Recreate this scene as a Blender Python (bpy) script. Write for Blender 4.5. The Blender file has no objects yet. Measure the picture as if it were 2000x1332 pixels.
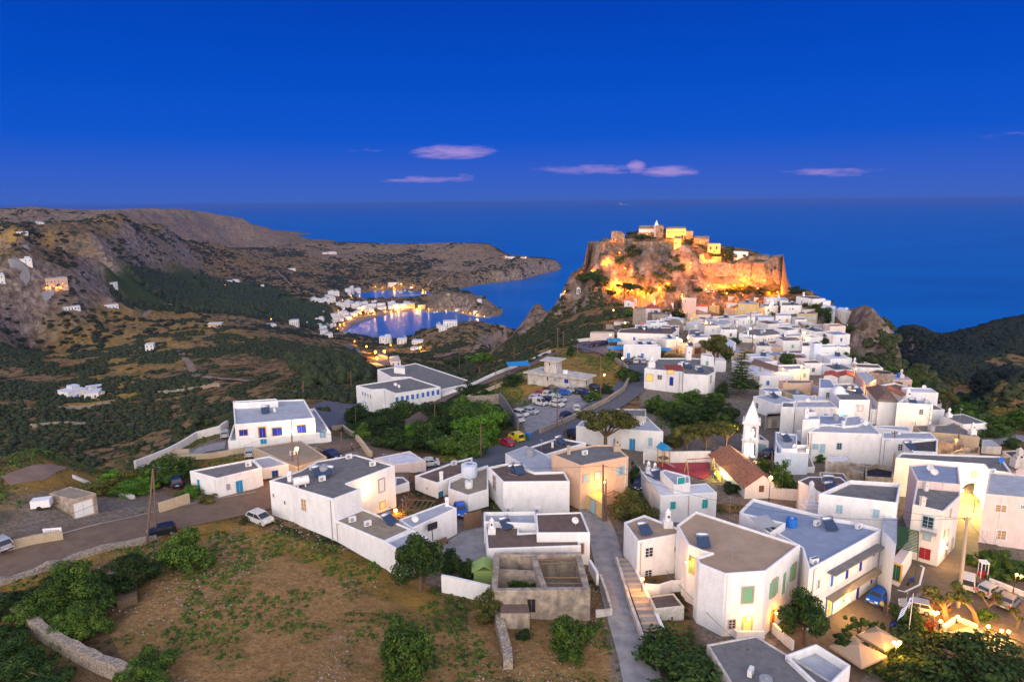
import bpy,bmesh,math,random
import numpy as np
from mathutils import Vector,Matrix
random.seed(7);rng=np.random.RandomState(7)
C=bpy.context.scene
COL=C.collection
rad=math.radians
# ------------------------------------------------------------------ camera
H=235.0 
PITCH,ROLL,FPX=rad(11.53),rad(0.5),1333.33
cr,sr=math.cos(ROLL),math.sin(ROLL)
FWD=np.array([0,math.cos(PITCH),-math.sin(PITCH)])
R0=np.array([1.0,0,0]);U0=np.array([0,math.sin(PITCH),math.cos(PITCH)])
RT=R0*cr-U0*sr;UP=U0*cr+R0*sr
camd=bpy.data.cameras.new('camera');cam=bpy.data.objects.new('camera',camd);COL.objects.link(cam)
cam.matrix_world=Matrix(((RT[0],UP[0],-FWD[0],0),(RT[1],UP[1],-FWD[1],0),(RT[2],UP[2],-FWD[2],H),(0,0,0,1)))
camd.sensor_width=36;camd.lens=24;camd.clip_start=0.5;camd.clip_end=400000
C.camera=cam
C.render.resolution_x,C.render.resolution_y=1024,681
# ------------------------------------------------------------------ dusk sky: blue ahead, afterglow behind the camera
W=bpy.data.worlds.new("World");C.world=W;W.use_nodes=True
SKY_GAIN=1.0
def world():
 nt=W.node_tree;N=nt.nodes;L=nt.links;N.clear()
 out=N.new('ShaderNodeOutputWorld');bg=N.new('ShaderNodeBackground');L.new(bg.outputs[0],out.inputs[0])
 tc=N.new('ShaderNodeTexCoord');sep=N.new('ShaderNodeSeparateXYZ');L.new(tc.outputs['Generated'],sep.inputs[0])
 def math_(op,a,b=None,clamp=False):
  n=N.new('ShaderNodeMath');n.operation=op;n.use_clamp=clamp
  for i,x in enumerate((a,b)):
   if x is None:continue
   if isinstance(x,(int,float)):n.inputs[i].default_value=x
   else:L.new(x,n.inputs[i])
  return n.outputs[0]
 def ramp(x,stops):
  n=N.new('ShaderNodeValToRGB');L.new(x,n.inputs[0]);e=n.color_ramp.elements
  while len(e)<len(stops):e.new(0.5)
  for el,(p,c)in zip(e,stops):el.position=p;el.color=(*c,1)
  return n.outputs[0]
 def mix(f,a,b,t='MIX'):
  n=N.new('ShaderNodeMix');n.data_type='RGBA';n.blend_type=t
  if isinstance(f,(int,float)):n.inputs[0].default_value=f
  else:L.new(f,n.inputs[0])
  for i,x in((6,a),(7,b)):
   if isinstance(x,tuple):n.inputs[i].default_value=(*x,1)
   else:L.new(x,n.inputs[i])
  return n.outputs[2]
 z=sep.outputs['Z'];y=sep.outputs['Y']
 front=ramp(math_('MULTIPLY',z,1.0,True),[(0.0,(0.050,0.130,0.52)),(0.03,(0.036,0.116,0.56)),(0.085,(0.004,0.092,0.60)),
  (0.16,(0.000,0.074,0.56)),(0.30,(0.000,0.044,0.43)),(0.45,(0.03,0.10,0.50)),(1.0,(0.5,0.55,0.8))])
 mp=N.new('ShaderNodeMapping');L.new(tc.outputs['Generated'],mp.inputs[0]);mp.inputs['Scale'].default_value=(16.0,16.0,90.0)
 nz=N.new('ShaderNodeTexNoise');L.new(mp.outputs[0],nz.inputs[0]);nz.inputs['Scale'].default_value=1.6;nz.inputs['Detail'].default_value=8;nz.inputs['Roughness'].default_value=0.6
 yy=math_('MAXIMUM',y,0.05);gx=math_('DIVIDE',sep.outputs['X'],yy);gz_=math_('DIVIDE',z,yy);acc=None
 for u,v,ru,rv,s in((890,302,95,17,1.0),(845,352,120,9,.55),(915,348,30,9,.6),(1160,334,130,12,.6),(1238,330,24,15,1.0),(1300,338,68,14,.9),(1620,339,130,12,.55),(1700,345,60,8,.4),(1955,274,90,12,.25),(730,300,60,10,.2),(1560,345,60,6,.3)):
  q=((u-1000)/1333.3,(394-(u-1000)*.0087-v)/1333.3);a=math_('DIVIDE',math_('SUBTRACT',gx,q[0]),ru/1333.3);b=math_('DIVIDE',math_('SUBTRACT',gz_,q[1]),rv/1333.3)
  m=math_('MULTIPLY',math_('SUBTRACT',1.0,math_('ADD',math_('MULTIPLY',a,a),math_('MULTIPLY',b,b)),True),s);acc=m if acc is None else math_('MAXIMUM',acc,m)
 dens=math_('MULTIPLY',math_('ADD',math_('MULTIPLY',acc,1.25),math_('MULTIPLY',math_('SUBTRACT',nz.outputs[0],0.62),2.2),True),math_('MULTIPLY',acc,3.0,True),True)
 f2=mix(math_('MULTIPLY',dens,0.95),front,(0.36,0.27,0.66))
 glow=ramp(math_('MULTIPLY',z,1.0,True),[(0.0,(3.2,2.4,2.05)),(0.18,(3.45,2.85,2.55)),(0.5,(2.4,2.3,2.35)),(0.85,(0.95,0.97,1.15)),(1.0,(0.5,0.55,0.8))])
 gf=ramp(math_('ADD',math_('MULTIPLY',y,-0.5),0.5),[(0.0,(0,0,0)),(0.42,(0,0,0)),(0.78,(1,1,1)),(1,(1,1,1))])
 sky=N.new('ShaderNodeTexSky');sky.sky_type='NISHITA';sky.sun_disc=False;sky.sun_elevation=rad(1.0);sky.sun_rotation=rad(190)
 tot=mix(gf,f2,glow)
 tot=mix(0.001,tot,sky.outputs[0],'ADD')
 L.new(tot,bg.inputs['Color']);bg.inputs['Strength'].default_value=SKY_GAIN
world()
# ------------------------------------------------------------------ last light: one weak, very soft sun from the west
sund=bpy.data.lights.new('sun','SUN');sun=bpy.data.objects.new('sun',sund);COL.objects.link(sun)
sund.energy=0.7;sund.angle=rad(35);sund.color=(1.0,0.88,0.80)
sun.rotation_euler=(rad(72),0,rad(-12))
C.view_settings.view_transform='Standard';C.view_settings.look='None';C.view_settings.exposure=0.0;C.view_settings.gamma=1
C.render.engine='CYCLES';C.cycles.use_denoising=True;C.cycles.max_bounces=4;C.cycles.diffuse_bounces=2;C.cycles.glossy_bounces=2
C.cycles.transmission_bounces=2;C.cycles.transparent_max_bounces=4;C.cycles.sample_clamp_indirect=3.0;C.cycles.caustics_reflective=False
C.cycles.use_light_tree=True
# ------------------------------------------------------------------ lens maths: a photo pixel is a ray, a ray plus a height is a place
CAM=np.array([0,0,H])
def ray(u,v):
 d=FWD*FPX+RT*(u-1000.0)-UP*(v-666.0)
 return d/np.linalg.norm(d)
def at_z(u,v,z):
 d=ray(u,v);return CAM+d*((z-H)/d[2])
def at_R(u,v,R):
 d=ray(u,v);return CAM+d*(R/math.hypot(d[0],d[1]))
def proj(p):
 q=np.asarray(p,float)-CAM;f=q@FWD
 return 1000+FPX*(q@RT)/f,666-FPX*(q@UP)/f
# ------------------------------------------------------------------ materials
MATS={}
def mat(name,col,rough=0.85,noise=None,bump=0.0,metal=0.0,emit=None,scale=3.0,spec=0.3,col2=None,stain=0.0,rnd=0.0):
 if name in MATS:return MATS[name]
 m=bpy.data.materials.new(name);m.use_nodes=True;nt=m.node_tree;N=nt.nodes;L=nt.links;b=N['Principled BSDF']
 b.inputs['Base Color'].default_value=(*col,1);b.inputs['Roughness'].default_value=rough;b.inputs['Metallic'].default_value=metal
 b.inputs['Specular IOR Level'].default_value=spec
 if emit:b.inputs['Emission Color'].default_value=(*emit[0],1);b.inputs['Emission Strength'].default_value=emit[1]
 if noise or bump or col2:
  g=N.new('ShaderNodeNewGeometry');nz=N.new('ShaderNodeTexNoise');L.new(g.outputs['Position'],nz.inputs['Vector'])
  nz.inputs['Scale'].default_value=scale;nz.inputs['Detail'].default_value=6;nz.inputs['Roughness'].default_value=0.65
  c2=col2 or tuple(max(0,c*(1-(noise or 0)))for c in col)
  r=N.new('ShaderNodeValToRGB');L.new(nz.outputs[0],r.inputs[0]);r.color_ramp.elements[0].position=0.36;r.color_ramp.elements[1].position=0.66
  r.color_ramp.elements[0].color=(*c2,1);r.color_ramp.elements[1].color=(*col,1);last=r.outputs[0]
  if stain:
   mp=N.new('ShaderNodeMapping');L.new(g.outputs['Position'],mp.inputs[0]);mp.inputs['Scale'].default_value=(.7,.7,0.30)
   n2=N.new('ShaderNodeTexNoise');L.new(mp.outputs[0],n2.inputs[0]);n2.inputs['Scale'].default_value=1.5;n2.inputs['Detail'].default_value=5
   r2=N.new('ShaderNodeValToRGB');L.new(n2.outputs[0],r2.inputs[0]);r2.color_ramp.elements[0].position=0.30;r2.color_ramp.elements[1].position=0.58
   r2.color_ramp.elements[0].color=(1-stain,1-stain*1.08,1-stain*1.2,1);r2.color_ramp.elements[1].color=(1,1,1,1)
   mx=N.new('ShaderNodeMix');mx.data_type='RGBA';mx.blend_type='MULTIPLY';mx.inputs[0].default_value=1
   L.new(last,mx.inputs[6]);L.new(r2.outputs[0],mx.inputs[7]);last=mx.outputs[2]
  if rnd:
   oi=N.new('ShaderNodeObjectInfo');hs=N.new('ShaderNodeHueSaturation');ma=N.new('ShaderNodeMapRange')
   L.new(oi.outputs['Random'],ma.inputs[0]);ma.inputs[3].default_value=1-rnd;ma.inputs[4].default_value=1+rnd
   L.new(ma.outputs[0],hs.inputs['Value']);L.new(last,hs.inputs['Color']);last=hs.outputs[0]
  L.new(last,b.inputs['Base Color'])
  if bump:
   bp=N.new('ShaderNodeBump');bp.inputs['Strength'].default_value=bump;bp.inputs['Distance'].default_value=0.1
   L.new(nz.outputs[0],bp.inputs['Height']);L.new(bp.outputs[0],b.inputs['Normal'])
 MATS[name]=m;return m
PL=dict(rough=0.9,spec=0.1,stain=0.11,bump=0.2)
mat('white',(0.80,0.79,0.79),noise=0.10,**PL)
mat('offwhite',(0.72,0.68,0.65),noise=0.14,**PL)
mat('bluewhite',(0.66,0.72,0.82),noise=0.10,**PL)
mat('dirty',(0.62,0.58,0.53),noise=0.30,rough=.9,spec=.1,stain=.35,bump=.3)
mat('pink',(0.72,0.50,0.43),noise=0.12,**PL)
mat('palepink',(0.74,0.60,0.56),noise=0.12,**PL)
mat('orange',(0.66,0.45,0.32),noise=0.12,**PL)
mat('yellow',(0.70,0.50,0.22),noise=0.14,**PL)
mat('tan',(0.52,0.42,0.29),noise=0.18,**PL)
mat('darkpink',(0.50,0.25,0.24),noise=0.15,**PL)
mat('stone',(0.42,0.34,0.26),col2=(0.17,0.14,0.11),rough=.95,spec=.1,bump=.9,scale=1.6)
mat('stone_near',(0.44,0.38,0.31),col2=(0.15,0.12,0.10),rough=.95,spec=.1,bump=.9,scale=4.0)
mat('ruin',(0.46,0.38,0.29),col2=(0.22,0.19,0.17),rough=.95,spec=.1,bump=.7,scale=1.1,stain=.3)
RF=dict(rough=0.9,spec=0.15,bump=0.12)
mat('r_grey',(0.19,0.185,0.185),noise=0.30,scale=.9,**RF)
mat('r_dark',(0.085,0.08,0.082),noise=0.35,scale=.9,**RF)
mat('r_brown',(0.17,0.12,0.10),noise=0.30,scale=.9,**RF)
mat('r_light',(0.40,0.42,0.47),noise=0.22,scale=.8,**RF)
mat('r_blue',(0.26,0.31,0.42),noise=0.18,scale=.8,**RF)
mat('r_white',(0.60,0.62,0.68),noise=0.20,scale=.8,**RF)
mat('r_tan',(0.42,0.30,0.21),noise=0.22,scale=.5,**RF)
mat('r_sand',(0.30,0.25,0.19),noise=0.25,scale=.9,**RF)
def tile_mat(name,c1,c2,sc=1.0):
 m=bpy.data.materials.new(name);m.use_nodes=True;nt=m.node_tree;N=nt.nodes;L=nt.links;b=N['Principled BSDF']
 b.inputs['Roughness'].default_value=0.85
 tc=N.new('ShaderNodeTexCoord');wv=N.new('ShaderNodeTexWave');L.new(tc.outputs['UV'],wv.inputs[0]);wv.inputs['Scale'].default_value=1.1*sc;wv.bands_direction='X'
 nz=N.new('ShaderNodeTexNoise');nz.inputs['Scale'].default_value=2.5;nz.inputs['Detail'].default_value=7;g=N.new('ShaderNodeNewGeometry');L.new(g.outputs['Position'],nz.inputs[0])
 r=N.new('ShaderNodeValToRGB');L.new(nz.outputs[0],r.inputs[0]);r.color_ramp.elements[0].position=.35;r.color_ramp.elements[1].position=.65
 r.color_ramp.elements[0].color=(*c2,1);r.color_ramp.elements[1].color=(*c1,1)
 mx=N.new('ShaderNodeMix');mx.data_type='RGBA';mx.blend_type='MULTIPLY';mx.inputs[0].default_value=.55;L.new(r.outputs[0],mx.inputs[6]);L.new(wv.outputs[0],mx.inputs[7])
 L.new(mx.outputs[2],b.inputs['Base Color']);bp=N.new('ShaderNodeBump');bp.inputs['Strength'].default_value=.6;L.new(wv.outputs[0],bp.inputs['Height']);L.new(bp.outputs[0],b.inputs['Normal'])
 MATS[name]=m
tile_mat('tiles',(0.52,0.22,0.13),(0.30,0.12,0.07));tile_mat('tiles_old',(0.30,0.17,0.11),(0.12,0.08,0.06));tile_mat('tiles_red',(0.50,0.10,0.06),(0.32,0.07,0.045))
tile_mat('tiles_tan',(0.48,0.34,0.20),(0.28,0.20,0.12))
for n_,c_ in dict(p_blue=(0.02,0.16,0.55),p_navy=(0.015,0.03,0.30),p_green=(0.20,0.42,0.25),p_teal=(0.02,0.33,0.33),p_paleblue=(0.30,0.48,0.58),
    p_brown=(0.20,0.09,0.045),p_red=(0.30,0.02,0.025),p_sky=(0.03,0.25,0.48),p_darkgreen=(0.02,0.09,0.05),p_grey=(0.32,0.33,0.36),p_white=(0.75,0.75,0.75),
    trim_stone=(0.42,0.33,0.25),trim_pink=(0.60,0.30,0.24),trim_yellow=(0.60,0.33,0.05),black=(0.02,0.02,0.022),wood=(0.20,0.12,0.07),pole=(0.16,0.10,0.07),
    lime=(0.30,0.42,0.12),fabric=(0.40,0.29,0.19),canvas_blue=(0.02,0.22,0.50)).items():
 mat(n_,c_,rough=.6,noise=.12)
mat('glass',(0.03,0.035,0.05),rough=.12,spec=.6)
mat('metal',(0.55,0.57,0.60),rough=.35,metal=.8)
mat('panel',(0.03,0.05,0.10),rough=.15,spec=.6)
mat('lit',(0.3,0.2,0.08),emit=((1.0,0.40,0.06),1.3));mat('litdim',(0.2,0.12,0.06),emit=((1.0,0.45,0.12),0.28))
mat('bulb',(1,.8,.4),emit=((1.0,0.50,0.10),14));mat('bulb_amber',(1,.5,.1),emit=((1.0,0.28,0.02),9));mat('bulb_white',(1,.9,.6),emit=((1.0,0.80,0.42),18))
mat('bulb_red',(1,.02,.02),emit=((1.0,0.02,0.01),6))
# ------------------------------------------------------------------ object helpers
def link(name,me,m=None,parent=None):
 o=bpy.data.objects.new(name,me);COL.objects.link(o)
 if m is not None and me is not None:
  for x in(m if isinstance(m,(list,tuple))else[m]):me.materials.append(MATS[x]if isinstance(x,str)else x)
 if parent is not None:
  o.parent=parent;o.matrix_parent_inverse=Matrix.Translation(-Vector(parent.location))if parent.type=='EMPTY' and False else Matrix.Identity(4)
 return o
def empty(name,loc=(0,0,0),rz=0):
 o=bpy.data.objects.new(name,None);COL.objects.link(o);o.location=loc;o.rotation_euler=(0,0,rz);o.empty_display_size=.5;return o
def tag(o,label,cat,group=None):
 o['label']=label;o['category']=cat
 if group:o['group']=group
 return o
def pym(name,vs,fs,m=None,parent=None,smooth=False):
 me=bpy.data.meshes.new(name);me.from_pydata([tuple(map(float,v))for v in vs],[],fs);me.update()
 if smooth:me.polygons.foreach_set('use_smooth',[True]*len(me.polygons))
 return link(name,me,m,parent)
class MB:
 "collects shapes in local space, builds one mesh"
 def __init__(s):s.v=[];s.f=[];s.m=[]
 def add(s,vs,fs,mi=0):
  n=len(s.v);s.v+=[tuple(map(float,v))for v in vs];s.f+=[tuple(i+n for i in f)for f in fs];s.m+=[mi]*len(fs);return s
 def box(s,c,d,rz=0,mi=0,M=None):
  x,y,z=[k/2 for k in d];ca,sa=math.cos(rz),math.sin(rz);vs=[]
  for dx,dy,dz in((-x,-y,-z),(x,-y,-z),(x,y,-z),(-x,y,-z),(-x,-y,z),(x,-y,z),(x,y,z),(-x,y,z)):
   p=(c[0]+dx*ca-dy*sa,c[1]+dx*sa+dy*ca,c[2]+dz);vs.append(M@Vector(p)if M else p)
  return s.add(vs,[(3,2,1,0),(4,5,6,7),(0,1,5,4),(1,2,6,5),(2,3,7,6),(3,0,4,7)],mi)
 def tube(s,a,b,r0,r1=None,n=8,mi=0,cap=True):
  a=Vector(a);b=Vector(b);r1=r0 if r1 is None else r1;d=(b-a).normalized()
  t=d.orthogonal().normalized();q=d.cross(t);vs=[]
  for P_,r in((a,r0),(b,r1)):
   for i in range(n):an=2*math.pi*i/n;vs.append(P_+t*(r*math.cos(an))+q*(r*math.sin(an)))
  fs=[(i,(i+1)%n,n+(i+1)%n,n+i)for i in range(n)]
  if cap:fs+=[tuple(range(n-1,-1,-1)),tuple(range(n,2*n))]
  return s.add(vs,fs,mi)
 def prism(s,pts,z0,z1,mi=0,cap=True):
  n=len(pts);a=sum(pts[i][0]*pts[(i+1)%n][1]-pts[(i+1)%n][0]*pts[i][1]for i in range(n))
  if a<0:pts=pts[::-1]
  vs=[(p[0],p[1],z0)for p in pts]+[(p[0],p[1],z1)for p in pts]
  fs=[(i,(i+1)%n,n+(i+1)%n,n+i)for i in range(n)]
  if cap:fs+=[tuple(range(n-1,-1,-1)),tuple(range(n,2*n))]
  return s.add(vs,fs,mi)
 def ball(s,c,r,n=8,k=6,mi=0,sz=1.0):
  vs=[(c[0],c[1],c[2]+r*sz)];
  for i in range(1,k):
   a=math.pi*i/k
   for j in range(n):b=2*math.pi*j/n;vs.append((c[0]+r*math.sin(a)*math.cos(b),c[1]+r*math.sin(a)*math.sin(b),c[2]+r*sz*math.cos(a)))
  vs.append((c[0],c[1],c[2]-r*sz));fs=[]
  for j in range(n):fs.append((0,1+j,1+(j+1)%n));fs.append((len(vs)-1,1+(k-2)*n+(j+1)%n,1+(k-2)*n+j))
  for i in range(k-2):
   for j in range(n):a0=1+i*n+j;a1=1+i*n+(j+1)%n;fs.append((a0,a0+n,a1+n,a1))
  return s.add(vs,fs,mi)
 def build(s,name,m,parent=None,smooth=False,off=(0,0,0)):
  me=bpy.data.meshes.new(name);me.from_pydata([(v[0]-off[0],v[1]-off[1],v[2]-off[2])for v in s.v],[],s.f);me.update()
  if isinstance(m,(list,tuple)):me.polygons.foreach_set('material_index',s.m)
  if smooth:me.polygons.foreach_set('use_smooth',[True]*len(me.polygons))
  return link(name,me,m,parent)
# ------------------------------------------------------------------ terrain: heights solved from points of the photo
CP="""
-300 1500 d 47;300 1500 d 48;1000 1500 d 49.5;1700 1500 d 52;2300 1500 d 53;-900 1300 d 46;2900 1300 d 54;1000 3000 d 50;-1500 1100 d 47
300 1000 d 45;510 1010 d 45;100 1090 d 45;0 1130 d 45;-200 1150 d 45;400 1200 d 46;700 1230 d 47.3;0 1250 d 46;200 1332 d 47;600 1100 d 45.7;860 1130 d 47.3
1000 1250 d 48.2;1180 1250 d 48.6;1450 1300 d 50;1250 1000 d 48.5;1200 1100 d 48.5;800 960 d 46.8;950 1040 d 47.4;620 960 d 45.5;640 880 d 46;700 860 d 46.5;1320 1210 d 49.5
1700 1200 d 51;1900 1150 d 51;1850 1100 d 50.6;1950 1300 d 52;1600 1220 d 51;1780 1000 d 50.2;1900 990 d 50.2;2150 1100 d 51.5;2150 1000 d 51.5;1470 1000 d 50;1300 1020 d 49.4
30 925 d 46;200 950 d 46;90 910 d 46;-200 960 d 45;330 960 d 45.5;300 905 d 47;360 880 d 47.5;430 835 d 48;445 880 d 46;640 855 d 46.5;570 900 d 45.5
1000 870 d 48.6;900 900 d 48;1120 830 d 49.2;1180 780 d 49.2;1250 720 d 50;1180 680 d 52;1230 700 d 50.5;1020 800 d 51.2;1060 790 d 51;1120 770 d 50.5;1000 770 d 51.2;930 770 d 52
900 830 d 53.5;800 850 d 53.5;740 860 d 51;840 790 d 54.5;760 830 d 56;700 840 d 54.5;655 800 d 57.5;645 775 d 59;690 762 d 59;720 800 d 59;760 815 d 59;870 775 d 55;960 730 d 54;1070 692 d 54
920 745 d 62;820 800 d 59;1035 757 d 50.6;1150 765 d 50.4;1120 715 d 50.8;1290 860 d 49.6;1400 850 d 49.6;1290 790 d 49.8;1500 880 d 49.6
612 768 d 63;590 778 d 67;402 841 d 53;301 897 d 52;540 790 d 62;470 815 d 58;350 858 d 58
100 890 d 112;300 876 d 110;400 826 d 103;500 785 d 106;600 740 d 100;20 860 d 114;200 850 d 114;330 820 d 112;430 790 d 106;0 780 d 112;170 768 d 116;-300 850 d 114;-500 760 d 112
500 740 d 108;420 745 d 108;200 700 d 128;0 700 d 122;200 640 d 137;350 660 d 135;60 640 d 130;250 610 d 142;400 625 d 145;500 650 d 135;640 700 d 116;600 690 d 120;700 700 d 106;690 680 d 112
560 655 d 140;-300 700 d 120;-300 620 d 128;0 600 d 125
100 560 d 110;140 590 d 135;30 520 R 930;-300 560 R 800;-300 500 R 950;50 490 R 1030;50 468 R 1180;50 442 R 1450;0 442 R 1450;110 438 R 1430;-400 440 R 1450
180 590 R 950;225 585 R 990;130 550 R 950;190 550 R 1030;190 515 R 1110;140 505 R 1090;170 475 R 1230;200 448 R 1370;250 434 R 1480;330 450 R 1780;430 480 R 2100;380 520 R 1750;300 520 R 1430;260 500 R 1350;240 545 R 1130;500 486 R 2400;470 488 R 2200;530 483 R 2600;170 434 R 1500
300 560 R 1280;400 560 R 1500;400 600 R 1180;500 600 R 1250;600 620 R 1350;600 600 R 1480;650 600 R 1500;550 560 R 1650;450 530 R 1850;600 540 R 1950
0 407 R 3600;-500 405 R 3800;100 412 R 3600;200 412 R 3600;300 407 R 3700;370 409 R 3700;400 420 R 3800;440 421 R 3900;470 424 R 4100;490 440 R 4300;540 445 R 4700;450 465 R 3700;400 455 R 3300
300 430 R 3000;200 435 R 2500;550 453 R 4900
560 479 R 2750;620 474 R 2750;700 474 R 2700;800 476 R 2650;880 474 R 2600;955 476 R 2550;975 492 R 2500;1000 503 R 2400;1060 504 R 2350;1095 512 R 2300;1040 520 R 2150
700 520 R 2200;800 520 R 2200;900 520 R 2200;850 500 R 2400;650 520 R 2200;700 550 R 1950;760 545 R 1950;900 540 R 1950;960 530 R 2050;640 560 R 1780;620 585 R 1600
670 562 z 20;700 563 z 14;800 562 z 14;640 600 z 22;620 620 z 22;700 600 z 3;740 602 z 3;790 600 z 3;650 620 z 5;640 640 z 10;600 635 z 25;640 655 z 22
876 573 z 42;900 580 z 34;930 592 z 24;850 590 z 14;950 600 z 12;836 603 z 4;970 606 z 7
690 655 z 45;760 670 z 48;800 658 z 62;850 640 z 80;880 632 z 84;960 645 z 72;1000 655 z 60;940 655 z 75;750 660 z 40;830 690 z 62;740 700 z 88;900 690 z 95;950 680 z 92
880 720 d 112;820 720 d 118;780 735 d 112;950 705 d 99;1000 675 d 90;1050 660 d 80;1090 630 d 70;1020 640 d 88;1050 600 d 80;1100 585 d 67;1130 590 d 65;1150 620 d 62;1120 650 d 62;1140 660 d 56;1000 700 d 70
1180 650 d 54;1200 640 d 54.5;1250 610 d 57;1200 595 d 60;1270 590 d 60;1330 590 d 60;1400 575 d 57;1450 572 d 55.5;1500 575 d 54;1545 575 d 54;1600 590 d 54;1660 620 d 54;1650 640 d 54
1300 650 d 53.5;1400 640 d 53;1500 640 d 53;1600 650 d 53;1300 700 d 51;1400 700 d 51;1500 700 d 51.5;1600 700 d 52;1650 700 d 52;1700 722 d 52.3;1550 750 d 50.5;1700 760 d 51.5;1650 800 d 50.5;1800 770 d 52
1850 790 d 52.5;1800 820 d 51.5;1900 830 d 52;1990 858 d 52;2100 850 d 53;1850 900 d 50.5;1960 900 d 51;1350 800 d 49.8;1380 760 d 50.2;1450 740 d 50.5;1450 820 d 49.8
1107 565 R 468;1115 545 R 462;1150 525 R 455;1170 482 R 460;1195 476 R 478;1240 469 R 480;1290 469 R 485;1350 468 R 485;1380 482 R 480;1410 495 R 470;1440 505 R 455;1480 514 R 445;1535 545 R 440;1550 575 R 440
1340 500 R 450;1300 485 R 462;1240 485 R 458;1210 480 R 455;1200 510 R 440;1260 510 R 440;1310 510 R 440;1220 545 R 428;1280 550 R 425;1240 570 R 418;1300 575 R 412;1180 560 R 425;1200 575 R 420;1150 560 R 440;1130 575 R 445;1330 540 R 425;1360 520 R 432
1690 606 R 345;1665 603 R 350;1720 622 R 330;1740 646 R 310;1700 640 R 300;1750 680 R 260;1800 725 R 225;1820 740 R 215;1830 760 R 205;1780 720 R 225;1720 690 R 255
1880 800 d 56;1930 810 d 62;2000 830 d 57;1950 780 d 82;1880 765 d 90
1850 740 d 118;1900 750 d 119;1980 745 d 118;2100 720 d 118;2000 617 R 880;2100 600 R 900;1960 630 R 860;1900 650 R 830;1860 656 R 830;1830 658 R 820;1780 640 R 760;1760 645 R 740;1800 700 R 560;1900 700 R 620;2000 690 R 640;2300 600 R 900
"""
CPH="""
1000 520 120;1030 560 90;1060 600 40;1100 600 30;1110 520 120;1150 620 40;1200 640 40;1290 640 30;1400 620 30;1500 600 30;1550 560 40;1600 520 60;1650 480 70;1200 530 190;1290 540 200;1400 540 170;1500 520 150
1700 420 90;1740 380 90;1780 340 85;1820 290 90;1850 270 100;1700 700 30;1600 800 10;1500 900 5;1200 900 5;1000 800 5;1900 240 125
100 170 140;0 160 145;200 175 145;-200 170 145;300 190 150;100 230 122;-300 240 122;350 250 125;420 240 135;500 270 130
2000 1100 40;1900 1050 30;1800 950 30;2300 1100 40;450 3000 25;520 3100 15;400 2900 50;540 3300 10;250 2000 120;100 2000 130;0 2000 130;170 1900 125;700 3100 30;850 3000 30;600 3200 25;950 2900 20;300 4600 100;0 4600 90
950 1150 5;850 1150 5;760 1150 8;690 1160 12
"""
pa,pl,pz=[],[],[]
def _add(x,y,z):pa.append(math.atan2(x,y));pl.append(math.log(math.hypot(x,y)));pz.append(z)
for t in CP.replace('\n',';').split(';'):
 t=t.split()
 if len(t)!=4:continue
 u,v,k,a=float(t[0]),float(t[1]),t[2],float(t[3])
 p=at_R(u,v,a)if k=='R' else at_z(u,v,H-a if k=='d' else a);_add(*p)
for t in CPH.replace('\n',';').split(';'):
 t=t.split()
 if len(t)!=3:continue
 u,R,z=map(float,t);d=ray(u,660);a=math.atan2(d[0],d[1]);pa.append(a);pl.append(math.log(R));pz.append(z)
for a,R,z in((-66,60,188),(66,60,183),(-66,200,150),(66,300,120),(-66,600,110),(66,900,100),(-66,1500,170),(-66,4000,180),(-55,9000,60),(66,2000,5)):
 pa.append(rad(a));pl.append(math.log(R));pz.append(z)
pa=np.array(pa);pl=np.array(pl);pz=np.array(pz)
KA=1.6
def _phi(da,dl):return np.sqrt((da*KA)**2+dl**2+0.0006)
A_=_phi(pa[:,None]-pa[None],pl[:,None]-pl[None]);n_=len(pz)
M_=np.zeros((n_+3,n_+3));M_[:n_,:n_]=A_+np.eye(n_)*1e-3;M_[:n_,n_:]=np.c_[np.ones(n_),pa,pl];M_[n_:,:n_]=M_[:n_,n_:].T
w_=np.linalg.solve(M_,np.r_[pz,0,0,0])
def base_z(a,l):
 sh=a.shape;a=a.ravel();l=l.ravel();out=np.empty(a.size)
 for i in range(0,a.size,20000):
  s=slice(i,i+20000);out[s]=_phi(a[s,None]-pa[None],l[s,None]-pl[None])@w_[:n_]
 return(out+w_[n_]+w_[n_+1]*a+w_[n_+2]*l).reshape(sh)
AZ=np.concatenate([np.arange(-66,-39,.6),np.arange(-39,39,.078),np.arange(39,66.1,.6)])*math.pi/180
LR=np.linspace(math.log(24),math.log(8200),900)
GA,GL=np.meshgrid(AZ,LR,indexing='ij')
GR=np.exp(GL);GX=GR*np.sin(GA);GY=GR*np.cos(GA)
ca_=np.linspace(AZ[0],AZ[-1],440);cl_=np.linspace(LR[0],LR[-1],300);QA,QL=np.meshgrid(ca_,cl_,indexing='ij');QZ=base_z(QA,QL)
def bil(Z,fi,fj):
 i=np.clip(fi.astype(int),0,Z.shape[0]-2);j=np.clip(fj.astype(int),0,Z.shape[1]-2);a=fi-i;b=fj-j
 return(Z[i,j]*(1-a)+Z[i+1,j]*a)*(1-b)+(Z[i,j+1]*(1-a)+Z[i+1,j+1]*a)*b
GZ=bil(QZ,(GA-ca_[0])/(ca_[1]-ca_[0]),(GL-cl_[0])/(cl_[1]-cl_[0]))
def hash_(i,j,s):
 h=(i.astype(np.int64)*374761393+j.astype(np.int64)*668265263+s*974634777)&0x7fffffff;h=((h^(h>>13))*1274126177)&0x7fffffff
 return((h^(h>>16))&0xffff)/65535.0
def vnoise(x,y,s=0):
 i=np.floor(x);j=np.floor(y);a=x-i;b=y-j;a=a*a*a*(a*(a*6-15)+10);b=b*b*b*(b*(b*6-15)+10)
 return((hash_(i,j,s)*(1-a)+hash_(i+1,j,s)*a)*(1-b)+(hash_(i,j+1,s)*(1-a)+hash_(i+1,j+1,s)*a)*b)*2-1
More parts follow.
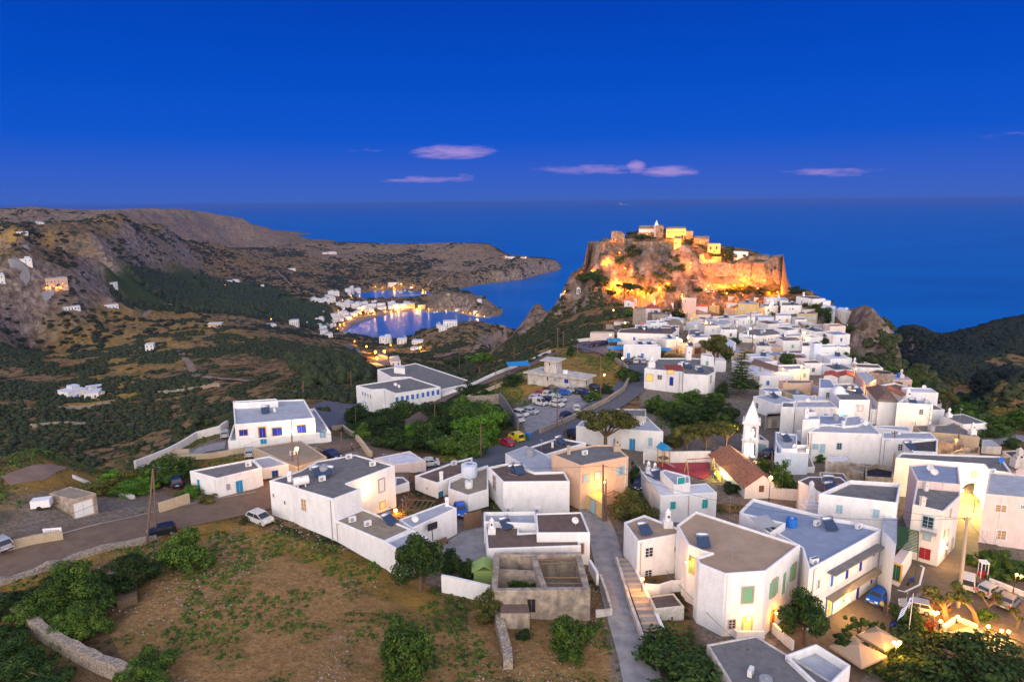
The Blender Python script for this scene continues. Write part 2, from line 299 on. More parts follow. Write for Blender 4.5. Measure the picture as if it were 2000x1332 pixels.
def fbm(x,y,lam,oct=5,s=0,ridged=False):
 r=0;amp=1.0;tot=0
 for o in range(oct):
  n=vnoise(x/lam+17.3*o,y/lam-9.1*o,s+o);n=(1-2*np.abs(n))if ridged else n
  r=r+n*amp;tot+=amp;amp*=.5;lam*=.5
 return r/tot
def gprofile(az):
 fi=np.interp(az,AZ,np.arange(len(AZ)));i=min(int(fi),len(AZ)-2);a=fi-i
 return GZ[i]*(1-a)+GZ[i+1]*a
def G(u,v,dz=0.0,Rmin=30):
 "where the ray of a photo pixel meets the ground (raised by dz)"
 d=ray(u,v);az=math.atan2(d[0],d[1]);pr=gprofile(az)+dz;t=d[2]/math.hypot(d[0],d[1]);zr=H+t*np.exp(LR)
 under=(zr<=pr)&(np.exp(LR)>Rmin);k=int(np.argmax(under))
 if not under.any():k=len(LR)-1
 if k==0:k=1
 f0=zr[k-1]-pr[k-1];f1=zr[k]-pr[k];s=f0/(f0-f1)if f0!=f1 else 0;l=LR[k-1]+(LR[k]-LR[k-1])*min(max(s,0),1);R=math.exp(l)
 h=math.hypot(d[0],d[1]);return np.array([d[0]/h*R,d[1]/h*R,H+t*R-dz])
def gz(x,y):
 az=math.atan2(x,y);l=math.log(max(math.hypot(x,y),24.1));fi=np.interp(az,AZ,np.arange(len(AZ)));fj=(l-LR[0])/(LR[1]-LR[0])
 return float(bil(GZ,np.array([fi]),np.array([fj]))[0])
def inpoly(px,py,poly):
 r=np.zeros(px.shape,bool);n=len(poly)
 for i in range(n):
  x0,y0=poly[i];x1,y1=poly[(i+1)%n]
  if y0==y1:continue
  r^=((y0>py)!=(y1>py))&(px<(x1-x0)*(py-y0)/(y1-y0)+x0)
 return r
def pdist(px,py,poly,closed=True):
 d=np.full(px.shape,1e18)
 for i in range(len(poly)-(0 if closed else 1)):
  x0,y0=poly[i];x1,y1=poly[(i+1)%len(poly)];dx,dy=x1-x0,y1-y0;L2=dx*dx+dy*dy+1e-9
  t=np.clip(((px-x0)*dx+(py-y0)*dy)/L2,0,1);d=np.minimum(d,(px-x0-t*dx)**2+(py-y0-t*dy)**2)
 return np.sqrt(d)
def pix(s,f=(0,0,1)):
 q=[float(k)for k in s.replace(',',' ').split()];return[(f[0]+q[i]/f[2],f[1]+q[i+1]/f[2])for i in range(0,len(q),2)]
PLAT=pix("-200 1010 60 903 225 930 300 912 430 838 445 780 640 775 690 745 930 735 1080 685 1190 640 1200 600 1300 598 1400 572 1560 572 1660 605 1665 640 1660 690 1700 720 1800 765 1880 800 2050 830 2600 900 2600 1700 -900 1700 -900 1200")
PLATW=[tuple((at_z(u,v,H-50))[:2])for u,v in PLAT]
ins=inpoly(GX,GY,PLATW);dd=pdist(GX,GY,PLATW);ROUGH=np.where(ins,0,np.clip(dd/(0.06*GR+4),0,1))
amp=ROUGH*np.clip(GR*0.007,1.0,9)
GZ=GZ+amp*fbm(GX,GY,160,7,3)*1.0+ROUGH*np.clip(GR*.004,.4,6)*fbm(GX,GY,40,5,11,True)
far_=np.clip((GR-1000)/1500,0,1);GZ=GZ+far_*ROUGH*6*(fbm(GX,GY,420,7,5,True)-.25)
GZ=GZ+np.clip(1-ROUGH*3,0,1)*0.10*fbm(GX,GY,6,3,9)
def worldpoly(s,f=(0,0,1),z=None):return[tuple((at_z(u,v,z)if z is not None else G(u,v))[:2])for u,v in pix(s,f)]
def crag(s,f,ampl,lam,soft,R=None):
 pw=[tuple(at_R(u,v,R)[:2])for u,v in pix(s,f)]if False else worldpoly(s,f)
 i=inpoly(GX,GY,pw);d=pdist(GX,GY,pw);m=np.where(i,np.clip(d/soft,0,1),0)
 return m,m*ampl*(fbm(GX,GY,lam,6,21,True)+.3*fbm(GX,GY,lam/5,4,27,True))
ROCK=np.zeros_like(GZ)
PA=lambda u:math.atan2(*ray(u,660)[:2])
def azband(u0,u1,Ra,Rb,soft,ampl,lam):
 a0,a1=PA(u0),PA(u1);m=np.clip((GA-a0)/soft,0,1)*np.clip((a1-GA)/soft,0,1)*np.clip((GL-math.log(Ra))/.02,0,1)*np.clip((math.log(Rb)-GL)/.02,0,1)
 return m,m*ampl*(fbm(GX,GY,lam,6,21,True)-.22+.5*fbm(GX,GY,lam/4,5,27,True)-.11)
for u0,u1,Ra,Rb,so,am,lam in((1100,1350,405,470,.01,6.0,24),(1660,1850,200,380,.006,3.0,20),(1010,1110,425,520,.008,4.5,24),(170,290,950,1300,.03,12,90),(-300,640,2400,5600,.08,26,330),(830,1110,2000,2500,.02,6,110),(560,990,2250,2750,.05,8,150),(830,990,1300,1700,.01,5,60)):
 m,dz=azband(u0,u1,Ra,Rb,so,am,lam);GZ=GZ+dz;ROCK=np.maximum(ROCK,m*(1 if Ra<1000 else .55))
for u0,u1,Ra,Rb,so,am,lam in((1100,1350,405,470,.008,2.2,8),(1655,1850,200,385,.006,1.8,8)):
 m,dz=azband(u0,u1,Ra,Rb,so,am,lam);GZ=GZ+dz
def crest(s,Ra,Rb):
 "keep the ground between two distances below a ridge line"
 C_=pix(s);az=np.array([math.atan2(*ray(u,v)[:2])for u,v in C_]);tn=np.array([-ray(u,v)[2]/math.hypot(*ray(u,v)[:2])for u,v in C_]);t=np.interp(GA,az,tn,left=-9,right=-9);k=(GR>Ra)&(GR<Rb)&(t>-8)
 lim=H-GR*t;return np.where(k&(GZ>lim),lim+(GZ-lim)*.03,GZ)
GZ=crest("1625 620 1650 606 1672 602 1690 597 1704 602 1720 620 1745 648 1765 664 1790 714 1815 737 1850 762 1900 792",190,460)
GZ=crest("1738 652 1760 643 1785 639 1810 650 1830 659 1860 656 1900 647 1950 631 2000 622 2100 606 2300 600",460,1300)
GZ=crest("-900 412 0 409 60 404 100 408 200 410 300 407 370 409 430 420 475 427 490 438 545 449 605 457",1250,8000)
GZ=crest("440 486 480 486 520 484 560 480 620 474 700 475 800 477 880 474 955 477 975 489 1000 503 1060 505 1085 509 1099 522",1500,3300)
SEA=pix("""610 457 560 460 520 464 500 470 520 476 560 481 650 483 800 487 960 492 1050 505 1095 518 1097 526 1029 543 1022 546 932 556 890 566 870 569 845 573 838 570 800 569 764 567 730 568 700 573 684 579 679 584 690 588 720 590 760 589 800 588 832 590
 845 582 865 575 885 573 905 577 930 585 960 596 983 609 978 616 957 618 932 617.5 904 610.6 882 606.5 862 608 837 610 826 606.5 792 608.5 764 612.5 736 619.5 708 627.5 688 637 671 647 663 660 670 672 750 680 850 672 950 670 1030 676 1100 700 1300 700 1500 695 1640 685 1760 668 1830 663 1900 668 2000 655 2300 640""")
SEAW=[tuple(at_z(u,v,0)[:2])for u,v in SEA]+[(60000,3000),(60000,90000),(-60000,90000),(-60000,40000),(-7000,6600),(-2500,6400)]
isea=inpoly(GX,GY,SEAW);dsea=pdist(GX,GY,SEAW)
GZ=np.where(isea,-1.5-np.minimum(dsea*.3,30),np.minimum(np.maximum(GZ,1.5+np.minimum(dsea*.02,3)),0.8+dsea*(0.9+1.2*np.clip(ROCK+fbm(GX,GY,90,3,31),0,1.5))))
beach=np.where(isea,0,np.clip(1-dsea/16,0,1))*inpoly(GX,GY,worldpoly("640 672 670 640 700 620 760 604 830 601 838 612 700 650 680 680",z=0))
GZ=np.where(beach>0,np.minimum(GZ,.5+dsea*.09),GZ)
def region(s,f=(0,0,1),soft=3.0,z=None):
 pw=worldpoly(s,f,z);xs=[p[0]for p in pw];ys=[p[1]for p in pw];out=np.zeros_like(GZ)
 k=(GX>min(xs)-soft)&(GX<max(xs)+soft)&(GY>min(ys)-soft)&(GY<max(ys)+soft);px,py=GX[k],GY[k]
 i=inpoly(px,py,pw);d=pdist(px,py,pw)+soft*.6*fbm(px,py,soft*2,3,41);out[k]=np.where(i,np.clip(.5+d/soft,0,1),np.clip(.5-d/soft,0,1));return out
def mx_(*a):return np.maximum.reduce(a)
SOIL=mx_(region("215 1240 330 1120 420 1060 560 1085 700 1150 800 1210 960 1200 1000 1400 300 1400"),region("1000 1220 1210 1240 1240 1400 1000 1400"))
DRY=mx_(region("960 700 1160 700 1225 690 1240 740 1190 790 1130 850 1090 880 1010 800 870 800 880 770 960 745"),region("1280 815 1330 812 1340 850 1290 860",soft=2),region("820 900 1000 850 1060 850 980 900"),
  region("1900 790 1960 800 1985 835 1930 835 1895 810",soft=4),region("0 925 100 905 220 930 250 960 100 980 0 1000"),region("700 760 745 752 800 770 780 815 700 820",soft=4),region("380 905 520 880 500 900 400 920"),
  .55*region("250 600 360 602 420 625 500 660 560 690 300 640 200 620",soft=30),.55*region("100 640 300 640 420 700 250 740 60 690",soft=30),region("130 740 260 735 280 770 150 800 60 800",soft=12),region("10 460 110 455 100 480 20 480",soft=20),region("270 1000 420 1010 700 1090 860 1165 850 1210 560 1085 420 1070 330 1120 200 1090 0 1200 0 1140",soft=3))
PAVE=mx_(region("1000 790 1090 755 1190 765 1160 800 1060 860 1020 850 1000 820",soft=3),region("730 835 690 805 740 795 800 800 740 830",soft=3),region("0 975 120 960 260 960 330 970 520 955 540 990 300 1010 120 1060 0 1090",soft=5),region("860 1000 1090 1000 1000 1170 830 1140",soft=1),
  region("1150 960 1215 960 1240 1100 1290 1400 1200 1400 1175 1080",soft=.8),region("560 880 650 850 740 880 720 920 600 930",soft=1.5),region("310 895 445 850 560 870 500 890 330 900",soft=1.5),region("1150 960 1230 1010 1260 1400 1320 1400 1230 1050 1250 990 1800 1000 2100 1000 2100 1150 1860 1400 1400 1400 1350 1180",soft=1.5),region("1190 640 1610 605 1645 650 1620 692 1700 724 1780 752 1880 835 1960 1000 1150 960 1100 900 1250 860 1250 700",soft=1))
GREEN=mx_(region("200 545 300 525 420 545 560 570 640 600 650 640 560 630 420 610 260 600 230 570",soft=30),region("250 900 420 838 600 775 600 760 420 820 240 890",soft=8),region("1600 690 1640 680 1750 720 1850 770 1900 800 1880 830 1700 740",soft=5),region("700 745 960 735 1000 800 1000 850 830 880 720 860 680 800",soft=4))
nA,nL=GZ.shape
verts=np.stack([GX,GY,GZ],-1).reshape(-1,3).astype(np.float32)
idx=np.arange(nA*nL).reshape(nA,nL);q=np.stack([idx[:-1,:-1],idx[:-1,1:],idx[1:,1:],idx[1:,:-1]],-1).reshape(-1,4)
q=q[:,::-1]
deep=(GZ<-14);dq=deep.ravel()[q].all(1);q=q[~dq]
def fastmesh(name,verts,faces,m,smooth=True):
 me=bpy.data.meshes.new(name);k=faces.shape[1];me.vertices.add(len(verts));me.vertices.foreach_set('co',np.ascontiguousarray(verts,np.float32).ravel())
 me.loops.add(faces.size);me.loops.foreach_set('vertex_index',np.ascontiguousarray(faces,np.int32).ravel());me.polygons.add(len(faces))
 me.polygons.foreach_set('loop_start',np.arange(0,faces.size,k,dtype=np.int32));me.polygons.foreach_set('loop_total',np.full(len(faces),k,np.int32))if False else None
 me.polygons.foreach_set('use_smooth',np.full(len(faces),smooth));me.update(calc_edges=True);me.validate()
 return link(name,me,m)
def ground_mat():
 m=bpy.data.materials.new('ground');m.use_nodes=True;nt=m.node_tree;N=nt.nodes;L=nt.links;b=N['Principled BSDF'];b.inputs['Roughness'].default_value=.95;b.inputs['Specular IOR Level'].default_value=.1
 g=N.new('ShaderNodeNewGeometry');P=g.outputs['Position']
 def nz(s,d=6,r=.65):
  n=N.new('ShaderNodeTexNoise');L.new(P,n.inputs[0]);n.inputs['Scale'].default_value=s;n.inputs['Detail'].default_value=d;n.inputs['Roughness'].default_value=r;return n.outputs[0]
 def rp(x,*st):
  n=N.new('ShaderNodeValToRGB');L.new(x,n.inputs[0]);e=n.color_ramp.elements
  while len(e)<len(st):e.new(.5)
  for el,(p,c)in zip(e,st):el.position=p;el.color=(c,c,c,1)if isinstance(c,(int,float))else(*c,1)
  return n.outputs[0]
 def mix(f,a,b_,t='MIX'):
  n=N.new('ShaderNodeMix');n.data_type='RGBA';n.blend_type=t
  L.new(f,n.inputs[0])if not isinstance(f,float)else setattr(n.inputs[0],'default_value',f)
  for i,x in((6,a),(7,b_)):
   if isinstance(x,tuple):n.inputs[i].default_value=(*x,1)
   else:L.new(x,n.inputs[i])
  return n.outputs[2]
 def mul(a,b_):
  n=N.new('ShaderNodeMath');n.operation='MULTIPLY';L.new(a,n.inputs[0]);L.new(b_,n.inputs[1])if not isinstance(b_,float)else setattr(n.inputs[1],'default_value',b_);n.use_clamp=True;return n.outputs[0]
 at=N.new('ShaderNodeAttribute');at.attribute_name='k1';s1=N.new('ShaderNodeSeparateColor');L.new(at.outputs['Color'],s1.inputs[0])
 at2=N.new('ShaderNodeAttribute');at2.attribute_name='k2';s2=N.new('ShaderNodeSeparateColor');L.new(at2.outputs['Color'],s2.inputs[0])
 fine=nz(1.7);mid=nz(.22);big=nz(.02,8,.7);vf=nz(9.0,3)
 earth=rp(big,(.35,(.15,.075,.035)),(.5,(.27,.165,.075)),(.65,(.16,.11,.065)))
 scrub=mix(rp(mid,(.49,0.),(.58,1.)),earth,(.035,.048,.016))
 scrub=mix(rp(nz(.055,7,.7),(.50,0.),(.60,1.)),scrub,(.026,.038,.014))
 sepn=N.new('ShaderNodeSeparateXYZ');L.new(g.outputs['Normal'],sepn.inputs[0])
 rockc=rp(nz(.13,9,.75),(.36,(.050,.038,.032)),(.5,(.20,.15,.115)),(.64,(.40,.33,.28)))
 col=mix(rp(sepn.outputs[2],(.55,1.),(.84,0.)),scrub,rockc)
 rk=mul(s2.outputs[0],rp(mid,(.40,0.),(.50,1.)));col=mix(rk,col,rockc)
 drc=mix(rp(mid,(.40,0.),(.62,1.)),(.46,.27,.05),(.17,.14,.03));drc=mix(rp(fine,(.35,0.),(.7,1.)),drc,(.33,.20,.07))
 col=mix(s1.outputs[1],col,drc)
 soil=mix(rp(fine,(.38,0.),(.66,1.)),(.29,.16,.060),(.45,.29,.13));soil=mix(rp(vf,(.62,0.),(.70,1.)),soil,(.45,.34,.26))
 soil=mix(mul(rp(mid,(.50,0.),(.58,1.)),rp(fine,(.45,0.),(.55,1.))),soil,(.055,.10,.018))
 col=mix(s1.outputs[0],col,soil)
 col=mix(s1.outputs[2],col,rp(fine,(.3,(.16,.13,.11)),(.7,(.34,.29,.24))))
 grn=mix(rp(fine,(.35,0.),(.65,1.)),(.030,.050,.014),(.065,.085,.022));col=mix(s2.outputs[1],col,grn)
 col=mix(s2.outputs[2],col,(.34,.22,.15))
 L.new(col,b.inputs['Base Color']);bp=N.new('ShaderNodeBump');bp.inputs['Strength'].default_value=.8;bp.inputs['Distance'].default_value=.5
 L.new(fine,bp.inputs['Height']);bp2=N.new('ShaderNodeBump');bp2.inputs['Strength'].default_value=.9;bp2.inputs['Distance'].default_value=4.0;L.new(nz(.13,9,.7),bp2.inputs['Height'])
 L.new(bp.outputs[0],bp2.inputs['Normal']);L.new(bp2.outputs[0],b.inputs['Normal']);return m
MATS['ground']=ground_mat()
terr=fastmesh('ground',verts,q,'ground');terr['kind']='structure'
for nm,ch in(('k1',(SOIL,DRY,PAVE)),('k2',(ROCK,GREEN,beach))):
 a=terr.data.color_attributes.new(nm,'FLOAT_COLOR','POINT');buf=np.ones((nA*nL,4),np.float32)
 for i,c in enumerate(ch):buf[:,i]=c.ravel()
 a.data.foreach_set('color',buf.ravel())
def sea_mat():
 m=bpy.data.materials.new('sea');m.use_nodes=True;N=m.node_tree.nodes;L=m.node_tree.links;b=N['Principled BSDF']
 b.inputs['Roughness'].default_value=.3;b.inputs['IOR'].default_value=1.2
 g=N.new('ShaderNodeNewGeometry');mp=N.new('ShaderNodeMapping');L.new(g.outputs['Position'],mp.inputs[0]);mp.inputs['Scale'].default_value=(.0012,.004,1)
 n=N.new('ShaderNodeTexNoise');L.new(mp.outputs[0],n.inputs[0]);n.inputs['Scale'].default_value=1.0;n.inputs['Detail'].default_value=6
 r=N.new('ShaderNodeValToRGB');L.new(n.outputs[0],r.inputs[0]);r.color_ramp.elements[0].position=.3;r.color_ramp.elements[1].position=.7
 r.color_ramp.elements[0].color=(.000,.095,.36,1);r.color_ramp.elements[1].color=(.001,.135,.46,1);L.new(r.outputs[0],b.inputs['Base Color'])
 w=N.new('ShaderNodeTexNoise');mp2=N.new('ShaderNodeMapping');L.new(g.outputs['Position'],mp2.inputs[0]);mp2.inputs['Scale'].default_value=(.05,.12,1);L.new(mp2.outputs[0],w.inputs[0]);w.inputs['Scale'].default_value=1;w.inputs['Detail'].default_value=8;w.inputs['Roughness'].default_value=.7
 bp=N.new('ShaderNodeBump');bp.inputs['Strength'].default_value=.35;bp.inputs['Distance'].default_value=3;L.new(w.outputs[0],bp.inputs['Height']);L.new(bp.outputs[0],b.inputs['Normal'])
 MATS['sea']=m
sea_mat()
so=pym('sea',[(-150000,200,0),(150000,200,0),(150000,160000,0),(-150000,160000,0)],[(0,1,2,3)],'sea');so['kind']='structure'
# ------------------------------------------------------------------ labels: a description plus where it is among the landmarks
LM=[("the tile-roofed chapel",1450,900),("the white bell tower",1463,850),("the tall conifer",1445,740),("the old control building",1095,735),("the school with blue shutters",740,750),("the blue-shuttered bungalow",545,830),
 ("the big water-tank house",660,950),("the roofless ruin",1055,1120),("the tan-roofed corner house",1450,1090),("the blue-shuttered inn",1620,1080),("the brightly lit archway",1895,950),("the stone-faced hotel",1260,660),
 ("the yellow mansion",1465,605),("the church above the crag",1640,605),("the red hip-roofed house",1280,608),("the castle gate wall",1440,550),("the concrete garage by the road",140,975),("the tall two-storey white house",1610,690),
 ("the cornice house",1650,870),("the brown hip-tiled house",1725,765),("the beach bay",760,630),("the harbour pier",800,575),("the lighthouse chapel",935,588),("the plaza",1740,1200),("the soil field",500,1220),("the ochre villa",118,550),
 ("the walled farmstead",168,768),("the gravel car park",1070,800),("the pale pink block",1960,1010),("the arched-window house",1320,740),("the hilltop villa",875,640)]
REG_=[]
def auto(o,desc,cat,u,v,group=None):
 o['category']=cat;REG_.append([o,desc,u,v])
 if group:o['group']=group
 return o
ORD=['','second ','third ','fourth ','fifth ','sixth ','seventh ','eighth ','ninth ','tenth ','eleventh ','twelfth ']
def resolve_labels():
 from collections import defaultdict
 D=defaultdict(list)
 for o,desc,u,v in REG_:
  best=min(LM,key=lambda l:(l[1]-u)**2+((l[2]-v)*1.6)**2);du,dv=u-best[1],(v-best[2])*1.6
  rel=('left of' if du<0 else 'right of')if abs(du)>abs(dv)else('behind' if dv<0 else 'in front of')
  D[(desc,rel,best[0])].append((du*du+dv*dv,o))
 for(desc,rel,lm),L in D.items():
  L.sort(key=lambda t:t[0])
  for i,(d,o)in enumerate(L):
   if len(L)==1:o['label']=f"{desc} {rel} {lm}"
   else:
    n=ORD[i]if i<len(ORD)else f"{i+1}th "
    o['label']=f"{desc}, {n}nearest {rel} {lm}"
# ------------------------------------------------------------------ zoom frames the coordinates were read in: (u0, v0, scale)
FR=dict(F=(0,0,1),a=(0,860,2.822),b=(340,740,3.506),c=(700,850,3.33),d=(1100,930,3.314),e=(1500,930,3.314),f=(1200,680,4.44),g=(1600,680,4.44),h=(1650,680,8),k=(1460,740,8),m=(1700,820,6.667),
  n=(1180,560,8),j=(1420,560,8),i=(1400,680,5.556),q=(660,640,3.226),p=(540,480,3.571),o=(1080,410,4),r=(0,380,3.333),s=(0,600,2.857),t=(1740,1060,7.692),w=(1560,1120,6.66),x=(900,1080,5.286),y=(1380,780,6.66))
def px(f,x,y):u0,v0,s=FR[f];return u0+x/s,v0+y/s
def inset(poly,t):
 n=len(poly);out=[]
 for i in range(n):
  p0=np.array(poly[i-1]);p1=np.array(poly[i]);p2=np.array(poly[(i+1)%n])
  a=(p1-p0)/(np.linalg.norm(p1-p0)+1e-9);b=(p2-p1)/(np.linalg.norm(p2-p1)+1e-9);na=np.array([-a[1],a[0]]);nb=np.array([-b[1],b[0]])
  m=na+nb;m=m/(m@m+1e-9)*2 if m@m>.3 else na;out.append(tuple(p1+m*t))
 return out
BL={}
WALLS=[]
def solve_height(u,v,vb):
 "roof corner at pixel (u, v), foot of the same corner at pixel row vb: where it stands and how tall"
 ub=u
 for _ in range(4):
  g=G(ub,vb);R=math.hypot(g[0],g[1]);top=at_R(u,v,R);ub+=proj((top[0],top[1],g[2]))[0]-ub
 return top[2]
def ccw(P):
 a=sum(P[i][0]*P[(i+1)%len(P)][1]-P[(i+1)%len(P)][0]*P[i][1]for i in range(len(P)));return list(P)if a>0 else list(P)[::-1]
def uvmap(me,fn):
 uv=me.uv_layers.new(name='UVMap')
 for p in me.polygons:
  for li in p.loop_indices:uv.data[li].uv=fn(p,me.vertices[me.loops[li].vertex_index].co)
def B(key,f,pts,base=None,wall='white',roof='r_grey',par=0.35,h=None,z=None,desc=None,label=None,cat='house',name=None,kind='flat',rise=1.6,over=0.3,u_ridge=None,group=None,thick=.28,swap=False):
 P=[px(f,x,y)for x,y in pts]
 if z is None:
  if base is not None:i,vb=base;z=solve_height(P[i][0],P[i][1],px(f,0,vb)[1])
  else:g=G(P[0][0],P[0][1],h);z=g[2]+h
 W3=[at_z(u,v,z)[:2]for u,v in P];W3=ccw([tuple(w)for w in W3])
 zmin=min(gz(*w)for w in W3)-1.0;cx=sum(w[0]for w in W3)/len(W3);cy=sum(w[1]for w in W3)/len(W3);zg=min(gz(cx,cy),z-1)
 e=empty(name or 'house',(cx,cy,zg));off=(cx,cy,zg);n=len(W3);mb=MB();b=dict(e=e,P=W3,z=z,off=off,roofz=z-par,key=key,wall=None)
 for i in range(n):WALLS.append((b,W3[i],W3[(i+1)%n],zmin,z))
 uc=sum(p[0]for p in P)/len(P);vc=sum(p[1]for p in P)/len(P)
 if label:tag(e,label,cat,group)
 else:auto(e,desc or 'white flat-roofed house',cat,uc,vc,group)
 if kind=='flat':
  In=inset(W3,thick if par>.05 else .02);zr=z-par
  vs=[(x,y,zmin)for x,y in W3]+[(x,y,z)for x,y in W3]+[(x,y,z)for x,y in In]+[(x,y,zr-.05)for x,y in In]
  fs=[(i,(i+1)%n,n+(i+1)%n,n+i)for i in range(n)]+[(n+i,n+(i+1)%n,2*n+(i+1)%n,2*n+i)for i in range(n)]+[(2*n+i,2*n+(i+1)%n,3*n+(i+1)%n,3*n+i)for i in range(n)]
  mb.add(vs,fs);b['wall']=mb.build('wall',wall,e,off=off)
  if key not in('m25',):bv=b['wall'].modifiers.new('soft_edge','BEVEL');bv.width=.09;bv.segments=2;bv.limit_method='ANGLE';bv.use_clamp_overlap=True
  rf=MB();rf.add([(x,y,zr)for x,y in In],[tuple(range(n))]);rf.build('roof',roof,e,off=off)
 else:
  A,Bq,Cq,D=[np.array(w)for w in W3[:4]]
  if(np.linalg.norm(Bq-A)+np.linalg.norm(D-Cq)<np.linalg.norm(Cq-Bq)+np.linalg.norm(A-D))!=swap:A,Bq,Cq,D=Bq,Cq,D,A
  m1=(A+D)/2;m2=(Bq+Cq)/2;ins_=.0 if kind=='gable' else min(.5*np.linalg.norm(A-D)/np.linalg.norm(m2-m1),.48);r1=m1+(m2-m1)*ins_;r2=m2+(m1-m2)*ins_
  vs=[(*p,zmin)for p in(A,Bq,Cq,D)]+[(*p,z)for p in(A,Bq,Cq,D)];fs=[(0,1,5,4),(1,2,6,5),(2,3,7,6),(3,0,4,7)]
  if kind=='gable':vs+=[(*m1,z+rise),(*m2,z+rise)];fs+=[(3,0,4,8,7)[1:]if False else(4,8,7),(5,6,9)]
  b['wall']=pym('wall',[(v[0]-off[0],v[1]-off[1],v[2]-off[2])for v in vs],fs,wall,e)
  ax=(m2-m1)/np.linalg.norm(m2-m1);nx=np.array([-ax[1],ax[0]]);o_=over;dz=rise*o_/(.5*np.linalg.norm(A-D));sg=1 if(D-A)@nx>0 else-1
  if kind=='gable':r1=r1-ax*o_*.7;r2=r2+ax*o_*.7
  E=[A-nx*sg*o_-ax*o_*.7,Bq-nx*sg*o_+ax*o_*.7,Cq+nx*sg*o_+ax*o_*.7,D+nx*sg*o_-ax*o_*.7]
  rv=[(*p,z-dz)for p in E]+[(*r1,z+rise+.03),(*r2,z+rise+.03)];T=.14
  rv2=[(a,c,d-T)for a,c,d in rv];vs=rv+rv2
  fs=[(0,1,5,4),(2,3,4,5),(6,10,11,7),(8,11,10,9)]
  if kind=='hip':fs+=[(1,2,5),(3,0,4),(7,11,8),(9,10,6)]
  else:fs+=[(0,4,10,6),(4,3,9,10),(1,7,11,5),(5,11,8,2)]
  fs+=[(0,6,7,1),(2,8,9,3)]+([(1,7,8,2),(3,9,6,0)]if kind=='hip' else[])
  ro=pym('roof',[(v[0]-off[0],v[1]-off[1],v[2]-off[2])for v in vs],fs,roof,e)
  def fn(p,co):
   nrm=p.normal;hd=Vector((-nrm.y,nrm.x,0));hd=hd.normalized()if hd.length>1e-3 else Vector((1,0,0));return(co.dot(hd),co.dot(nrm.cross(hd)))
  uvmap(ro.data,fn);b['roofz']=z+rise*.5
 BL[key]=b;return b
def wallhit(u,v,key=None):
 d=ray(u,v);best=None
 for b,p0,p1,zl,zh in WALLS:
  if key and b['key']!=key:continue
  ex,ey=p1[0]-p0[0],p1[1]-p0[1];nx,ny=ey,-ex;dn=d[0]*nx+d[1]*ny
  if dn>=0:continue
  t=(p0[0]*nx+p0[1]*ny)/dn;x,y,z=d[0]*t,d[1]*t,H+d[2]*t;s=((x-p0[0])*ex+(y-p0[1])*ey)/(ex*ex+ey*ey)
  if 0<=s<=1 and zl<=z<=zh+1.2 and(best is None or t<best[0]):l=math.hypot(ex,ey);best=(t,b,(x,y,z),(nx/l,ny/l),(ex/l,ey/l))
 return best
MISS=[]
def win(f,x,y,hp,ratio=.7,m='glass',trim='p_white',kind='window',key=None,arch=False,extra=None):
 u,v=px(f,x,y);hit=wallhit(u,v,key)
 if not hit:MISS.append(('win',f,x,y));return
 t,b,p,nrm,tan=hit;d=ray(u,v);hm=hp/FR[f][2]*t*(d@FWD)/FPX/max(.3,math.sqrt(1-d[2]**2));hm=min(max(hm,.5),3.4);wm=hm*ratio;off=b['off']
 N_=Vector((nrm[0],nrm[1],0));T_=Vector((tan[0],tan[1],0));Z=Vector((0,0,1));O=Vector(p)-Vector(off)
 def quadbox(mb,s0,s1,z0,z1,d0,d1,mi=0):
  vs=[O+T_*s+N_*dd+Z*zz for dd in(d0,d1)for s,zz in((s0,z0),(s1,z0),(s1,z1),(s0,z1))]
  mb.add(vs,[(0,3,2,1),(4,5,6,7),(0,1,5,4),(1,2,6,5),(2,3,7,6),(3,0,4,7)],mi)
 w2,h2=wm/2,hm/2;par=b['e']
 fr=MB();tw=max(.10,.09*hm)
 for s0,s1,z0,z1 in((-w2-tw,-w2,-h2,h2),(w2,w2+tw,-h2,h2),(-w2-tw,w2+tw,h2,h2+tw),(-w2-tw,w2+tw,-h2-tw*.8,-h2)):quadbox(fr,s0,s1,z0,z1,-.02,.09)
 nm='window' if kind!='door' else 'door';fo=fr.build(nm,trim,par)
 pn=MB()
 if arch:
  k=10;vs=[O+T_*(-w2)+Z*(-h2)+N_*.1,O+T_*w2+Z*(-h2)+N_*.1]+[O+T_*(w2*math.cos(math.pi*i/k))+Z*(h2-w2+w2*math.sin(math.pi*i/k))+N_*.1 for i in range(k+1)]
  pn.add(vs,[tuple(range(len(vs)))])
 elif m in('glass','lit','litdim'):
  quadbox(pn,-w2,w2,-h2,h2,-.02,.03);mu=MB()
  for s in(0,):quadbox(mu,s-.03,s+.03,-h2,h2,.0,.06)
  for zz in(-h2*.33,h2*.33):quadbox(mu,-w2,w2,zz-.02,zz+.02,.0,.055)
  mu.build('sash',trim if trim not in('trim_stone','trim_pink','trim_yellow')else 'p_white',fo)
 else:
  g=.02
  for s0,s1 in((-w2,-g),(g,w2)):
   quadbox(pn,s0,s1,-h2,h2,-.02,.045)
   if hp>18:
    nsl=9
    for i in range(nsl):z0=-h2+hm*(i+.25)/nsl;quadbox(pn,s0+.06,s1-.06,z0,z0+hm*.35/nsl,.04,.065)
 pn.build('pane' if m in('glass','lit','litdim')else('shutter' if kind!='door' else 'leaf'),m,fo)
 if extra=='open':
  sh=MB();quadbox(sh,-w2*1.95-tw,-w2-tw,-h2,h2,.02,.08);sh.build('shutter','p_green' if trim=='trim_stone' else trim,fo);sh=MB();quadbox(sh,w2+tw,w2*1.95+tw,-h2,h2,.02,.08);sh.build('shutter','p_green' if trim=='trim_stone' else trim,fo)
 return hit
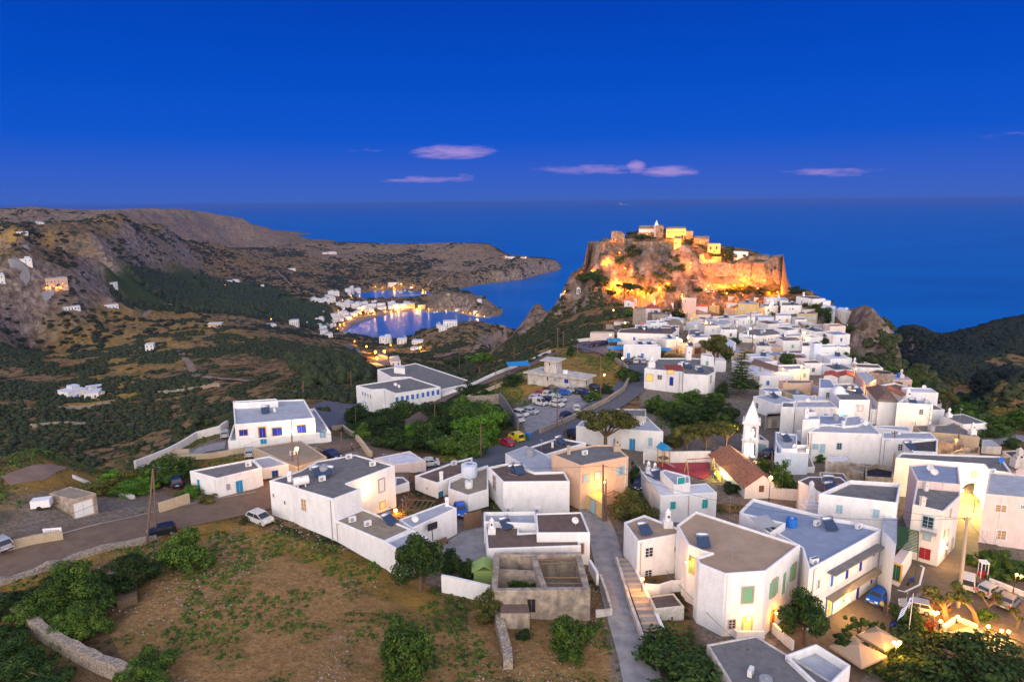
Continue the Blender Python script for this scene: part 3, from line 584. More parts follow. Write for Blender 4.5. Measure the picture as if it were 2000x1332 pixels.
def roofhit(u,v,key=None,tol=0):
 best=None
 for b in BL.values():
  if key and b['key']!=key:continue
  p=at_z(u,v,b['roofz'])
  if p[1]>0 and inpoly(np.array([p[0]]),np.array([p[1]]),b['P'])[0]:
   t=np.linalg.norm(p-CAM)
   if best is None or t<best[0]:best=(t,b,p)
 if best is None and tol:
  for b in BL.values():
   p=at_z(u,v,b['roofz']);d_=pdist(np.array([p[0]]),np.array([p[1]]),b['P'])[0]if p[1]>0 else 99
   if d_<tol:
    q_=np.array(b['P']).mean(0);w_2=min(1,(d_+.5)/max(1,np.linalg.norm(q_-p[:2])));p=np.array([*(p[:2]+(q_-p[:2])*w_2),p[2]]);t=np.linalg.norm(p-CAM)+d_*50
    if best is None or t<best[0]:best=(t,b,p)
  if best:best=(np.linalg.norm(best[2]-CAM),best[1],best[2])
 return best
def chim(f,x,y,hp,kind='round',m='white',key=None):
 "chimney standing on a roof at (x, y), hp zoom pixels tall"
 u,v=px(f,x,y);r=roofhit(u,v,key,4.0)
 if not r:
  MISS.append(('chim',f,x,y));return
 t,b,p=r;hm=min(hp/FR[f][2]*t/FPX*1.08,5);off=b['off'];c=(p[0]-off[0],p[1]-off[1],p[2]-off[2]);mb=MB();w=hm*.30
 if kind=='round':
  mb.box((c[0],c[1],c[2]+hm*.18),(w*1.5,w*1.5,hm*.36));mb.tube((c[0],c[1],c[2]+hm*.3),(c[0],c[1],c[2]+hm*.78),w*.55,w*.40,12);mb.tube((c[0],c[1],c[2]+hm*.78),(c[0],c[1],c[2]+hm*.82),w*.52,w*.52,12)
  mb.tube((c[0],c[1],c[2]+hm*.82),(c[0],c[1],c[2]+hm),w*.40,w*.05,12)
 elif kind=='stack':
  mb.box((c[0],c[1],c[2]+hm*.25),(w*2.1,w*1.5,hm*.5));mb.box((c[0],c[1],c[2]+hm*.55),(w*1.4,w*1.1,hm*.2));mb.box((c[0],c[1],c[2]+hm*.8),(w*.8,w*.8,hm*.4));mb.tube((c[0],c[1],c[2]+hm*.98),(c[0],c[1],c[2]+hm*1.1),w*.45,w*.1,8)
 else:
  mb.box((c[0],c[1],c[2]+hm*.45),(w*1.3,w*1.3,hm*.9));mb.box((c[0],c[1],c[2]+hm*.93),(w*1.6,w*1.6,hm*.08));mb.box((c[0],c[1],c[2]+hm*.99),(w*.9,w*.9,hm*.08))
 mb.build('chimney',m,b['e'])
 if hm>1.2:
  k=MB();k.box((c[0],c[1]-w*.62,c[2]+hm*.62),(w*.3,w*.12,hm*.10));k.build('smoke_opening','black',b['e'])
# ------------------------------------------------------------------ buildings: roof corners and one foot, read from the photo
def village():
 # --- west: the bungalow, sheds and the big house
 B('terr','b',[(368,425),(1075,362),(962,198),(410,305)],(0,493),par=.7,roof='r_light',name='terrace_wall',label='low white terrace wall around the blue-shuttered bungalow',cat='terrace wall')
 B('bung','b',[(414,312),(965,265),(892,138),(402,155)],(0,468),roof='r_light',par=.3,label='white bungalow with royal blue shutters and a broad pale flat roof')
 B('bungbox','b',[(405,165),(712,150),(700,134),(402,152)],None,h=6.2,roof='r_light',par=.15,label='narrow raised rear roof strip behind the blue-shuttered bungalow',cat='extension',name='house_extension')
 B('lowA','b',[(105,628),(292,680),(603,605),(535,546)],(1,812),roof='r_grey',par=.25,label='long low white cottage with two blue doors beside the road')
 B('lowB','b',[(603,614),(785,582),(655,525),(537,546)],(1,662),roof='r_light',par=.2,label='low white annex with a pale roof and blue window behind the street lamp post')
 B('shed','b',[(540,466),(838,606),(1048,532),(870,418)],(1,690),roof='r_sand',wall='tan',par=.12,name='garage',cat='garage',label='tan flat-roofed concrete garage lit by the street lamp')
 B('big','b',[(650,695),(800,728),(850,752),(1087,822),(1283,748),(1187,712),(1512,590),(1240,515),(980,560),(860,625)],(3,1108),roof='r_grey',par=.18,label='large white two-storey house with dark grey roof, rooftop tanks and air conditioners')
 B('bigx','b',[(1510,738),(1612,703),(1570,668),(1512,668)],(0,790),roof='r_grey',par=.2,name='house_extension',cat='extension',label='small white side wing behind the timber pergola')
 B('low5','b',[(1096,966),(1437,1110),(1628,1024),(1296,886)],(1,1300),roof='r_sand',par=.18,label='low white wing with flat beige roof and one solar water heater')
 B('low6','b',[(1439,1112),(1530,1166),(1735,1080),(1632,1028)],(1,1371),roof='r_light',par=.35,label='small white wing with sunken pale roof beside the tree in the yard',cat='extension',name='house_extension')
 B('low9','c',[(262,545),(350,604),(640,470),(558,436)],(2,640),roof='r_light',par=.15,label='long white wing with pale roof along the paved yard')
 B('wsh','c',[(98,147),(240,190),(440,165),(335,100)],(2,240),roof='r_white',par=.12,wall='palepink',label='low shed with bright white roof and pinkish walls beside the road bend',name='shed',cat='shed')
 B('c10','c',[(365,262),(512,310),(600,275),(740,222),(742,140),(620,172)],(1,410),roof='r_brown',par=.25,label='white flat-roofed house with brown roof and small ornate chimney')
 B('c10b','c',[(583,345),(712,390),(846,350),(845,190),(742,222),(590,290)],(1,497),roof='r_sand',par=.5,label='unfinished white house with cluttered roof holding a big white water tank')
 B('c11','c',[(842,205),(940,302),(1375,298),(1342,232),(1150,238),(972,178)],(1,498),roof='r_brown',par=.35,label='tall white house with blank front and a solar heater on its brown roof')
 B('c12','c',[(955,118),(1150,235),(1256,230),(1256,150),(1090,68)],None,h=4.2,roof='r_light',par=.05,label='white shed with plain pale roof behind the tall blank-fronted house',name='shed',cat='shed')
 B('c13','c',[(1110,76),(1215,125),(1482,46),(1300,14)],None,h=3.6,roof='r_dark',par=.3,label='low white house with near-black roof and tilted solar heater beside the road')
 B('c14','F',[(1077,886),(1134,909),(1228,891),(1200,868),(1160,868),(1110,878)],(1,996),roof='r_grey',par=.25,wall='orange',label='two-storey peach and pink house with pale blue shutters')
 B('c14b','F',[(1077,887),(1133.5,911),(1112,895),(1090,884)],None,z=BL['c14']['z']-.15,wall='pink',roof='r_brown',par=.1,name='house_extension',cat='extension',label='pink painted side of the two-storey peach house')if False else None
 B('c14y','c',[(1450,362),(1592,448),(1597,330),(1540,332)],(1,552),wall='yellow',roof='yellow',par=.02,name='garden_wall',cat='garden wall',label='yellow courtyard wall with arched grey-blue gate under the peach house')
 B('c15','c',[(835,738),(1448,716),(1412,612),(1045,632),(1050,572),(820,560)],(0,870),roof='r_brown',par=.22,label='low white house with brown roof and tall pipe chimney behind the ruin')
 B('c15b','c',[(1160,634),(1508,632),(1452,496),(1150,505)],(1,842),roof='r_brown',par=.18,label='white house with dark brown roof at the head of the lane')
 B('c15c','c',[(815,560),(1165,574),(1150,492),(815,496)],None,h=3.4,roof='r_light',par=.5,label='narrow white courtyard house with pale sunken roof under the blank-fronted house')
 B('c16s','c',[(925,1156),(1113,1156),(1098,1072),(930,1068)],(1,1262),roof='r_brown',wall='ruin',par=.02,name='stone_shed',cat='shed',label='small square stone shed leaning on the roofless ruin')
 # --- middle: the corner house
 B('d17a','d',[(393,295),(483,420),(808,360),(730,325),(525,247)],(1,655),roof='r_tan',par=.25,label='white two-storey house with tan roof and pointed white chimney by the stairs')
 B('d17b','d',[(735,312),(858,222),(1537,440),(1315,612),(1048,630),(880,562),(855,522),(948,492),(905,482),(808,440)],(4,1034),roof='r_tan',par=.28,label='tan-roofed white corner house with green shutters and a faceted front')
 B('d17s','d',[(552,775),(592,860),(786,840),(715,752)],(1,930),wall='dirty',roof='r_dark',par=.08,name='outhouse',cat='outhouse',label='small dirty white outhouse with dark roof below the planted terrace')
 B('d18','f',[(232,1055),(400,1280),(892,1250),(800,1167),(520,1190),(395,1066),(240,1070)],(1,1499),roof='r_white',par=.06,label='white house with teal shutters and bluish whitewashed roof')
 B('d18b','f',[(395,1062),(520,1185),(660,1165),(655,1105),(440,1050)],None,h=5.6,roof='r_light',par=.2,label='white rear block of the teal-shuttered house facing the playground')
 B('d19','F',[(1580,1113),(1725,1033),(1665,1017),(1632,1012),(1470,972),(1444,998),(1566,1068)],(1,1143),roof='r_blue',par=.45,label='long white inn with royal blue shutters, balcony and grey-blue roof',cat='inn')
 B('d19c','d',[(1145,232),(1340,372),(1442,300),(1255,255)],None,z=BL['d19']['z']+.5,roof='r_dark',par=.9,name='roof_courtyard',cat='roof terrace',label='small walled roof terrace with glass canopy on the inn')
 B('d20','F',[(1380,1257),(1477,1239),(1650,1345),(1600,1450),(1480,1420)],None,h=3.6,roof='r_grey',wall='dirty',par=.12,label='low building with stained grey concrete roof at the bottom of the lane')
 B('d20b','F',[(1533,1278),(1594,1256),(1662,1298),(1610,1350)],None,h=5.0,roof='r_light',par=.9,label='white flat-roofed house with tall parapet beside the garden')
 B('e22','e',[(330,112),(838,172),(862,42),(530,22)],(1,560),roof='r_grey',par=.6,label='long white building with three air conditioners on its blank end wall')
 B('e22b','e',[(195,27),(345,110),(545,62),(470,2),(262,0)],None,h=5.2,roof='r_brown',wall='bluewhite',par=.1,label='small white building with brown roof beside the stepped white monument')
 B('e23','e',[(742,345),(830,440),(838,270),(745,262)],None,h=8.5,roof='r_light',par=.05,wall='bluewhite',label='narrow white side wall wing between the inn and the stairs',name='house_extension',cat='extension')
 B('e23g','e',[(720,520),(862,572),(942,440),(900,425),(820,520)],None,h=3.2,roof='palepink',wall='white',par=.02,name='gate_wall',cat='gate wall',label='white stair wall with yellow-framed green gate')
 B('m24','m',[(548,1095),(960,1190),(1178,985),(1175,850),(605,790)],(1,1920),roof='r_grey',wall='offwhite',par=.2,label='three-storey stone-white house with iron balcony and dark red door')
 B('m24b','m',[(505,585),(605,788),(1178,840),(1152,600),(765,562)],None,z=BL['m24']['z']+1.0,roof='r_blue',wall='palepink',par=.2,label='rear white house with blue-grey roof and satellite dish beside the archway')
 B('m25','m',[(330,490),(1000,545),(1480,577),(1540,655),(1845,690),(1690,468),(880,440),(400,420)],(2,1095),roof='r_grey',par=.25,label='long building with grey roof over a brightly lit archway',cat='arched building')
 B('m30','m',[(155,285),(325,480),(560,412),(440,275)],(1,640),roof='r_grey',wall='tan',par=.3,label='tan house with solar heater and white obelisk chimney beside the lane')
 B('m26','m',[(1490,960),(1960,1002),(2420,1040),(2420,760),(1960,700),(1545,665)],(0,1600),roof='r_light',wall='palepink',par=.3,label='pale pink two-storey block at the edge of the plaza')
 B('m28','m',[(440,318),(555,405),(872,420),(882,243),(740,250),(530,272)],None,h=6.2,roof='r_dark',par=.35,label='white house with dark teal roof and white corner stub')
 B('m27','m',[(150,240),(868,245),(782,158),(155,155)],None,h=5.6,roof='r_light',par=.12,label='white house with wide pale roof behind the obelisk chimney')
 B('m29','m',[(30,90),(545,150),(480,80),(60,70)],None,h=4.8,roof='r_light',par=.1,desc='white house with pale roof')
 B('m44','m',[(562,70),(650,152),(1160,188),(1430,228),(1085,28),(962,62)],(3,440),roof='r_grey',wall='tan',par=.12,label='tan house with long ribbed grey roof and rough stone end')
 B('m46','m',[(1450,343),(1712,352),(1575,252),(1452,262)],(1,452),roof='r_light',wall='dirty',par=.1,label='whitewashed rubble cottage beyond the ruined walls')
 B('m47','m',[(1715,400),(1860,500),(2050,500),(2010,385)],None,h=3.6,roof='r_dark',wall='dirty',par=.2,label='low house with dark roof on the road above the archway')
 B('m48','m',[(1740,530),(1900,640),(2120,640),(2040,500)],None,h=6.0,kind='gable',roof='tiles_tan',wall='palepink',rise=.8,label='house with weathered tan tiles and a fat round chimney')
 # --- north east quarter
 B('k31','F',[(1577,843),(1723,847.5),(1696,822),(1598,830)],(1,908),roof='r_light',par=.28,label='long white cornice house with pale green doors lit by a wall lamp')
 B('k32','k',[(866,632),(1135,624),(1087,576),(872,592)],None,h=7.6,roof='r_light',par=.05,desc='windowless white roof block')
 B('k32b','k',[(870,520),(1085,520),(960,430),(880,440)],None,h=7.8,roof='r_brown',par=.4,desc='white house with open rubble loft')
 B('k33','k',[(275,580),(330,540),(790,530),(800,510),(330,515)],(0,812),wall='dirty',roof='r_sand',par=.1,label='derelict whitewashed facade with stone-arched blocked windows')
 B('k33b','k',[(525,440),(740,440),(730,370),(540,355)],None,h=6.6,roof='r_grey',par=.1,desc='low white house with grey roof')
 B('k34','k',[(745,442),(1402,442),(1290,330),(765,335)],None,h=6.4,roof='r_light',wall='offwhite',par=.35,desc='broad white house with pale walled roof')
 B('k34b','k',[(1090,690),(1480,740),(1620,720),(1500,575),(1110,560)],None,h=6.0,roof='r_blue',par=.15,desc='white house with sloping blue-grey roof')
 B('k34c','k',[(1480,740),(1720,720),(1880,660),(1720,570),(1540,590)],None,h=6.2,roof='r_light',par=.1,desc='white house with bluish roof terrace')
 B('k35','k',[(698,70),(1008,58),(1028,20),(640,14),(488,22),(560,55)],(0,325),wall='orange',roof='r_grey',par=.15,label='peach orange house with dark roof and round water barrels')
 B('k35b','k',[(1008,193),(1293,187),(1190,155),(1010,72)],(1,306),wall='orange',roof='r_blue',par=.12,desc='lower peach house with blue-grey roof')
 B('k36a','F',[(1640,781),(1700,781),(1683,766),(1645,758),(1622,763)],(0,829),roof='r_grey',wall='white',par=.12,label='white house with pink-framed windows glowing under the wall lamp')
 B('k36b','F',[(1700,799.5),(1760,799.5),(1729,782),(1701,782)],(1,832),roof='r_light',par=.15,desc='white block with pink-framed windows and sunken roof')
 B('h37','h',[(946,962),(1567,960),(1397,878),(815,875)],(1,1197),roof='r_grey',par=.12,desc='plain white cube house with grey roof')
 B('h38','h',[(345,608),(528,815),(810,822),(640,590)],None,h=6.0,kind='hip',roof='tiles_old',rise=1.1,label='white house with old brown hip-tiled roof and white chimneys')
 B('h38b','h',[(640,600),(1000,780),(900,700),(740,620)],None,h=5.2,kind='gable',roof='tiles',rise=.5,desc='narrow house with orange tiled lean-to roof')
 B('h39','h',[(815,848),(1385,882),(1262,768),(1022,756),(900,792)],None,h=6.4,roof='r_light',par=.8,desc='white house with high bright parapet')
 B('h40','h',[(500,488),(1058,498),(937,413),(400,405),(330,440)],(1,678),wall='pink',roof='r_light',par=.12,label='salmon pink house with two tall chimneys above the crag slope')
 B('h40b','h',[(165,362),(330,560),(500,480),(400,408),(350,362)],None,h=6.5,wall='pink',roof='r_light',par=.1,desc='pink street-front house lit orange')
 B('h41','h',[(1078,722),(1303,714),(1192,672),(1080,690)],(1,757),roof='r_light',par=.1,desc='small white cube house')
 B('h42','h',[(1290,800),(1405,887),(1517,862),(1482,787),(1390,765)],(2,930),wall='palepink',roof='r_dark',par=.15,desc='pale pink house with dark roof')
 B('h43','h',[(1560,1112),(1940,1122),(1802,1062),(1562,1060)],(1,1252),roof='r_light',par=.35,desc='white house with walled pale roof')
 B('h47','h',[(60,255),(300,347),(473,330),(472,262),(330,215),(190,225)],(2,352),roof='r_grey',par=.15,desc='white corner house with grey roof')
 B('h48','h',[(380,368),(620,408),(765,395),(690,350),(500,335)],None,h=4.5,roof='r_dark',wall='stone',par=.2,desc='low dark-roofed outbuilding',cat='outbuilding',name='outbuilding')
 B('g49','g',[(25,157),(265,162),(240,137),(30,127)],(1,200),roof='r_light',par=.1,desc='long low white house')
 B('g50','g',[(42,232),(165,250),(170,215),(60,200)],None,h=4.6,kind='gable',roof='tiles_red',rise=.5,desc='house with rust red tiles')
 B('g51','g',[(172,240),(300,245),(290,205),(170,205)],None,h=4.6,kind='gable',roof='tiles_red',rise=.5,desc='house with rust red tiles')
 B('g52','g',[(225,308),(355,325),(330,268),(160,270)],(1,350),wall='tan',roof='r_dark',par=.35,desc='tan house with dark sunken roof')
 B('g53','g',[(0,345),(150,345),(100,270),(0,260)],None,h=5.5,roof='r_blue',par=.1,desc='white house with wide blue-grey roof')
 B('i51','i',[(905,135),(958,162),(1146,162),(1080,126)],(2,292),roof='r_brown',par=.12,label='white house with brown roof and one glowing orange side')
 B('j52','j',[(1365,947),(1772,936),(1692,900),(1490,900)],(1,1195),roof='r_light',par=.35,label='tall white two-storey house with horizontal mouldings above the slope')
 B('j52t','j',[(1290,866),(1370,890),(1490,886),(1415,850)],None,z=BL['j52']['z']+1.4,roof='r_grey',par=.1,wall='bluewhite',desc='square white stair tower')
 B('j53','j',[(765,782),(880,847),(1168,842),(1102,780)],(1,1005),roof='r_grey',par=.12,desc='big white house with grey roof')
 B('j53b','j',[(1170,930),(1300,925),(1290,850),(1170,850)],None,h=5.5,roof='r_brown',par=.5,desc='white terrace house with pergola')
 B('j54','j',[(400,952),(866,946),(765,890),(450,880)],(1,1005),wall='orange',roof='r_light',par=.25,desc='peach house with pale roof')
 B('j54b','j',[(495,1080),(925,1072),(870,1005),(500,1012)],(0,1165),wall='yellow',roof='r_blue',par=.12,desc='cream house with blue-grey roof')
 B('j55','j',[(185,730),(510,772),(862,738),(740,655),(420,650)],(0,840),roof='r_grey',par=.15,desc='long white curved-front house with small red windows')
 B('j56','j',[(0,962),(75,1047),(262,1012),(182,935)],(1,1150),wall='tan',roof='r_blue',par=.1,desc='cream house with grey-blue roof')
 B('j57','j',[(468,574),(820,607),(1002,605),(860,560),(800,530),(480,522)],(0,655),wall='palepink',roof='r_blue',par=.1,desc='pale pink terrace house')
 B('j58','j',[(760,452),(1007,457),(940,415),(762,415)],(1,600),roof='r_light',par=.2,desc='white cube house with yellow-lit window')
 B('j59','j',[(1090,420),(1405,422),(1422,408),(1280,390),(1130,398)],(1,640),wall='tan',roof='r_brown',par=.1,label='sandy brown two-storey house with six pale windows')
 B('j61','j',[(1080,152),(1342,193),(1540,187),(1400,150),(1200,140)],(1,300),roof='r_brown',par=.12,label='long white house with brown roof on the sea edge')
 B('j61b','j',[(1500,230),(1623,225),(1600,214),(1515,210)],(1,300),roof='r_white',par=.1,desc='small white cube')
 B('j62','j',[(840,292),(1170,292),(1100,250),(862,242)],(1,412),roof='r_grey',par=.12,desc='white house with grey roof')
 B('j63','j',[(130,332),(385,355),(602,326),(480,300),(175,300)],(1,545),wall='yellow',roof='r_light',par=.12,label='yellow mansion with blue doors on two floors')
 B('j63t','j',[(172,262),(448,280),(500,252),(445,230),(200,232)],None,z=BL['j63']['z']+2.2,wall='yellow',roof='r_light',par=.1,desc='yellow upper storey block')
 B('j64','j',[(-45,350),(140,360),(135,330),(-20,325)],(1,432),wall='tan',roof='r_sand',par=.1,desc='low tan house')
 B('j65','j',[(-10,258),(172,262),(310,242),(300,205),(170,180),(20,230)],(0,332),roof='r_light',par=.1,desc='white house with round vent')
 B('j66','j',[(20,152),(365,152),(365,130),(25,125)],(0,225),wall='palepink',roof='r_grey',par=.15,desc='pink house with solar panels')
 B('j67','j',[(420,177),(762,172),(760,148),(430,148)],(0,250),roof='r_white',wall='bluewhite',par=.1,desc='low bluish white house')
 B('j68','j',[(600,310),(802,295),(740,262),(520,270)],(1,405),roof='r_grey',par=.1,desc='white house with stepped chimney')
 B('j69','j',[(830,212),(962,212),(920,170),(830,170)],(1,260),roof='r_light',par=.1,desc='small white house')
 B('j70','j',[(1005,642),(1157,640),(1130,605),(1000,605)],(1,738),roof='r_grey',par=.1,desc='small white house with green door')
 B('j71','j',[(880,782),(1228,762),(1130,720),(900,740)],(1,832),roof='r_light',par=.2,desc='white house with cluttered terrace')
 B('j72','j',[(1175,362),(1452,352),(1400,315),(1180,310)],(0,415),roof='r_sand',wall='offwhite',par=.1,desc='pale low house')
 B('j73','j',[(0,457),(232,450),(215,430),(0,435)],(1,532),wall='pink',roof='r_light',par=.1,desc='low pink house with red door')
 B('j74','j',[(90,692),(352,640),(300,600),(120,600)],(0,725),roof='r_brown',par=.2,desc='white house with red gable and dark terrace')
 B('j75','j',[(235,800),(480,812),(500,790),(260,780)],(1,880),wall='offwhite',roof='r_grey',par=.1,desc='small lamplit white house')
 B('n94','j',[(-20,902),(142,882),(60,845),(-60,850)],(1,930),roof='r_light',par=.1,desc='white house with pale roof')
 # --- north west quarter
 B('n75','n',[(205,720),(1065,743),(1145,680),(1100,640),(430,645),(245,665)],(0,908),roof='r_brown',par=.1,label='white hotel with rubble stone front panel and rows of solar heaters',cat='hotel',name='hotel')
 B('n76','n',[(302,917),(890,937),(862,908),(700,903),(310,900)],(0,1130),roof='r_white',par=.3,label='white taverna with two tall blue shuttered doors behind parked cars',cat='taverna')
 B('n77','n',[(1165,928),(1400,947),(1560,927),(1700,905),(1640,880),(1190,872)],(1,1062),wall='tan',roof='r_light',par=.1,label='cream garage house with brown roller door beside the pine')
 B('n78','n',[(1305,767),(1607,777),(1565,700),(1500,660),(1330,665)],(1,882),wall='offwhite',roof='r_grey',par=.15,desc='white house with a glowing corner lamp')
 B('n79','n',[(632,327),(880,337),(800,300),(690,290)],(1,560),kind='hip',roof='tiles_red',rise=1.2,wall='palepink',label='tall stone tower house with red hip roof and green shutters')
 B('n79a','n',[(680,415),(750,432),(1000,432),(900,395),(700,395)],(1,592),wall='stone_near',roof='r_grey',par=.1,desc='square stone house')
 B('n79b','n',[(450,352),(560,356),(652,347),(632,322),(540,322)],(1,620),wall='stone_near',roof='r_sand',par=.1,desc='narrow stone house')
 B('n79c','n',[(560,552),(725,552),(702,530),(582,530)],(0,622),wall='darkpink',roof='r_grey',par=.15,desc='low dusky pink house')
 B('n80','n',[(770,252),(1085,257),(1062,235),(790,238)],(1,365),roof='r_dark',par=.12,desc='white house with dark flat roof')
 B('n82','n',[(1215,172),(1442,187),(1430,150),(1230,135)],(0,300),wall='palepink',roof='r_light',par=.1,desc='pale pink house with curved roof')
 B('n83','n',[(1295,300),(1622,302),(1580,235),(1350,240)],(1,402),kind='hip',roof='tiles_red',rise=1.6,label='broad white house with large red hip roof')
 B('n84','n',[(870,497),(1012,502),(1180,482),(1060,470),(900,475)],(0,600),wall='bluewhite',roof='r_white',par=.1,desc='white house with painted-in blue light, two dark windows')  # white walls; the blue light on them is put into the colour
 B('n84b','n',[(1015,560),(1235,600),(1180,530),(1040,520)],None,h=4.5,kind='gable',roof='r_sand',wall='stone_near',rise=.6,desc='old stone vaulted house')
 B('n85','n',[(1460,442),(1672,447),(1620,405),(1440,405)],(1,560),roof='r_light',par=.12,desc='white cube house')
 B('n86','n',[(1560,545),(1870,602),(2000,560),(1930,510),(1600,515)],(1,720),roof='r_light',wall='offwhite',par=.1,desc='large white house with pale flat roof')
 B('n87','n',[(1640,302),(1802,307),(1792,262),(1650,258)],(1,422),wall='yellow',roof='r_sand',par=.1,desc='lamplit cream house')
 B('n88','n',[(1500,195),(1850,240),(1850,185),(1700,160),(1510,160)],(1,322),wall='stone_near',roof='r_sand',par=.2,desc='rubble stone house')
 B('n89','n',[(1695,482),(1930,475),(1920,455),(1700,460)],(1,515),wall='offwhite',roof='r_light',par=.1,desc='low white terrace house')
 B('n90','n',[(150,552),(330,562),(400,545),(180,535)],(0,610),wall='palepink',roof='r_sand',par=.1,desc='low beige house')
 B('n90b','n',[(25,590),(150,600),(230,640),(120,585)],(1,655),wall='stone_near',roof='r_grey',par=.1,desc='grey stone house')
 B('n91','n',[(-220,725),(160,722),(140,700),(-200,700)],(1,810),wall='palepink',roof='r_sand',par=.1,desc='long beige terrace wall building')
 B('n92','n',[(740,612),(1100,628),(1272,612),(1240,593),(900,590)],(1,700),roof='r_white',par=.3,desc='long white terrace')
 B('n93','n',[(1610,800),(1930,797),(1850,730),(1640,740)],(0,885),roof='r_dark',par=.2,desc='white house with dark roof')
 B('n95','n',[(1600,870),(2010,960),(2060,870),(1960,820),(1640,830)],None,h=4.5,roof='r_white',par=.15,desc='white house with bright roof')
 # --- centre, around the chapel and the arched-window house
 B('f95','f',[(260,175),(590,206),(600,222),(815,234),(877,202),(868,165),(860,92),(640,85),(372,86),(300,150)],(3,425),roof='r_grey',par=.3,label='large white house with glowing arched window and red roof canopy')
 B('f96','f',[(870,108),(970,112),(950,86),(872,84)],(1,207),roof='r_white',par=.05,desc='white cube')
 B('f96b','f',[(750,60),(865,80),(850,52),(760,42)],None,h=8.5,roof='r_light',par=.1,desc='small white stair cabin')
 B('f97','F',[(1125,832),(1296,843),(1262,812),(1150,807)],(1,886),roof='r_light',par=.25,label='white house with bright blue doors beneath the round tree')
 B('f97b','f',[(-60,572),(275,592),(275,526),(0,522)],None,h=5.2,wall='dirty',roof='r_grey',par=.25,desc='weathered grey-walled house')
 B('f99','f',[(1240,792),(1340,806),(1262,748),(1240,748)],(1,918),roof='r_brown',par=.08,label='small white garage with pale green door behind the bell tower',cat='garage',name='garage')
 B('f101','f',[(1256,340),(1310,373),(1453,376),(1420,340)],(2,482),roof='r_blue',par=.1,desc='white house with sloping cut front')
 B('f102','f',[(1190,246),(1410,248),(1402,236),(1205,234)],(1,340),wall='tan',roof='tan',par=.02,name='garden_wall',cat='garden wall',label='long tan garden wall behind the tall conifer')
 B('f103','f',[(1190,132),(1422,195),(1405,160),(1240,98)],None,h=4.5,kind='gable',roof='tiles_old',rise=.7,wall='offwhite',label='long low house with dark red tiled roof behind the conifer')
 B('f103b','f',[(1150,195),(1262,240),(1562,242),(1500,182),(1185,135)],None,h=3.8,roof='r_white',par=.1,desc='low house with patched white roof sheets')
 B('f104','F',[(1515,862),(1526,876),(1557,876),(1557,848),(1514,842)],None,h=4.5,wall='bluewhite',roof='r_light',par=.3,desc='bluish white courtyard house')
 B('f104b','F',[(1513,885),(1580,885),(1578,868),(1515,868)],None,h=4.2,wall='bluewhite',roof='r_light',par=.6,desc='bluish white walled terrace house')
 B('f105','f',[(1418,868),(1542,1032),(1740,1032),(1672,865)],(1,1080),roof='r_sand',par=.06,label='low white house with beige roof lit by the tall lamp post')
 B('f106','k',[(1222,1193),(1562,1203),(1622,1278),(1240,1290)][::-1],None,h=3.0,roof='r_white',wall='dirty',par=.06,desc='low house with flaking white roof')
 B('g108','g',[(0,1070),(20,1170),(285,1185),(215,1080)],None,h=5.0,wall='dirty',roof='r_brown',par=.1,desc='house with brown roof and orange edge')
 B('g110','g',[(130,1000),(390,1080),(400,1010),(290,990)],None,h=3.5,wall='ruin',roof='stone_near',par=.5,name='ruined_house',cat='ruin',desc='collapsed rubble house')
 B('g111','g',[(400,1110),(640,1125),(650,1030),(500,1000),(400,1020)],None,h=4.0,wall='ruin',roof='black',par=.8,name='ruined_house',cat='ruin',desc='roofless rubble house with bare beams')
 B('g112','g',[(1030,805),(1150,830),(1240,800),(1180,765),(1035,800)],None,h=3.2,wall='ruin',roof='stone_near',par=.6,name='ruined_house',cat='ruin',desc='ruined rubble walls')
 B('g113','g',[(1130,905),(1390,920),(1395,850),(1230,870)],None,h=3.2,wall='ruin',roof='stone_near',par=.9,name='ruined_house',cat='ruin',desc='broken rubble enclosure')
 # --- school and control building
 B('sch','q',[(113,364),(215,389),(290,384),(362,414),(648,372),(455,310)],(0,503),roof='r_grey',par=.3,label='white school wing with a row of blue shutters',cat='school',name='school')
 B('sch2','q',[(247,262),(335,310),(455,310),(652,388),(752,366),(868,346),(490,222),(420,236)],(3,440),roof='r_grey',par=.25,label='long taller white school hall with sloping grey roof',cat='school hall',name='school_hall')
 B('schs','q',[(352,250),(422,258),(418,236),(358,236)],None,z=BL['sch2']['z']+1.6,roof='r_white',par=.05,desc='square white stair cabin')
 B('ctl','q',[(1195,282),(1555,325),(1605,303),(1290,255)],(1,400),roof='r_grey',wall='dirty',par=.05,label='derelict single-storey control building with flaking white walls',cat='control building')
 b=BL['ctl'];mb=MB();mb.prism(inset(b['P'],-.8),b['z']-.1,b['z']+.25);mb.build('roof_slab','dirty',b['e'],off=b['off'])
 B('ctt','q',[(1300,205),(1375,212),(1410,198),(1330,190)],None,z=BL['ctl']['z']+3.6,roof='r_grey',wall='dirty',par=.05,label='square observation cabin on the derelict control building',cat='cabin',name='observation_cabin')
 b=BL['ctt'];mb=MB();mb.prism(inset(b['P'],-.9),b['z']-.1,b['z']+.18);mb.build('roof_slab','dirty',b['e'],off=b['off'])
 B('gar','a',[(268,290),(405,325),(530,288),(390,252)],(1,428),roof='r_sand',wall='ruin',par=.06,label='small concrete block garage with white roller door beside the road',cat='garage',name='garage')
 B('ch1','j',[(1480,318),(1690,352),(1700,322),(1560,295)],None,h=4.5,kind='gable',roof='r_white',rise=.8,wall='bluewhite',desc='bluish white barrel-roofed chapel',cat='chapel',name='chapel')
 B('ch2','j',[(1700,352),(1870,400),(1972,380),(1900,340),(1760,320)],(1,610),roof='r_white',par=.05,wall='offwhite',label='white church with pointed belfry above the crag',cat='church',name='church')
 B('nch','n',[(315,222),(440,238),(475,215),(350,195)],None,h=4.2,kind='gable',roof='tiles',rise=1.0,wall='white',label='little white chapel with orange tiles and twin-arch belfry',cat='chapel',name='chapel')
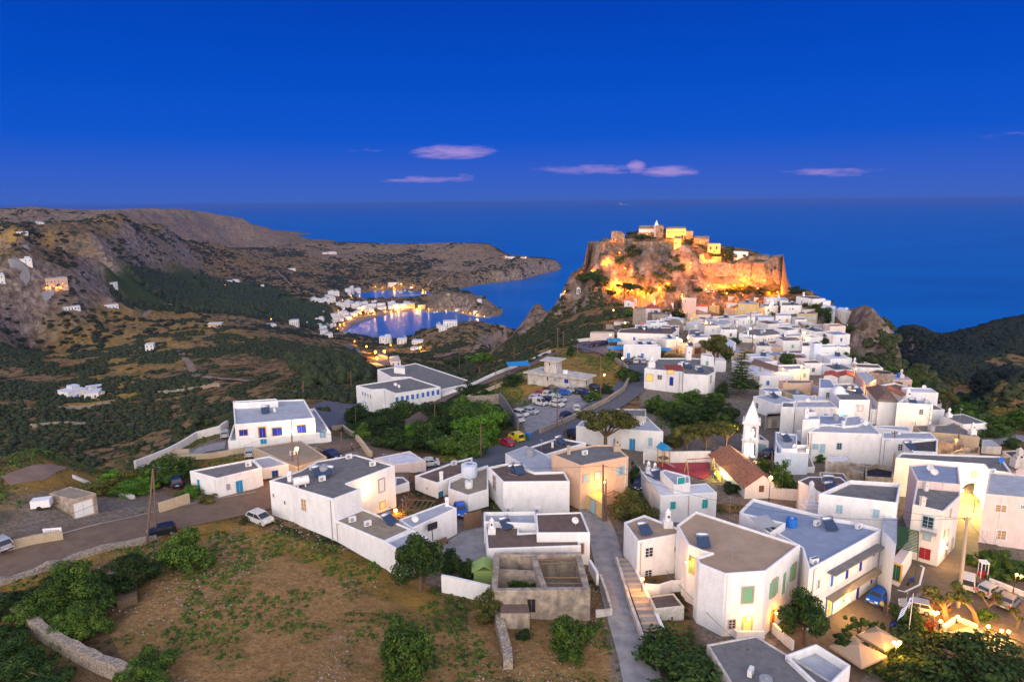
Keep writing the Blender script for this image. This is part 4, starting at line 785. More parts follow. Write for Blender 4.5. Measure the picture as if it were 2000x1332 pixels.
 B('cch','o',[(55,655),(110,665),(155,650),(100,635)],None,h=3.0,kind='gable',roof='r_white',rise=.8,wall='white',label='white hillside chapel at the cliff foot below the castle',cat='chapel',name='chapel')
 B('tch','y',[(45,700),(502,1130),(942,1120),(540,760)],(1,1290),kind='gable',roof='tiles',rise=2.1,wall='white',over=.35,label='chapel with terracotta tiled gable roof lit by a street lamp',cat='chapel',name='chapel')
village()
def fillers():
 "the small houses packed between the ones read off the photo"
 gap=[pix("1235 625 1300 598 1420 592 1520 590 1600 612 1640 650 1630 690 1480 690 1430 660 1330 690 1235 690"),pix("1440 690 1640 690 1700 722 1800 770 1840 800 1700 800 1560 745 1500 760 1440 740"),pix("1500 770 1640 790 1860 800 1900 850 1860 900 1740 850 1600 850 1500 840"),pix("1560 905 1650 900 1740 900 1750 930 1600 930 1560 925")]
 P=[[tuple(at_z(u,v,184)[:2])for u,v in g]for g in gap];r=np.random.RandomState(5);k=0;tries=0
 while k<62 and tries<3000:
  tries+=1;pi=r.choice(4,p=[.42,.28,.2,.1]);Q=np.array(P[pi]);lo,hi=Q.min(0),Q.max(0);c=lo+r.rand(2)*(hi-lo)
  if not inpoly(c[:1],c[1:2],P[pi])[0]:continue
  w,d=r.uniform(4.5,8.5),r.uniform(4.5,8);R=math.hypot(*c);rad_=max(w,d)*.5
  if any(pdist(c[:1],c[1:2],b['P'])[0]<rad_*.9 or inpoly(c[:1],c[1:2],b['P'])[0]for b in BL.values()):continue
  an=r.choice([-.2,.1,.35])+r.uniform(-.08,.08);ca,sa=math.cos(an),math.sin(an);h=r.choice([3.0,3.3,3.6,4.4],p=[.35,.3,.25,.1]);z=gz(*c)+h
  u_,v_=proj((*c,z-h))
  if 1400<u_<1510 and 775<v_<960:continue
  pts=[proj((c[0]+x*ca-y*sa,c[1]+x*sa+y*ca,z))for x,y in((-w/2,-d/2),(w/2,-d/2),(w/2,d/2),(-w/2,d/2))]
  wl=r.choice(['white','white','offwhite','bluewhite','palepink','dirty','tan'],p=[.4,.15,.15,.1,.08,.07,.05]);B('fill%d'%k,'F',pts,z=z,wall=wl,roof=r.choice(['r_light','r_white','r_grey','r_blue','r_brown']),par=r.choice([.08,.2,.4]),desc={'white':'small white flat-roofed house','offwhite':'small cream-white house','bluewhite':'small bluish white house','palepink':'small pale pink house','dirty':'small weathered house','tan':'small tan house'}[wl]);k+=1
fillers()
# ------------------------------------------------------------------ windows, doors, shutters:  frame x y height ratio material trim kind key
WIN="""
b 475 367 38 1.3 p_navy trim_yellow w bung;b 605 372 78 .5 p_navy trim_yellow d bung;b 707 360 52 1.15 p_navy trim_yellow w bung;b 873 342 52 1.1 p_navy trim_yellow w bung;b 613 427 32 1.2 p_sky p_white d terr;b 1017 382 32 .9 p_paleblue p_sky d terr;b 417 362 18 .8 p_grey p_white w bung
b 447 738 85 .5 p_sky p_white d lowA;b 371 738 40 .6 p_grey p_white w lowA;b 692 655 50 .6 glass p_blue w lowB;b 172 730 85 .3 p_sky p_white d lowA
b 890 862 78 .55 litdim p_white w big;b 1420 728 80 .5 p_white trim_stone w big;b 1427 862 42 .9 lit trim_stone w big;b 682 797 18 .5 p_brown p_white w big;b 760 845 24 .5 p_brown p_white w big;b 1005 1043 60 .5 p_white trim_stone w low5
q 372 452 30 .6 p_blue p_white w sch;q 405 446 30 .6 p_blue p_white w sch;q 437 441 30 .6 p_blue p_white w sch;q 470 435 30 .6 p_blue p_white w sch;q 503 430 30 .6 p_blue p_white w sch;q 535 423 30 .6 p_blue p_white w sch;q 567 417 30 .6 p_blue p_white w sch;q 598 411 30 .6 p_blue p_white w sch;q 630 406 30 .6 p_blue p_white w sch
q 157 413 24 .35 p_blue p_white w sch;q 173 420 24 .35 p_blue p_white w sch;q 190 427 24 .35 p_grey p_white w sch;q 207 433 24 .35 p_grey p_white w sch;q 160 470 20 .35 p_sky p_white w sch;q 176 477 20 .35 p_sky p_white w sch;q 738 390 16 .9 glass p_white w sch2
q 1321 322 26 .5 p_brown p_white w ctl;q 1371 328 24 1.2 p_grey p_white w ctl;q 1440 337 26 1.1 p_navy p_white w ctl;q 1565 345 26 .6 p_navy p_white w ctl;q 1334 230 20 .6 p_brown p_white w ctt;q 1377 238 34 .3 p_navy p_white d ctt
a 460 375 80 1.1 p_white trim_stone d gar
c 886 310 78 .42 glass trim_stone w c11;c 886 455 60 .5 glass trim_stone w c11;c 448 345 18 .4 black p_white w c10;c 535 385 30 .8 p_sky black w c10;c 1480 280 46 .85 p_paleblue trim_stone w c14;c 1555 262 46 .85 p_paleblue trim_stone w c14;c 1553 388 30 .9 p_paleblue trim_stone w c14;f 57 1062 66 .6 p_grey p_paleblue o c14
c 1467 395 35 .5 p_paleblue trim_stone w c14y;c 1527 462 80 .5 p_paleblue trim_stone a c14y;c 523 640 66 .3 p_white p_white d low9;c 1453 735 60 .3 p_brown trim_stone d c15b
d 555 490 56 .85 glass p_white w d17a;d 550 630 46 .9 glass p_white w d17a;d 722 470 25 .4 p_grey p_white w d17a;d 758 605 72 .4 p_green p_white d d17a;d 1193 767 92 .62 p_green trim_stone w d17b;d 1362 720 100 .42 p_green trim_stone o d17b;d 1427 690 135 .3 p_green p_white d d17b;d 1490 615 92 .42 p_green trim_stone o d17b
d 1092 955 50 .65 glass trim_stone w d17b;d 1190 962 88 .5 lit trim_stone d d17b;d 1353 925 92 .35 p_brown trim_yellow d d17b;d 835 575 90 .3 p_green trim_yellow d d17b;d 622 930 42 .4 black dirty d d17s;d 703 918 24 .6 p_brown dirty w d17s
d 710 187 48 .65 p_teal p_white w d18;d 917 177 56 .62 p_teal p_white w d18;d 560 125 40 .3 p_teal p_white w d18;f 578 1147 56 1.15 p_teal p_white w d18b;f 305 1280 56 .3 p_teal p_white w d18
e 685 482 62 .5 p_navy p_white w d19;e 598 560 100 .32 p_navy p_white d d19;e 510 610 100 .34 p_navy p_white d d19;e 412 660 100 .34 p_blue p_white d d19;e 668 658 68 .4 p_navy p_white w d19;e 578 752 88 .4 p_navy p_white d d19;e 492 772 70 .35 p_brown p_white w d19;e 395 845 112 .5 lit p_blue d d19;e 325 695 52 .5 p_grey p_white w d19
e 828 620 96 .5 p_darkgreen trim_yellow d e23g;e 1035 298 72 .75 glass p_paleblue w m24;e 1030 388 48 .75 p_paleblue trim_stone w m24;e 1015 500 58 .8 p_red p_red w m24;e 1152 480 80 .3 p_red trim_stone d m24;e 1140 375 44 .3 p_grey trim_stone w m24;e 1180 238 46 .35 p_paleblue trim_stone w m24;e 1190 435 66 .3 p_paleblue trim_stone d m24;e 1165 362 40 .3 p_grey trim_stone w m24
e 1507 207 42 1.35 litdim p_white w m26;e 1508 378 55 .9 litdim p_white w m26;e 1418 368 28 1.3 palepink palepink w m26;m 1350 708 72 .65 lit trim_yellow w m25;m 283 535 45 .5 black trim_yellow w m30;m 1975 1130 40 .8 glass p_white w m26
k 1060 1055 86 1.05 p_paleblue p_white w k31;k 1168 1085 145 .55 p_paleblue p_white d k31;k 1432 1050 90 .65 glass p_paleblue w k31;h 243 940 84 .75 p_white trim_pink w k36a;h 473 1147 80 .75 litdim trim_pink w k36a;h 687 1147 80 .75 p_grey trim_pink w k36b;h 1200 1115 62 .75 p_grey p_white w h37;h 880 590 18 .8 black trim_stone w h40;h 1000 592 18 .8 black trim_stone w h40
k 415 695 105 .65 stone_near trim_stone a k33;k 635 690 84 .7 stone_near trim_stone w k33;j 1437 1070 56 .55 p_grey p_white w j52;j 1568 1060 50 .6 p_grey p_white w j52;j 1113 485 40 .7 p_paleblue p_white w j59;j 1160 498 40 .7 p_paleblue p_white w j59;j 1205 495 40 .7 p_paleblue p_white w j59;j 1295 492 40 .7 p_paleblue p_white w j59;j 1362 487 40 .7 p_paleblue p_white w j59
j 160 397 40 .7 p_grey p_white w j63;j 212 398 40 .6 p_grey p_white w j63;j 425 418 40 .7 p_grey p_white w j63;j 310 443 68 .45 p_blue p_white d j63;j 425 515 60 .35 p_blue p_white d j63;j 575 380 38 .4 p_grey trim_stone w j63;j 528 405 38 .3 p_grey trim_stone w j63
j 937 530 42 .75 litdim trim_yellow w j58;j 822 528 34 .8 p_brown p_white w j58;j 542 627 24 1.2 p_grey p_white w j57;j 650 627 24 1.2 p_grey p_white w j57;j 785 660 48 .4 p_blue p_white d j57;j 1100 695 46 .4 p_darkgreen p_white d j70;j 1170 240 42 .4 p_brown p_white w j61;j 1255 262 42 .4 p_brown p_white w j61;j 1298 267 34 .5 p_brown p_white w j61;j 1388 268 30 .6 p_brown p_white w j61;j 1480 255 34 .6 p_brown p_white w j61
j 1028 347 26 .8 p_brown p_white w j62;j 982 350 26 .5 p_brown p_white w j62;j 80 510 30 .9 p_red p_white d j73;j 40 500 24 .7 p_brown p_white w j73;j 565 820 22 .9 p_red p_white w j55;j 650 825 22 .9 p_red p_white w j55;j 700 820 22 .9 p_red p_white w j55;j 1770 458 40 .45 p_brown p_white w ch2;j 1915 445 32 .5 p_brown p_white w ch2;j 182 212 42 .6 p_grey p_white w j66
n 380 1085 98 .45 p_blue p_white d n76;n 597 1092 98 .4 p_blue p_white d n76;n 1462 1000 88 1.4 p_brown trim_stone d n77;n 1437 850 26 1.7 litdim p_white w n78;n 740 385 34 .65 p_green trim_stone w n79;n 815 382 38 .5 p_green trim_stone w n79;n 615 460 34 .6 p_green trim_stone w n79b;n 615 395 28 .6 p_grey trim_stone w n79b;n 812 497 38 .4 p_brown trim_stone w n79a
n 915 550 34 .7 black p_white w n84;n 970 560 34 .9 black p_white w n84;n 1607 610 36 .6 p_brown p_white w n86;n 1695 632 36 .55 p_brown p_white w n86;n 935 322 28 .6 p_green p_white w n80;f 305 255 54 .95 lit trim_stone a f95;f 393 252 34 .95 glass trim_stone w f95;f 487 205 34 1.4 lit trim_stone w f95;f 495 285 76 .42 p_navy p_white a f95;f 835 270 60 .3 p_grey trim_stone w f95
f 155 840 112 .42 p_sky p_white d f97;f 312 812 72 .45 p_paleblue p_white w f97;f 12 825 78 .5 p_sky p_white d f97;k 220 1090 145 .85 p_paleblue p_white d f99;y 713 1160 66 .65 p_brown p_brown w tch;q 530 388 0 0 x x x x
"""
PR=np.random.RandomState(3)
for b in list(BL.values()):
 if b['key']in('c14y','f102','e23g','c16s','terr','bungbox','ctl','ctt'):continue
 for i in range(len(b['P'])):
  p0,p1=np.array(b['P'][i]),np.array(b['P'][(i+1)%len(b['P'])]);L_=np.linalg.norm(p1-p0);n=np.array([p1[1]-p0[1],p0[0]-p1[0]])/L_
  if-n@(p0/np.linalg.norm(p0))<.4 or L_<4.5 or PR.rand()<.45:continue
  q=p0+(p1-p0)*PR.choice([.06,.93,.5]);z0=gz(*q)+.2;z1=b['z']-.35
  if z1-z0<2:continue
  k=MB();a=(*(q+n*.07),z0);c=(*(q+n*.07),z1);k.tube(a,c,.05,n=6);t_=(p1-p0)/L_*PR.uniform(-1.2,1.2);k.tube(c,(*(q+n*.07+t_),z1+.12),.035,n=5);k.build('drainpipe',PR.choice(['p_grey','p_white','trim_stone']),b['e'],off=b['off'])
HASWIN=set()
for t in WIN.replace('\n',';').split(';'):
 t=t.split()
 if len(t)!=9 or t[3]=='0':continue
 k=t[7];HASWIN.add(t[8]);win(t[0],float(t[1]),float(t[2]),float(t[3]),float(t[4]),t[5],t[6],'door' if k=='d' else 'window',t[8],arch=(k=='a'),extra='open' if k=='o' else None)
for b in list(BL.values()):
 if b['key']in HASWIN or b['key']in('c15','c12','wsh','schs','n91','m29','f102','low5','low6','bungbox','bigx','e23','e22b','d20','d20b','d19c','c10b','k32','h37','c15c','c16s','shed','f96','j61b','j52t'):continue
 for i in range(len(b['P'])):
  p0,p1=np.array(b['P'][i]),np.array(b['P'][(i+1)%len(b['P'])]);L_=np.linalg.norm(p1-p0);n=np.array([p1[1]-p0[1],p0[0]-p1[0]])/L_
  if-n@(p0/np.linalg.norm(p0))<.55 or L_<4:continue
  for s in([.5]if L_<7 else[.28,.72]):
   if rng.rand()<.25:continue
   q=p0+(p1-p0)*(s+rng.uniform(-.08,.08));zz=b['z']-rng.uniform(1.7,2.1);u,v=proj((q[0],q[1],zz));h_=wallhit(u,v)
   if h_ and h_[1]is b:win('F',u,v,1.25*FPX/math.hypot(*q),.65,['p_grey','p_brown','p_blue','glass','p_paleblue','p_green'][rng.randint(6)],'p_white',key=b['key'])
CH="""
c 868 635 98 round white;c 540 292 52 box white;c 577 458 52 box white;c 1262 78 32 box white;c 1368 122 52 box trim_stone;c 1365 642 28 box white;d 704 322 112 round white;f 295 1048 85 round white;f 257 1060 95 round white;f 320 168 85 stack white;f 640 100 100 box white
m 350 402 178 stack white;m 672 1128 108 box palepink;m 720 918 92 box offwhite;m 1920 610 178 stack dirty;m 1405 200 125 round white;h 880 458 112 round palepink;h 700 478 82 round palepink;h 875 815 180 round white;h 1345 872 84 round white;h 1385 790 88 round palepink;h 1625 1075 120 round white
k 605 60 60 round orange;k 820 600 130 box white;k 1490 760 90 box white;j 405 200 130 round palepink;j 690 290 85 stack white;j 805 178 66 round white;j 1195 152 54 box white;j 900 800 75 round white;j 150 640 90 box white;j 325 742 45 box white;n 765 250 60 round white;n 950 240 36 round white;n 1540 250 64 round white;n 1230 150 34 round white
n 1830 780 90 stack white;n 1720 190 40 box white;g 305 150 60 round white;f 88 880 125 round trim_stone;b 795 700 60 box white;b 372 300 1 box white
"""
for t in CH.replace('\n',';').split(';'):
 t=t.split()
 if len(t)==6:pass
 if len(t)==6 and t[3]!='1':chim(t[0],float(t[1]),float(t[2]),float(t[3]),t[4],t[5])
# ------------------------------------------------------------------ roof equipment (each its own thing)
def mk(name,loc,rz=0):return empty(name,loc,rz)
def place(f,x,y,key=None):
 u,v=px(f,x,y);r=roofhit(u,v,key);g=G(u,v)
 if r and r[0]<np.linalg.norm(g-CAM)+3:return r[2],u,v
 return g,u,v
def heater(f,x,y,rz,s=1.0):
 p,u,v=place(f,x,y);o=mk('solar_water_heater',p,rz);o.scale=(s,s,s)
 t=MB();t.tube((-.75,.5,1.25),(.75,.5,1.25),.28,n=12);t.build('tank','metal',o,True)
 a=MB();a.add([(-.8,-1.1,.25),(.8,-1.1,.25),(.8,.45,1.05),(-.8,.45,1.05),(-.8,-1.1,.33),(.8,-1.1,.33),(.8,.45,1.13),(-.8,.45,1.13)],[(3,2,1,0),(4,5,6,7),(0,1,5,4),(1,2,6,5),(2,3,7,6),(3,0,4,7)]);a.build('collector_panel','panel',o)
 k=MB()
 for xx in(-.65,.65):k.tube((xx,.5,0),(xx,.5,1.1),.03,n=5);k.tube((xx,-1.1,0),(xx,-1.1,.3),.03,n=5);k.tube((xx,-1.1,.05),(xx,.5,.05),.03,n=5);k.tube((xx,.5,.05),(xx,-.3,.7),.025,n=5)
 k.build('stand','metal',o);return auto(o,'solar water heater','solar heater',u,v,'solar water heaters on the roofs')
for a in(('b',985,660,.6),('b',1470,990,.9),('c',1010,245,.9),('c',955,600,.5),('f',640,175,.3),('f',740,205,.3),('f',800,105,.2),('n',640,668,.3),('n',740,690,.3),('n',860,690,.3),('n',1070,670,.3),('n',560,910,.2),
  ('n',700,912,.2),('m',680,540,.2),('m',500,385,.3),('c',1310,55,.7),('e',400,95,.4),('h',200,700,.2),('j',545,915,.2),('j',130,145,.1)):heater(*a)
def acunit(f,x,y,rz=0,dz=0):
 p,u,v=place(f,x,y);o=mk('air_conditioner',(p[0],p[1],p[2]+dz),rz);m=MB();m.box((0,0,.45),(.95,.42,.72));m.build('casing','p_white',o);m=MB();m.tube((-.12,-.21,.45),(-.12,-.235,.45),.27,n=16);m.build('fan_grille','p_grey',o)
 m=MB();m.box((-.3,0,.05),(.08,.4,.1));m.box((.3,0,.05),(.08,.4,.1));m.build('foot','black',o);auto(o,'rooftop air conditioner','air conditioner',u,v,'air conditioner units')
for a in(('b',950,622,.6),('b',1015,700,.6),('b',1198,548,.5),('b',1360,598,.5),('b',510,600,.5),('b',1222,980,.6),('b',1327,1008,.6),('c',622,195,.5),('e',585,340,.4),('e',316,320,.4),('c',1345,670,.3),('m',1585,700,.3),('h',280,1180,.2),('d',1620,565,.3),('e',300,570,.4)):acunit(*a)
def wallac(f,x,y,key):
 u,v=px(f,x,y);h_=wallhit(u,v,key)
 if not h_:MISS.append(('ac',f,x,y));return
 t,b,p,n,ta=h_;o=mk('air_conditioner',(p[0]+n[0]*.25,p[1]+n[1]*.25,p[2]-.35),math.atan2(ta[1],ta[0]));m=MB();m.box((0,0,.35),(.95,.4,.7));m.build('casing','p_white',o);m=MB();m.tube((-.12,-.2,.35),(-.12,-.225,.35),.26,n=14);m.build('fan_grille','p_grey',o)
 auto(o,'wall air conditioner','air conditioner',u,v,'air conditioner units')
for a in(('e',778,272,'e22'),('e',770,305,'e22'),('e',766,350,'e22'),('c',978,478,'c11'),('c',1165,482,'c11')):wallac(*a)
BARREL=[]
def tank(f,x,y,r,h,name,label,m='p_white',lay=False):
 p,u,v=place(f,x,y);o=mk(name,p);t=MB()
 if lay:t.tube((-h/2,0,r+.25),(h/2,0,r+.25),r,n=16);t.box((-h/4,0,.15),(.15,r*1.5,.3));t.box((h/4,0,.15),(.15,r*1.5,.3));o.rotation_euler=(0,0,.5)
 else:t.tube((0,0,0),(0,0,h),r,n=20);[t.tube((0,0,h*k),(0,0,h*k+.06),r*1.03,n=20)for k in(.25,.5,.75)]
 t.build('barrel',m,o,False);l=MB();l.tube((0,0,h if not lay else 2*r+.2),(0,0,(h if not lay else 2*r+.2)+.12),r*.35,n=12);l.build('lid','p_grey',o);tag(o,label,'water tank');BARREL[:]=[o]
tank('b',872,735,.62,2.1,'water_tank','white ribbed water tank lying on the big house roof',lay=True)
tank('c',722,262,1.35,2.0,'water_tank','big round bluish white tank on the unfinished house',m='bluewhite')
tank('m',560,590,1.0,1.3,'water_tank','round white tank on the rear house beside the bright archway')
tank('d',812,765,1.0,2.1,'water_tank','white cylindrical tank standing beside the tan-roofed corner house')
tank('k',855,955,1.3,1.9,'water_tank','large white round tank below the cornice house')
tank('k',1375,640,.55,1.1,'water_tank','small grey tank on the white terrace behind the cornice house',m='p_grey')
def antenna(f,x,y,h=2.2):
 p,u,v=place(f,x,y);o=mk('television_aerial',p,rng.uniform(0,3));m=MB();m.tube((0,0,0),(0,0,h),.03,n=5);m.build('mast','metal',o);m=MB();m.tube((-.5,0,h*.92),(.5,0,h*.92),.02,n=4)
 for k in range(6):m.tube((-.45+k*.18,-.3+.03*k,h*.92),(-.45+k*.18,.3-.03*k,h*.92),.015,n=4)
 m.build('element','metal',o);auto(o,'thin television aerial','aerial',u,v,'television aerials')
for a in(('d',1090,570),('d',1075,275,4),('f',170,690),('m',770,780,3),('c',290,500),('c',1190,100),('j',900,440),('k',1090,400,3),('h',165,1100,3),('h',1290,1240,3),('n',1370,390),('i',960,330),('m',735,240,4),('e',760,230,2.5),('b',1440,600)):antenna(*a)
def dish(f,x,y,m='p_white'):
 p,u,v=place(f,x,y);o=mk('satellite_dish',p,rng.uniform(-.8,.8));s=MB();s.tube((0,0,0),(0,0,.9),.04,n=6);s.build('mast','metal',o);b_=MB();n=16
 vs=[(0,-.05,1.0)]+[(r*math.cos(2*math.pi*i/n),-.05-.5*r*r+.0,1.0+r*math.sin(2*math.pi*i/n))for r in(.25,.5)for i in range(n)];b_.add(vs,[(0,1+i,1+(i+1)%n)for i in range(n)]+[(1+i,1+n+i,1+n+(i+1)%n,1+(i+1)%n)for i in range(n)]);b_.build('reflector',m,o,True)
 auto(o,'satellite dish','satellite dish',u,v,'satellite dishes')
for a in(('m',775,700),('c',375,610),('b',1655,1000),('i',980,255),('m',1690,590,'p_blue')):dish(*a)
JK=np.random.RandomState(11)
for b in list(BL.values()):
 A_r=abs(sum(b['P'][i][0]*b['P'][(i+1)%len(b['P'])][1]-b['P'][(i+1)%len(b['P'])][0]*b['P'][i][1]for i in range(len(b['P']))))/2
 if A_r<28 or b['z']-b['roofz']<0:continue
 for q in range(min(3,1+int(A_r/90))):
  w_=JK.dirichlet(np.ones(len(b['P']))*1.5);p_=(np.array(b['P'])*w_[:,None]).sum(0)
  if not inpoly(p_[:1],p_[1:2],b['P'])[0]or pdist(p_[:1],p_[1:2],b['P'])[0]<1.3:continue
  u,v=proj((*p_,b['roofz']));r_=roofhit(u,v)
  if not r_ or r_[1]is not b:continue
  t_=JK.rand()
  if t_<.32:heater('F',u,v,JK.uniform(-.4,.6))
  elif t_<.55:antenna('F',u,v,JK.uniform(1.6,3))
  elif t_<.72:acunit('F',u,v,JK.uniform(0,1))
  elif t_<.82:dish('F',u,v)
  else:h_=JK.uniform(.9,1.4);tank('F',u,v,JK.uniform(.45,.8),h_,'water_tank','',m=JK.choice(['p_white','p_grey','p_blue']));auto(BARREL[0],'roof water barrel','water tank',u,v,'roof water barrels')
# ------------------------------------------------------------------ draped strips: roads, lanes, markings
ROADM=bpy.data.materials
mat('asphalt_glow_tint',(0.175,0.125,0.09),noise=.25,scale=.6,rough=.85,bump=.1,spec=.2);mat('asphalt_blue',(0.115,0.12,0.14),noise=.2,scale=.5,rough=.8,spec=.2);mat('concrete',(0.30,0.29,0.29),col2=(0.19,0.18,0.19),scale=.7,rough=.9,bump=.15)  # asphalt: orange lamp and headlight glow put into its brown base colour
mat('paint_white',(0.62,0.60,0.58),noise=.3,scale=3);mat('paving',(0.15,0.11,0.08),noise=.3,scale=1.2,rough=.8);mat('dirt_road',(0.26,0.18,0.13),noise=.3,scale=.4);mat('court_green',(0.05,0.22,0.12));mat('court_red',(0.36,0.05,0.07),noise=.2)
def smooth_pts(P,n=6):
 P=[np.array(p,float)for p in P];out=[]
 for i in range(len(P)-1):
  p0=P[max(i-1,0)];p1=P[i];p2=P[i+1];p3=P[min(i+2,len(P)-1)]
  for k in range(n):t=k/n;out.append(.5*((2*p1)+(p2-p0)*t+(2*p0-5*p1+4*p2-p3)*t*t+(3*p1-p0-3*p2+p3)*t**3))
 out.append(P[-1]);return out
STRIPS=[]
def strip(name,pts,w,m,lift=.05,kind='structure',f='F',z=None,step=2.0,raw=False):
 S=[G(*px(f,*p))[:2]if not raw else np.array(p[:2])for p in pts];S=smooth_pts(S,8);D=[];STRIPS.append((S,w))
 for i in range(len(S)-1):
  L_=np.linalg.norm(S[i+1]-S[i]);k=max(1,int(L_/step))
  for j in range(k):D.append(S[i]+(S[i+1]-S[i])*j/k)
 D.append(S[-1]);vs=[];m5=7
 for i,p in enumerate(D):
  a=D[max(i-1,0)];b_=D[min(i+1,len(D)-1)];t=(b_-a)/(np.linalg.norm(b_-a)+1e-9);n=np.array([-t[1],t[0]])
  for k in range(m5):q_=p+n*w*(k/(m5-1)-.5);R=math.hypot(*q_);vs.append((q_[0],q_[1],gz(*q_)+lift+R*.0007))
 fs=[(i*m5+k,i*m5+k+1,(i+1)*m5+k+1,(i+1)*m5+k)[::-1]for i in range(len(D)-1)for k in range(m5-1)]
 o=pym(name,vs,fs,m);
 if kind:o['kind']=kind
 return o,D
strip('road',[(-120,1135),(40,1085),(200,1045),(350,1010),(470,985),(540,965),(600,930),(700,920),(800,925)],8.5,'asphalt_glow_tint')
strip('road_edge_line',[(-60,1090),(60,1060),(200,1023),(350,990),(500,962)],.12,'paint_white',lift=.09)
strip('road',[(850,935),(960,893),(1060,855),(1120,825),(1180,792),(1225,762),(1243,735),(1238,712),(1200,692),(1160,680),(1130,675)],8.6,'asphalt_blue',lift=.08)
strip('road',[(560,915),(650,850),(690,840),(640,830),(640,800),(650,785),(690,768),(760,762),(870,772),(960,740),(1080,692)],5,'asphalt_blue',lift=.03)if False else None
strip('road',[(648,838),(640,812),(652,790),(700,772),(760,750)],9,'asphalt_blue')
strip('road',[(790,835),(872,775),(970,736),(1080,690)],8.5,'asphalt_glow_tint',lift=.10)
strip('lane',[(1150,985),(1175,1040),(1185,1080),(1200,1140),(1220,1210),(1245,1290),(1270,1400)],4.2,'concrete')
strip('plaza_road',[(1560,1400),(1610,1270),(1700,1190),(1800,1130),(1850,1100),(1880,1040),(1893,990)],9,'paving',lift=.04)
strip('plaza_road',[(1760,1165),(1860,1150),(1960,1180),(2080,1230)],14,'paving',lift=.06)
strip('road',[(1920,862),(1985,856),(2080,862)],6,'concrete')
strip('road',[(684,676),(692,690),(700,705),(712,716)],9,'asphalt_blue',lift=.5);strip('road',[(740,686),(748,700),(744,712),(725,718)],8,'asphalt_blue',lift=.5)
strip('road',[(18,518),(45,525),(52,538),(45,552)],6,'concrete',lift=1.0);strip('road',[(100,567),(98,575),(85,585)],6,'concrete',lift=1.0);strip('road',[(48,482),(54,490)],6,'concrete',lift=1.0)
strip('dirt_track',[(980,652),(966,662),(955,675),(930,683),(890,690),(850,700)],5,'dirt_road',lift=.6);strip('dirt_track',[(1010,648),(985,645),(975,652),(968,662)],5,'dirt_road',lift=.6)
strip('dirt_track',[(345,680),(370,712),(385,735),(430,742),(500,745)],5,'dirt_road',lift=.5);strip('dirt_track',[(200,602),(300,604),(385,600),(400,610)],6,'dirt_road',lift=.7)
strip('dirt_track',[(835,560),(860,545),(900,530),(940,518),(980,505)],7,'dirt_road',lift=1.5);strip('dirt_track',[(540,530),(556,545),(570,560)],6,'dirt_road',lift=1.2)
strip('forecourt',[(300,925),(380,885),(440,870)],5,'concrete',lift=.04);strip('forecourt',[(640,880),(720,865),(770,900)],7,'asphalt_glow_tint',lift=.04)
strip('beach',[(668,655),(672,640),(690,630),(712,622),(745,614),(790,607),(825,606)],22,'dirt_road',lift=.5)
def slab(name,f,pts,m,lift=.06,kind='structure',label=None,cat=None,z=None):
 P=[G(*px(f,*p))for p in pts];P2=ccw([tuple(p[:2])for p in P]);zz=z if z is not None else None
 STRIPS.append((P2,0));cx=sum(p[0]for p in P2)/len(P2);cy=sum(p[1]for p in P2)/len(P2);vs=[(cx,cy,gz(cx,cy)+lift)];n=0;ring=[]
 for i in range(len(P2)):
  a=np.array(P2[i]);b_=np.array(P2[(i+1)%len(P2)])
  for k in range(8):q_=a+(b_-a)*k/8;ring.append(q_)
 R_=6;fs=[]
 for r in range(1,R_+1):
  for q_ in ring:w=np.array((cx,cy))+(q_-np.array((cx,cy)))*r/R_;vs.append((w[0],w[1],gz(*w)+lift))
 k=len(ring)
 for i in range(k):fs.append((0,1+i,1+(i+1)%k))
 for r in range(R_-1):
  for i in range(k):fs.append((1+r*k+i,1+(r+1)*k+i,1+(r+1)*k+(i+1)%k,1+r*k+(i+1)%k))
 o=pym(name,vs,fs,m)
 if kind:o['kind']=kind
 if label:tag(o,label,cat)
 return o
slab('yard','c',[(500,745),(690,620),(820,600),(835,850),(690,850),(560,780)],'concrete',.06)
slab('car_park','F',[(1010,800),(1090,768),(1160,772),(1140,795),(1065,855),(1030,850)],'concrete',.05)
slab('car_park','F',[(700,825),(760,800),(795,795),(770,825),(730,838)],'dirt_road',.05)
slab('car_park','F',[(1125,672),(1185,665),(1195,690),(1140,688)],'asphalt_blue',.12)
slab('playground','f',[(330,1000),(815,990),(830,1110),(780,1140),(450,1060)],'court_red',.1)
slab('sports_court','q',[(810,330),(880,345),(960,320),(880,305)],'court_green',.12)
slab('sports_court','q',[(760,320),(850,350),(900,340),(840,320)],'court_red',.08)
slab('paved_garden','w',[(1300,870),(1560,930),(1720,1160),(1640,1180),(1380,1010)],'concrete',.1)
slab('paved_garden','t',[(780,1320),(980,1160),(1300,1290),(1900,1500),(1300,1800)],'concrete',.1)
slab('stone_terrace','a',[(0,200),(225,130),(380,150),(250,220),(60,250)],'dirt_road',.05)
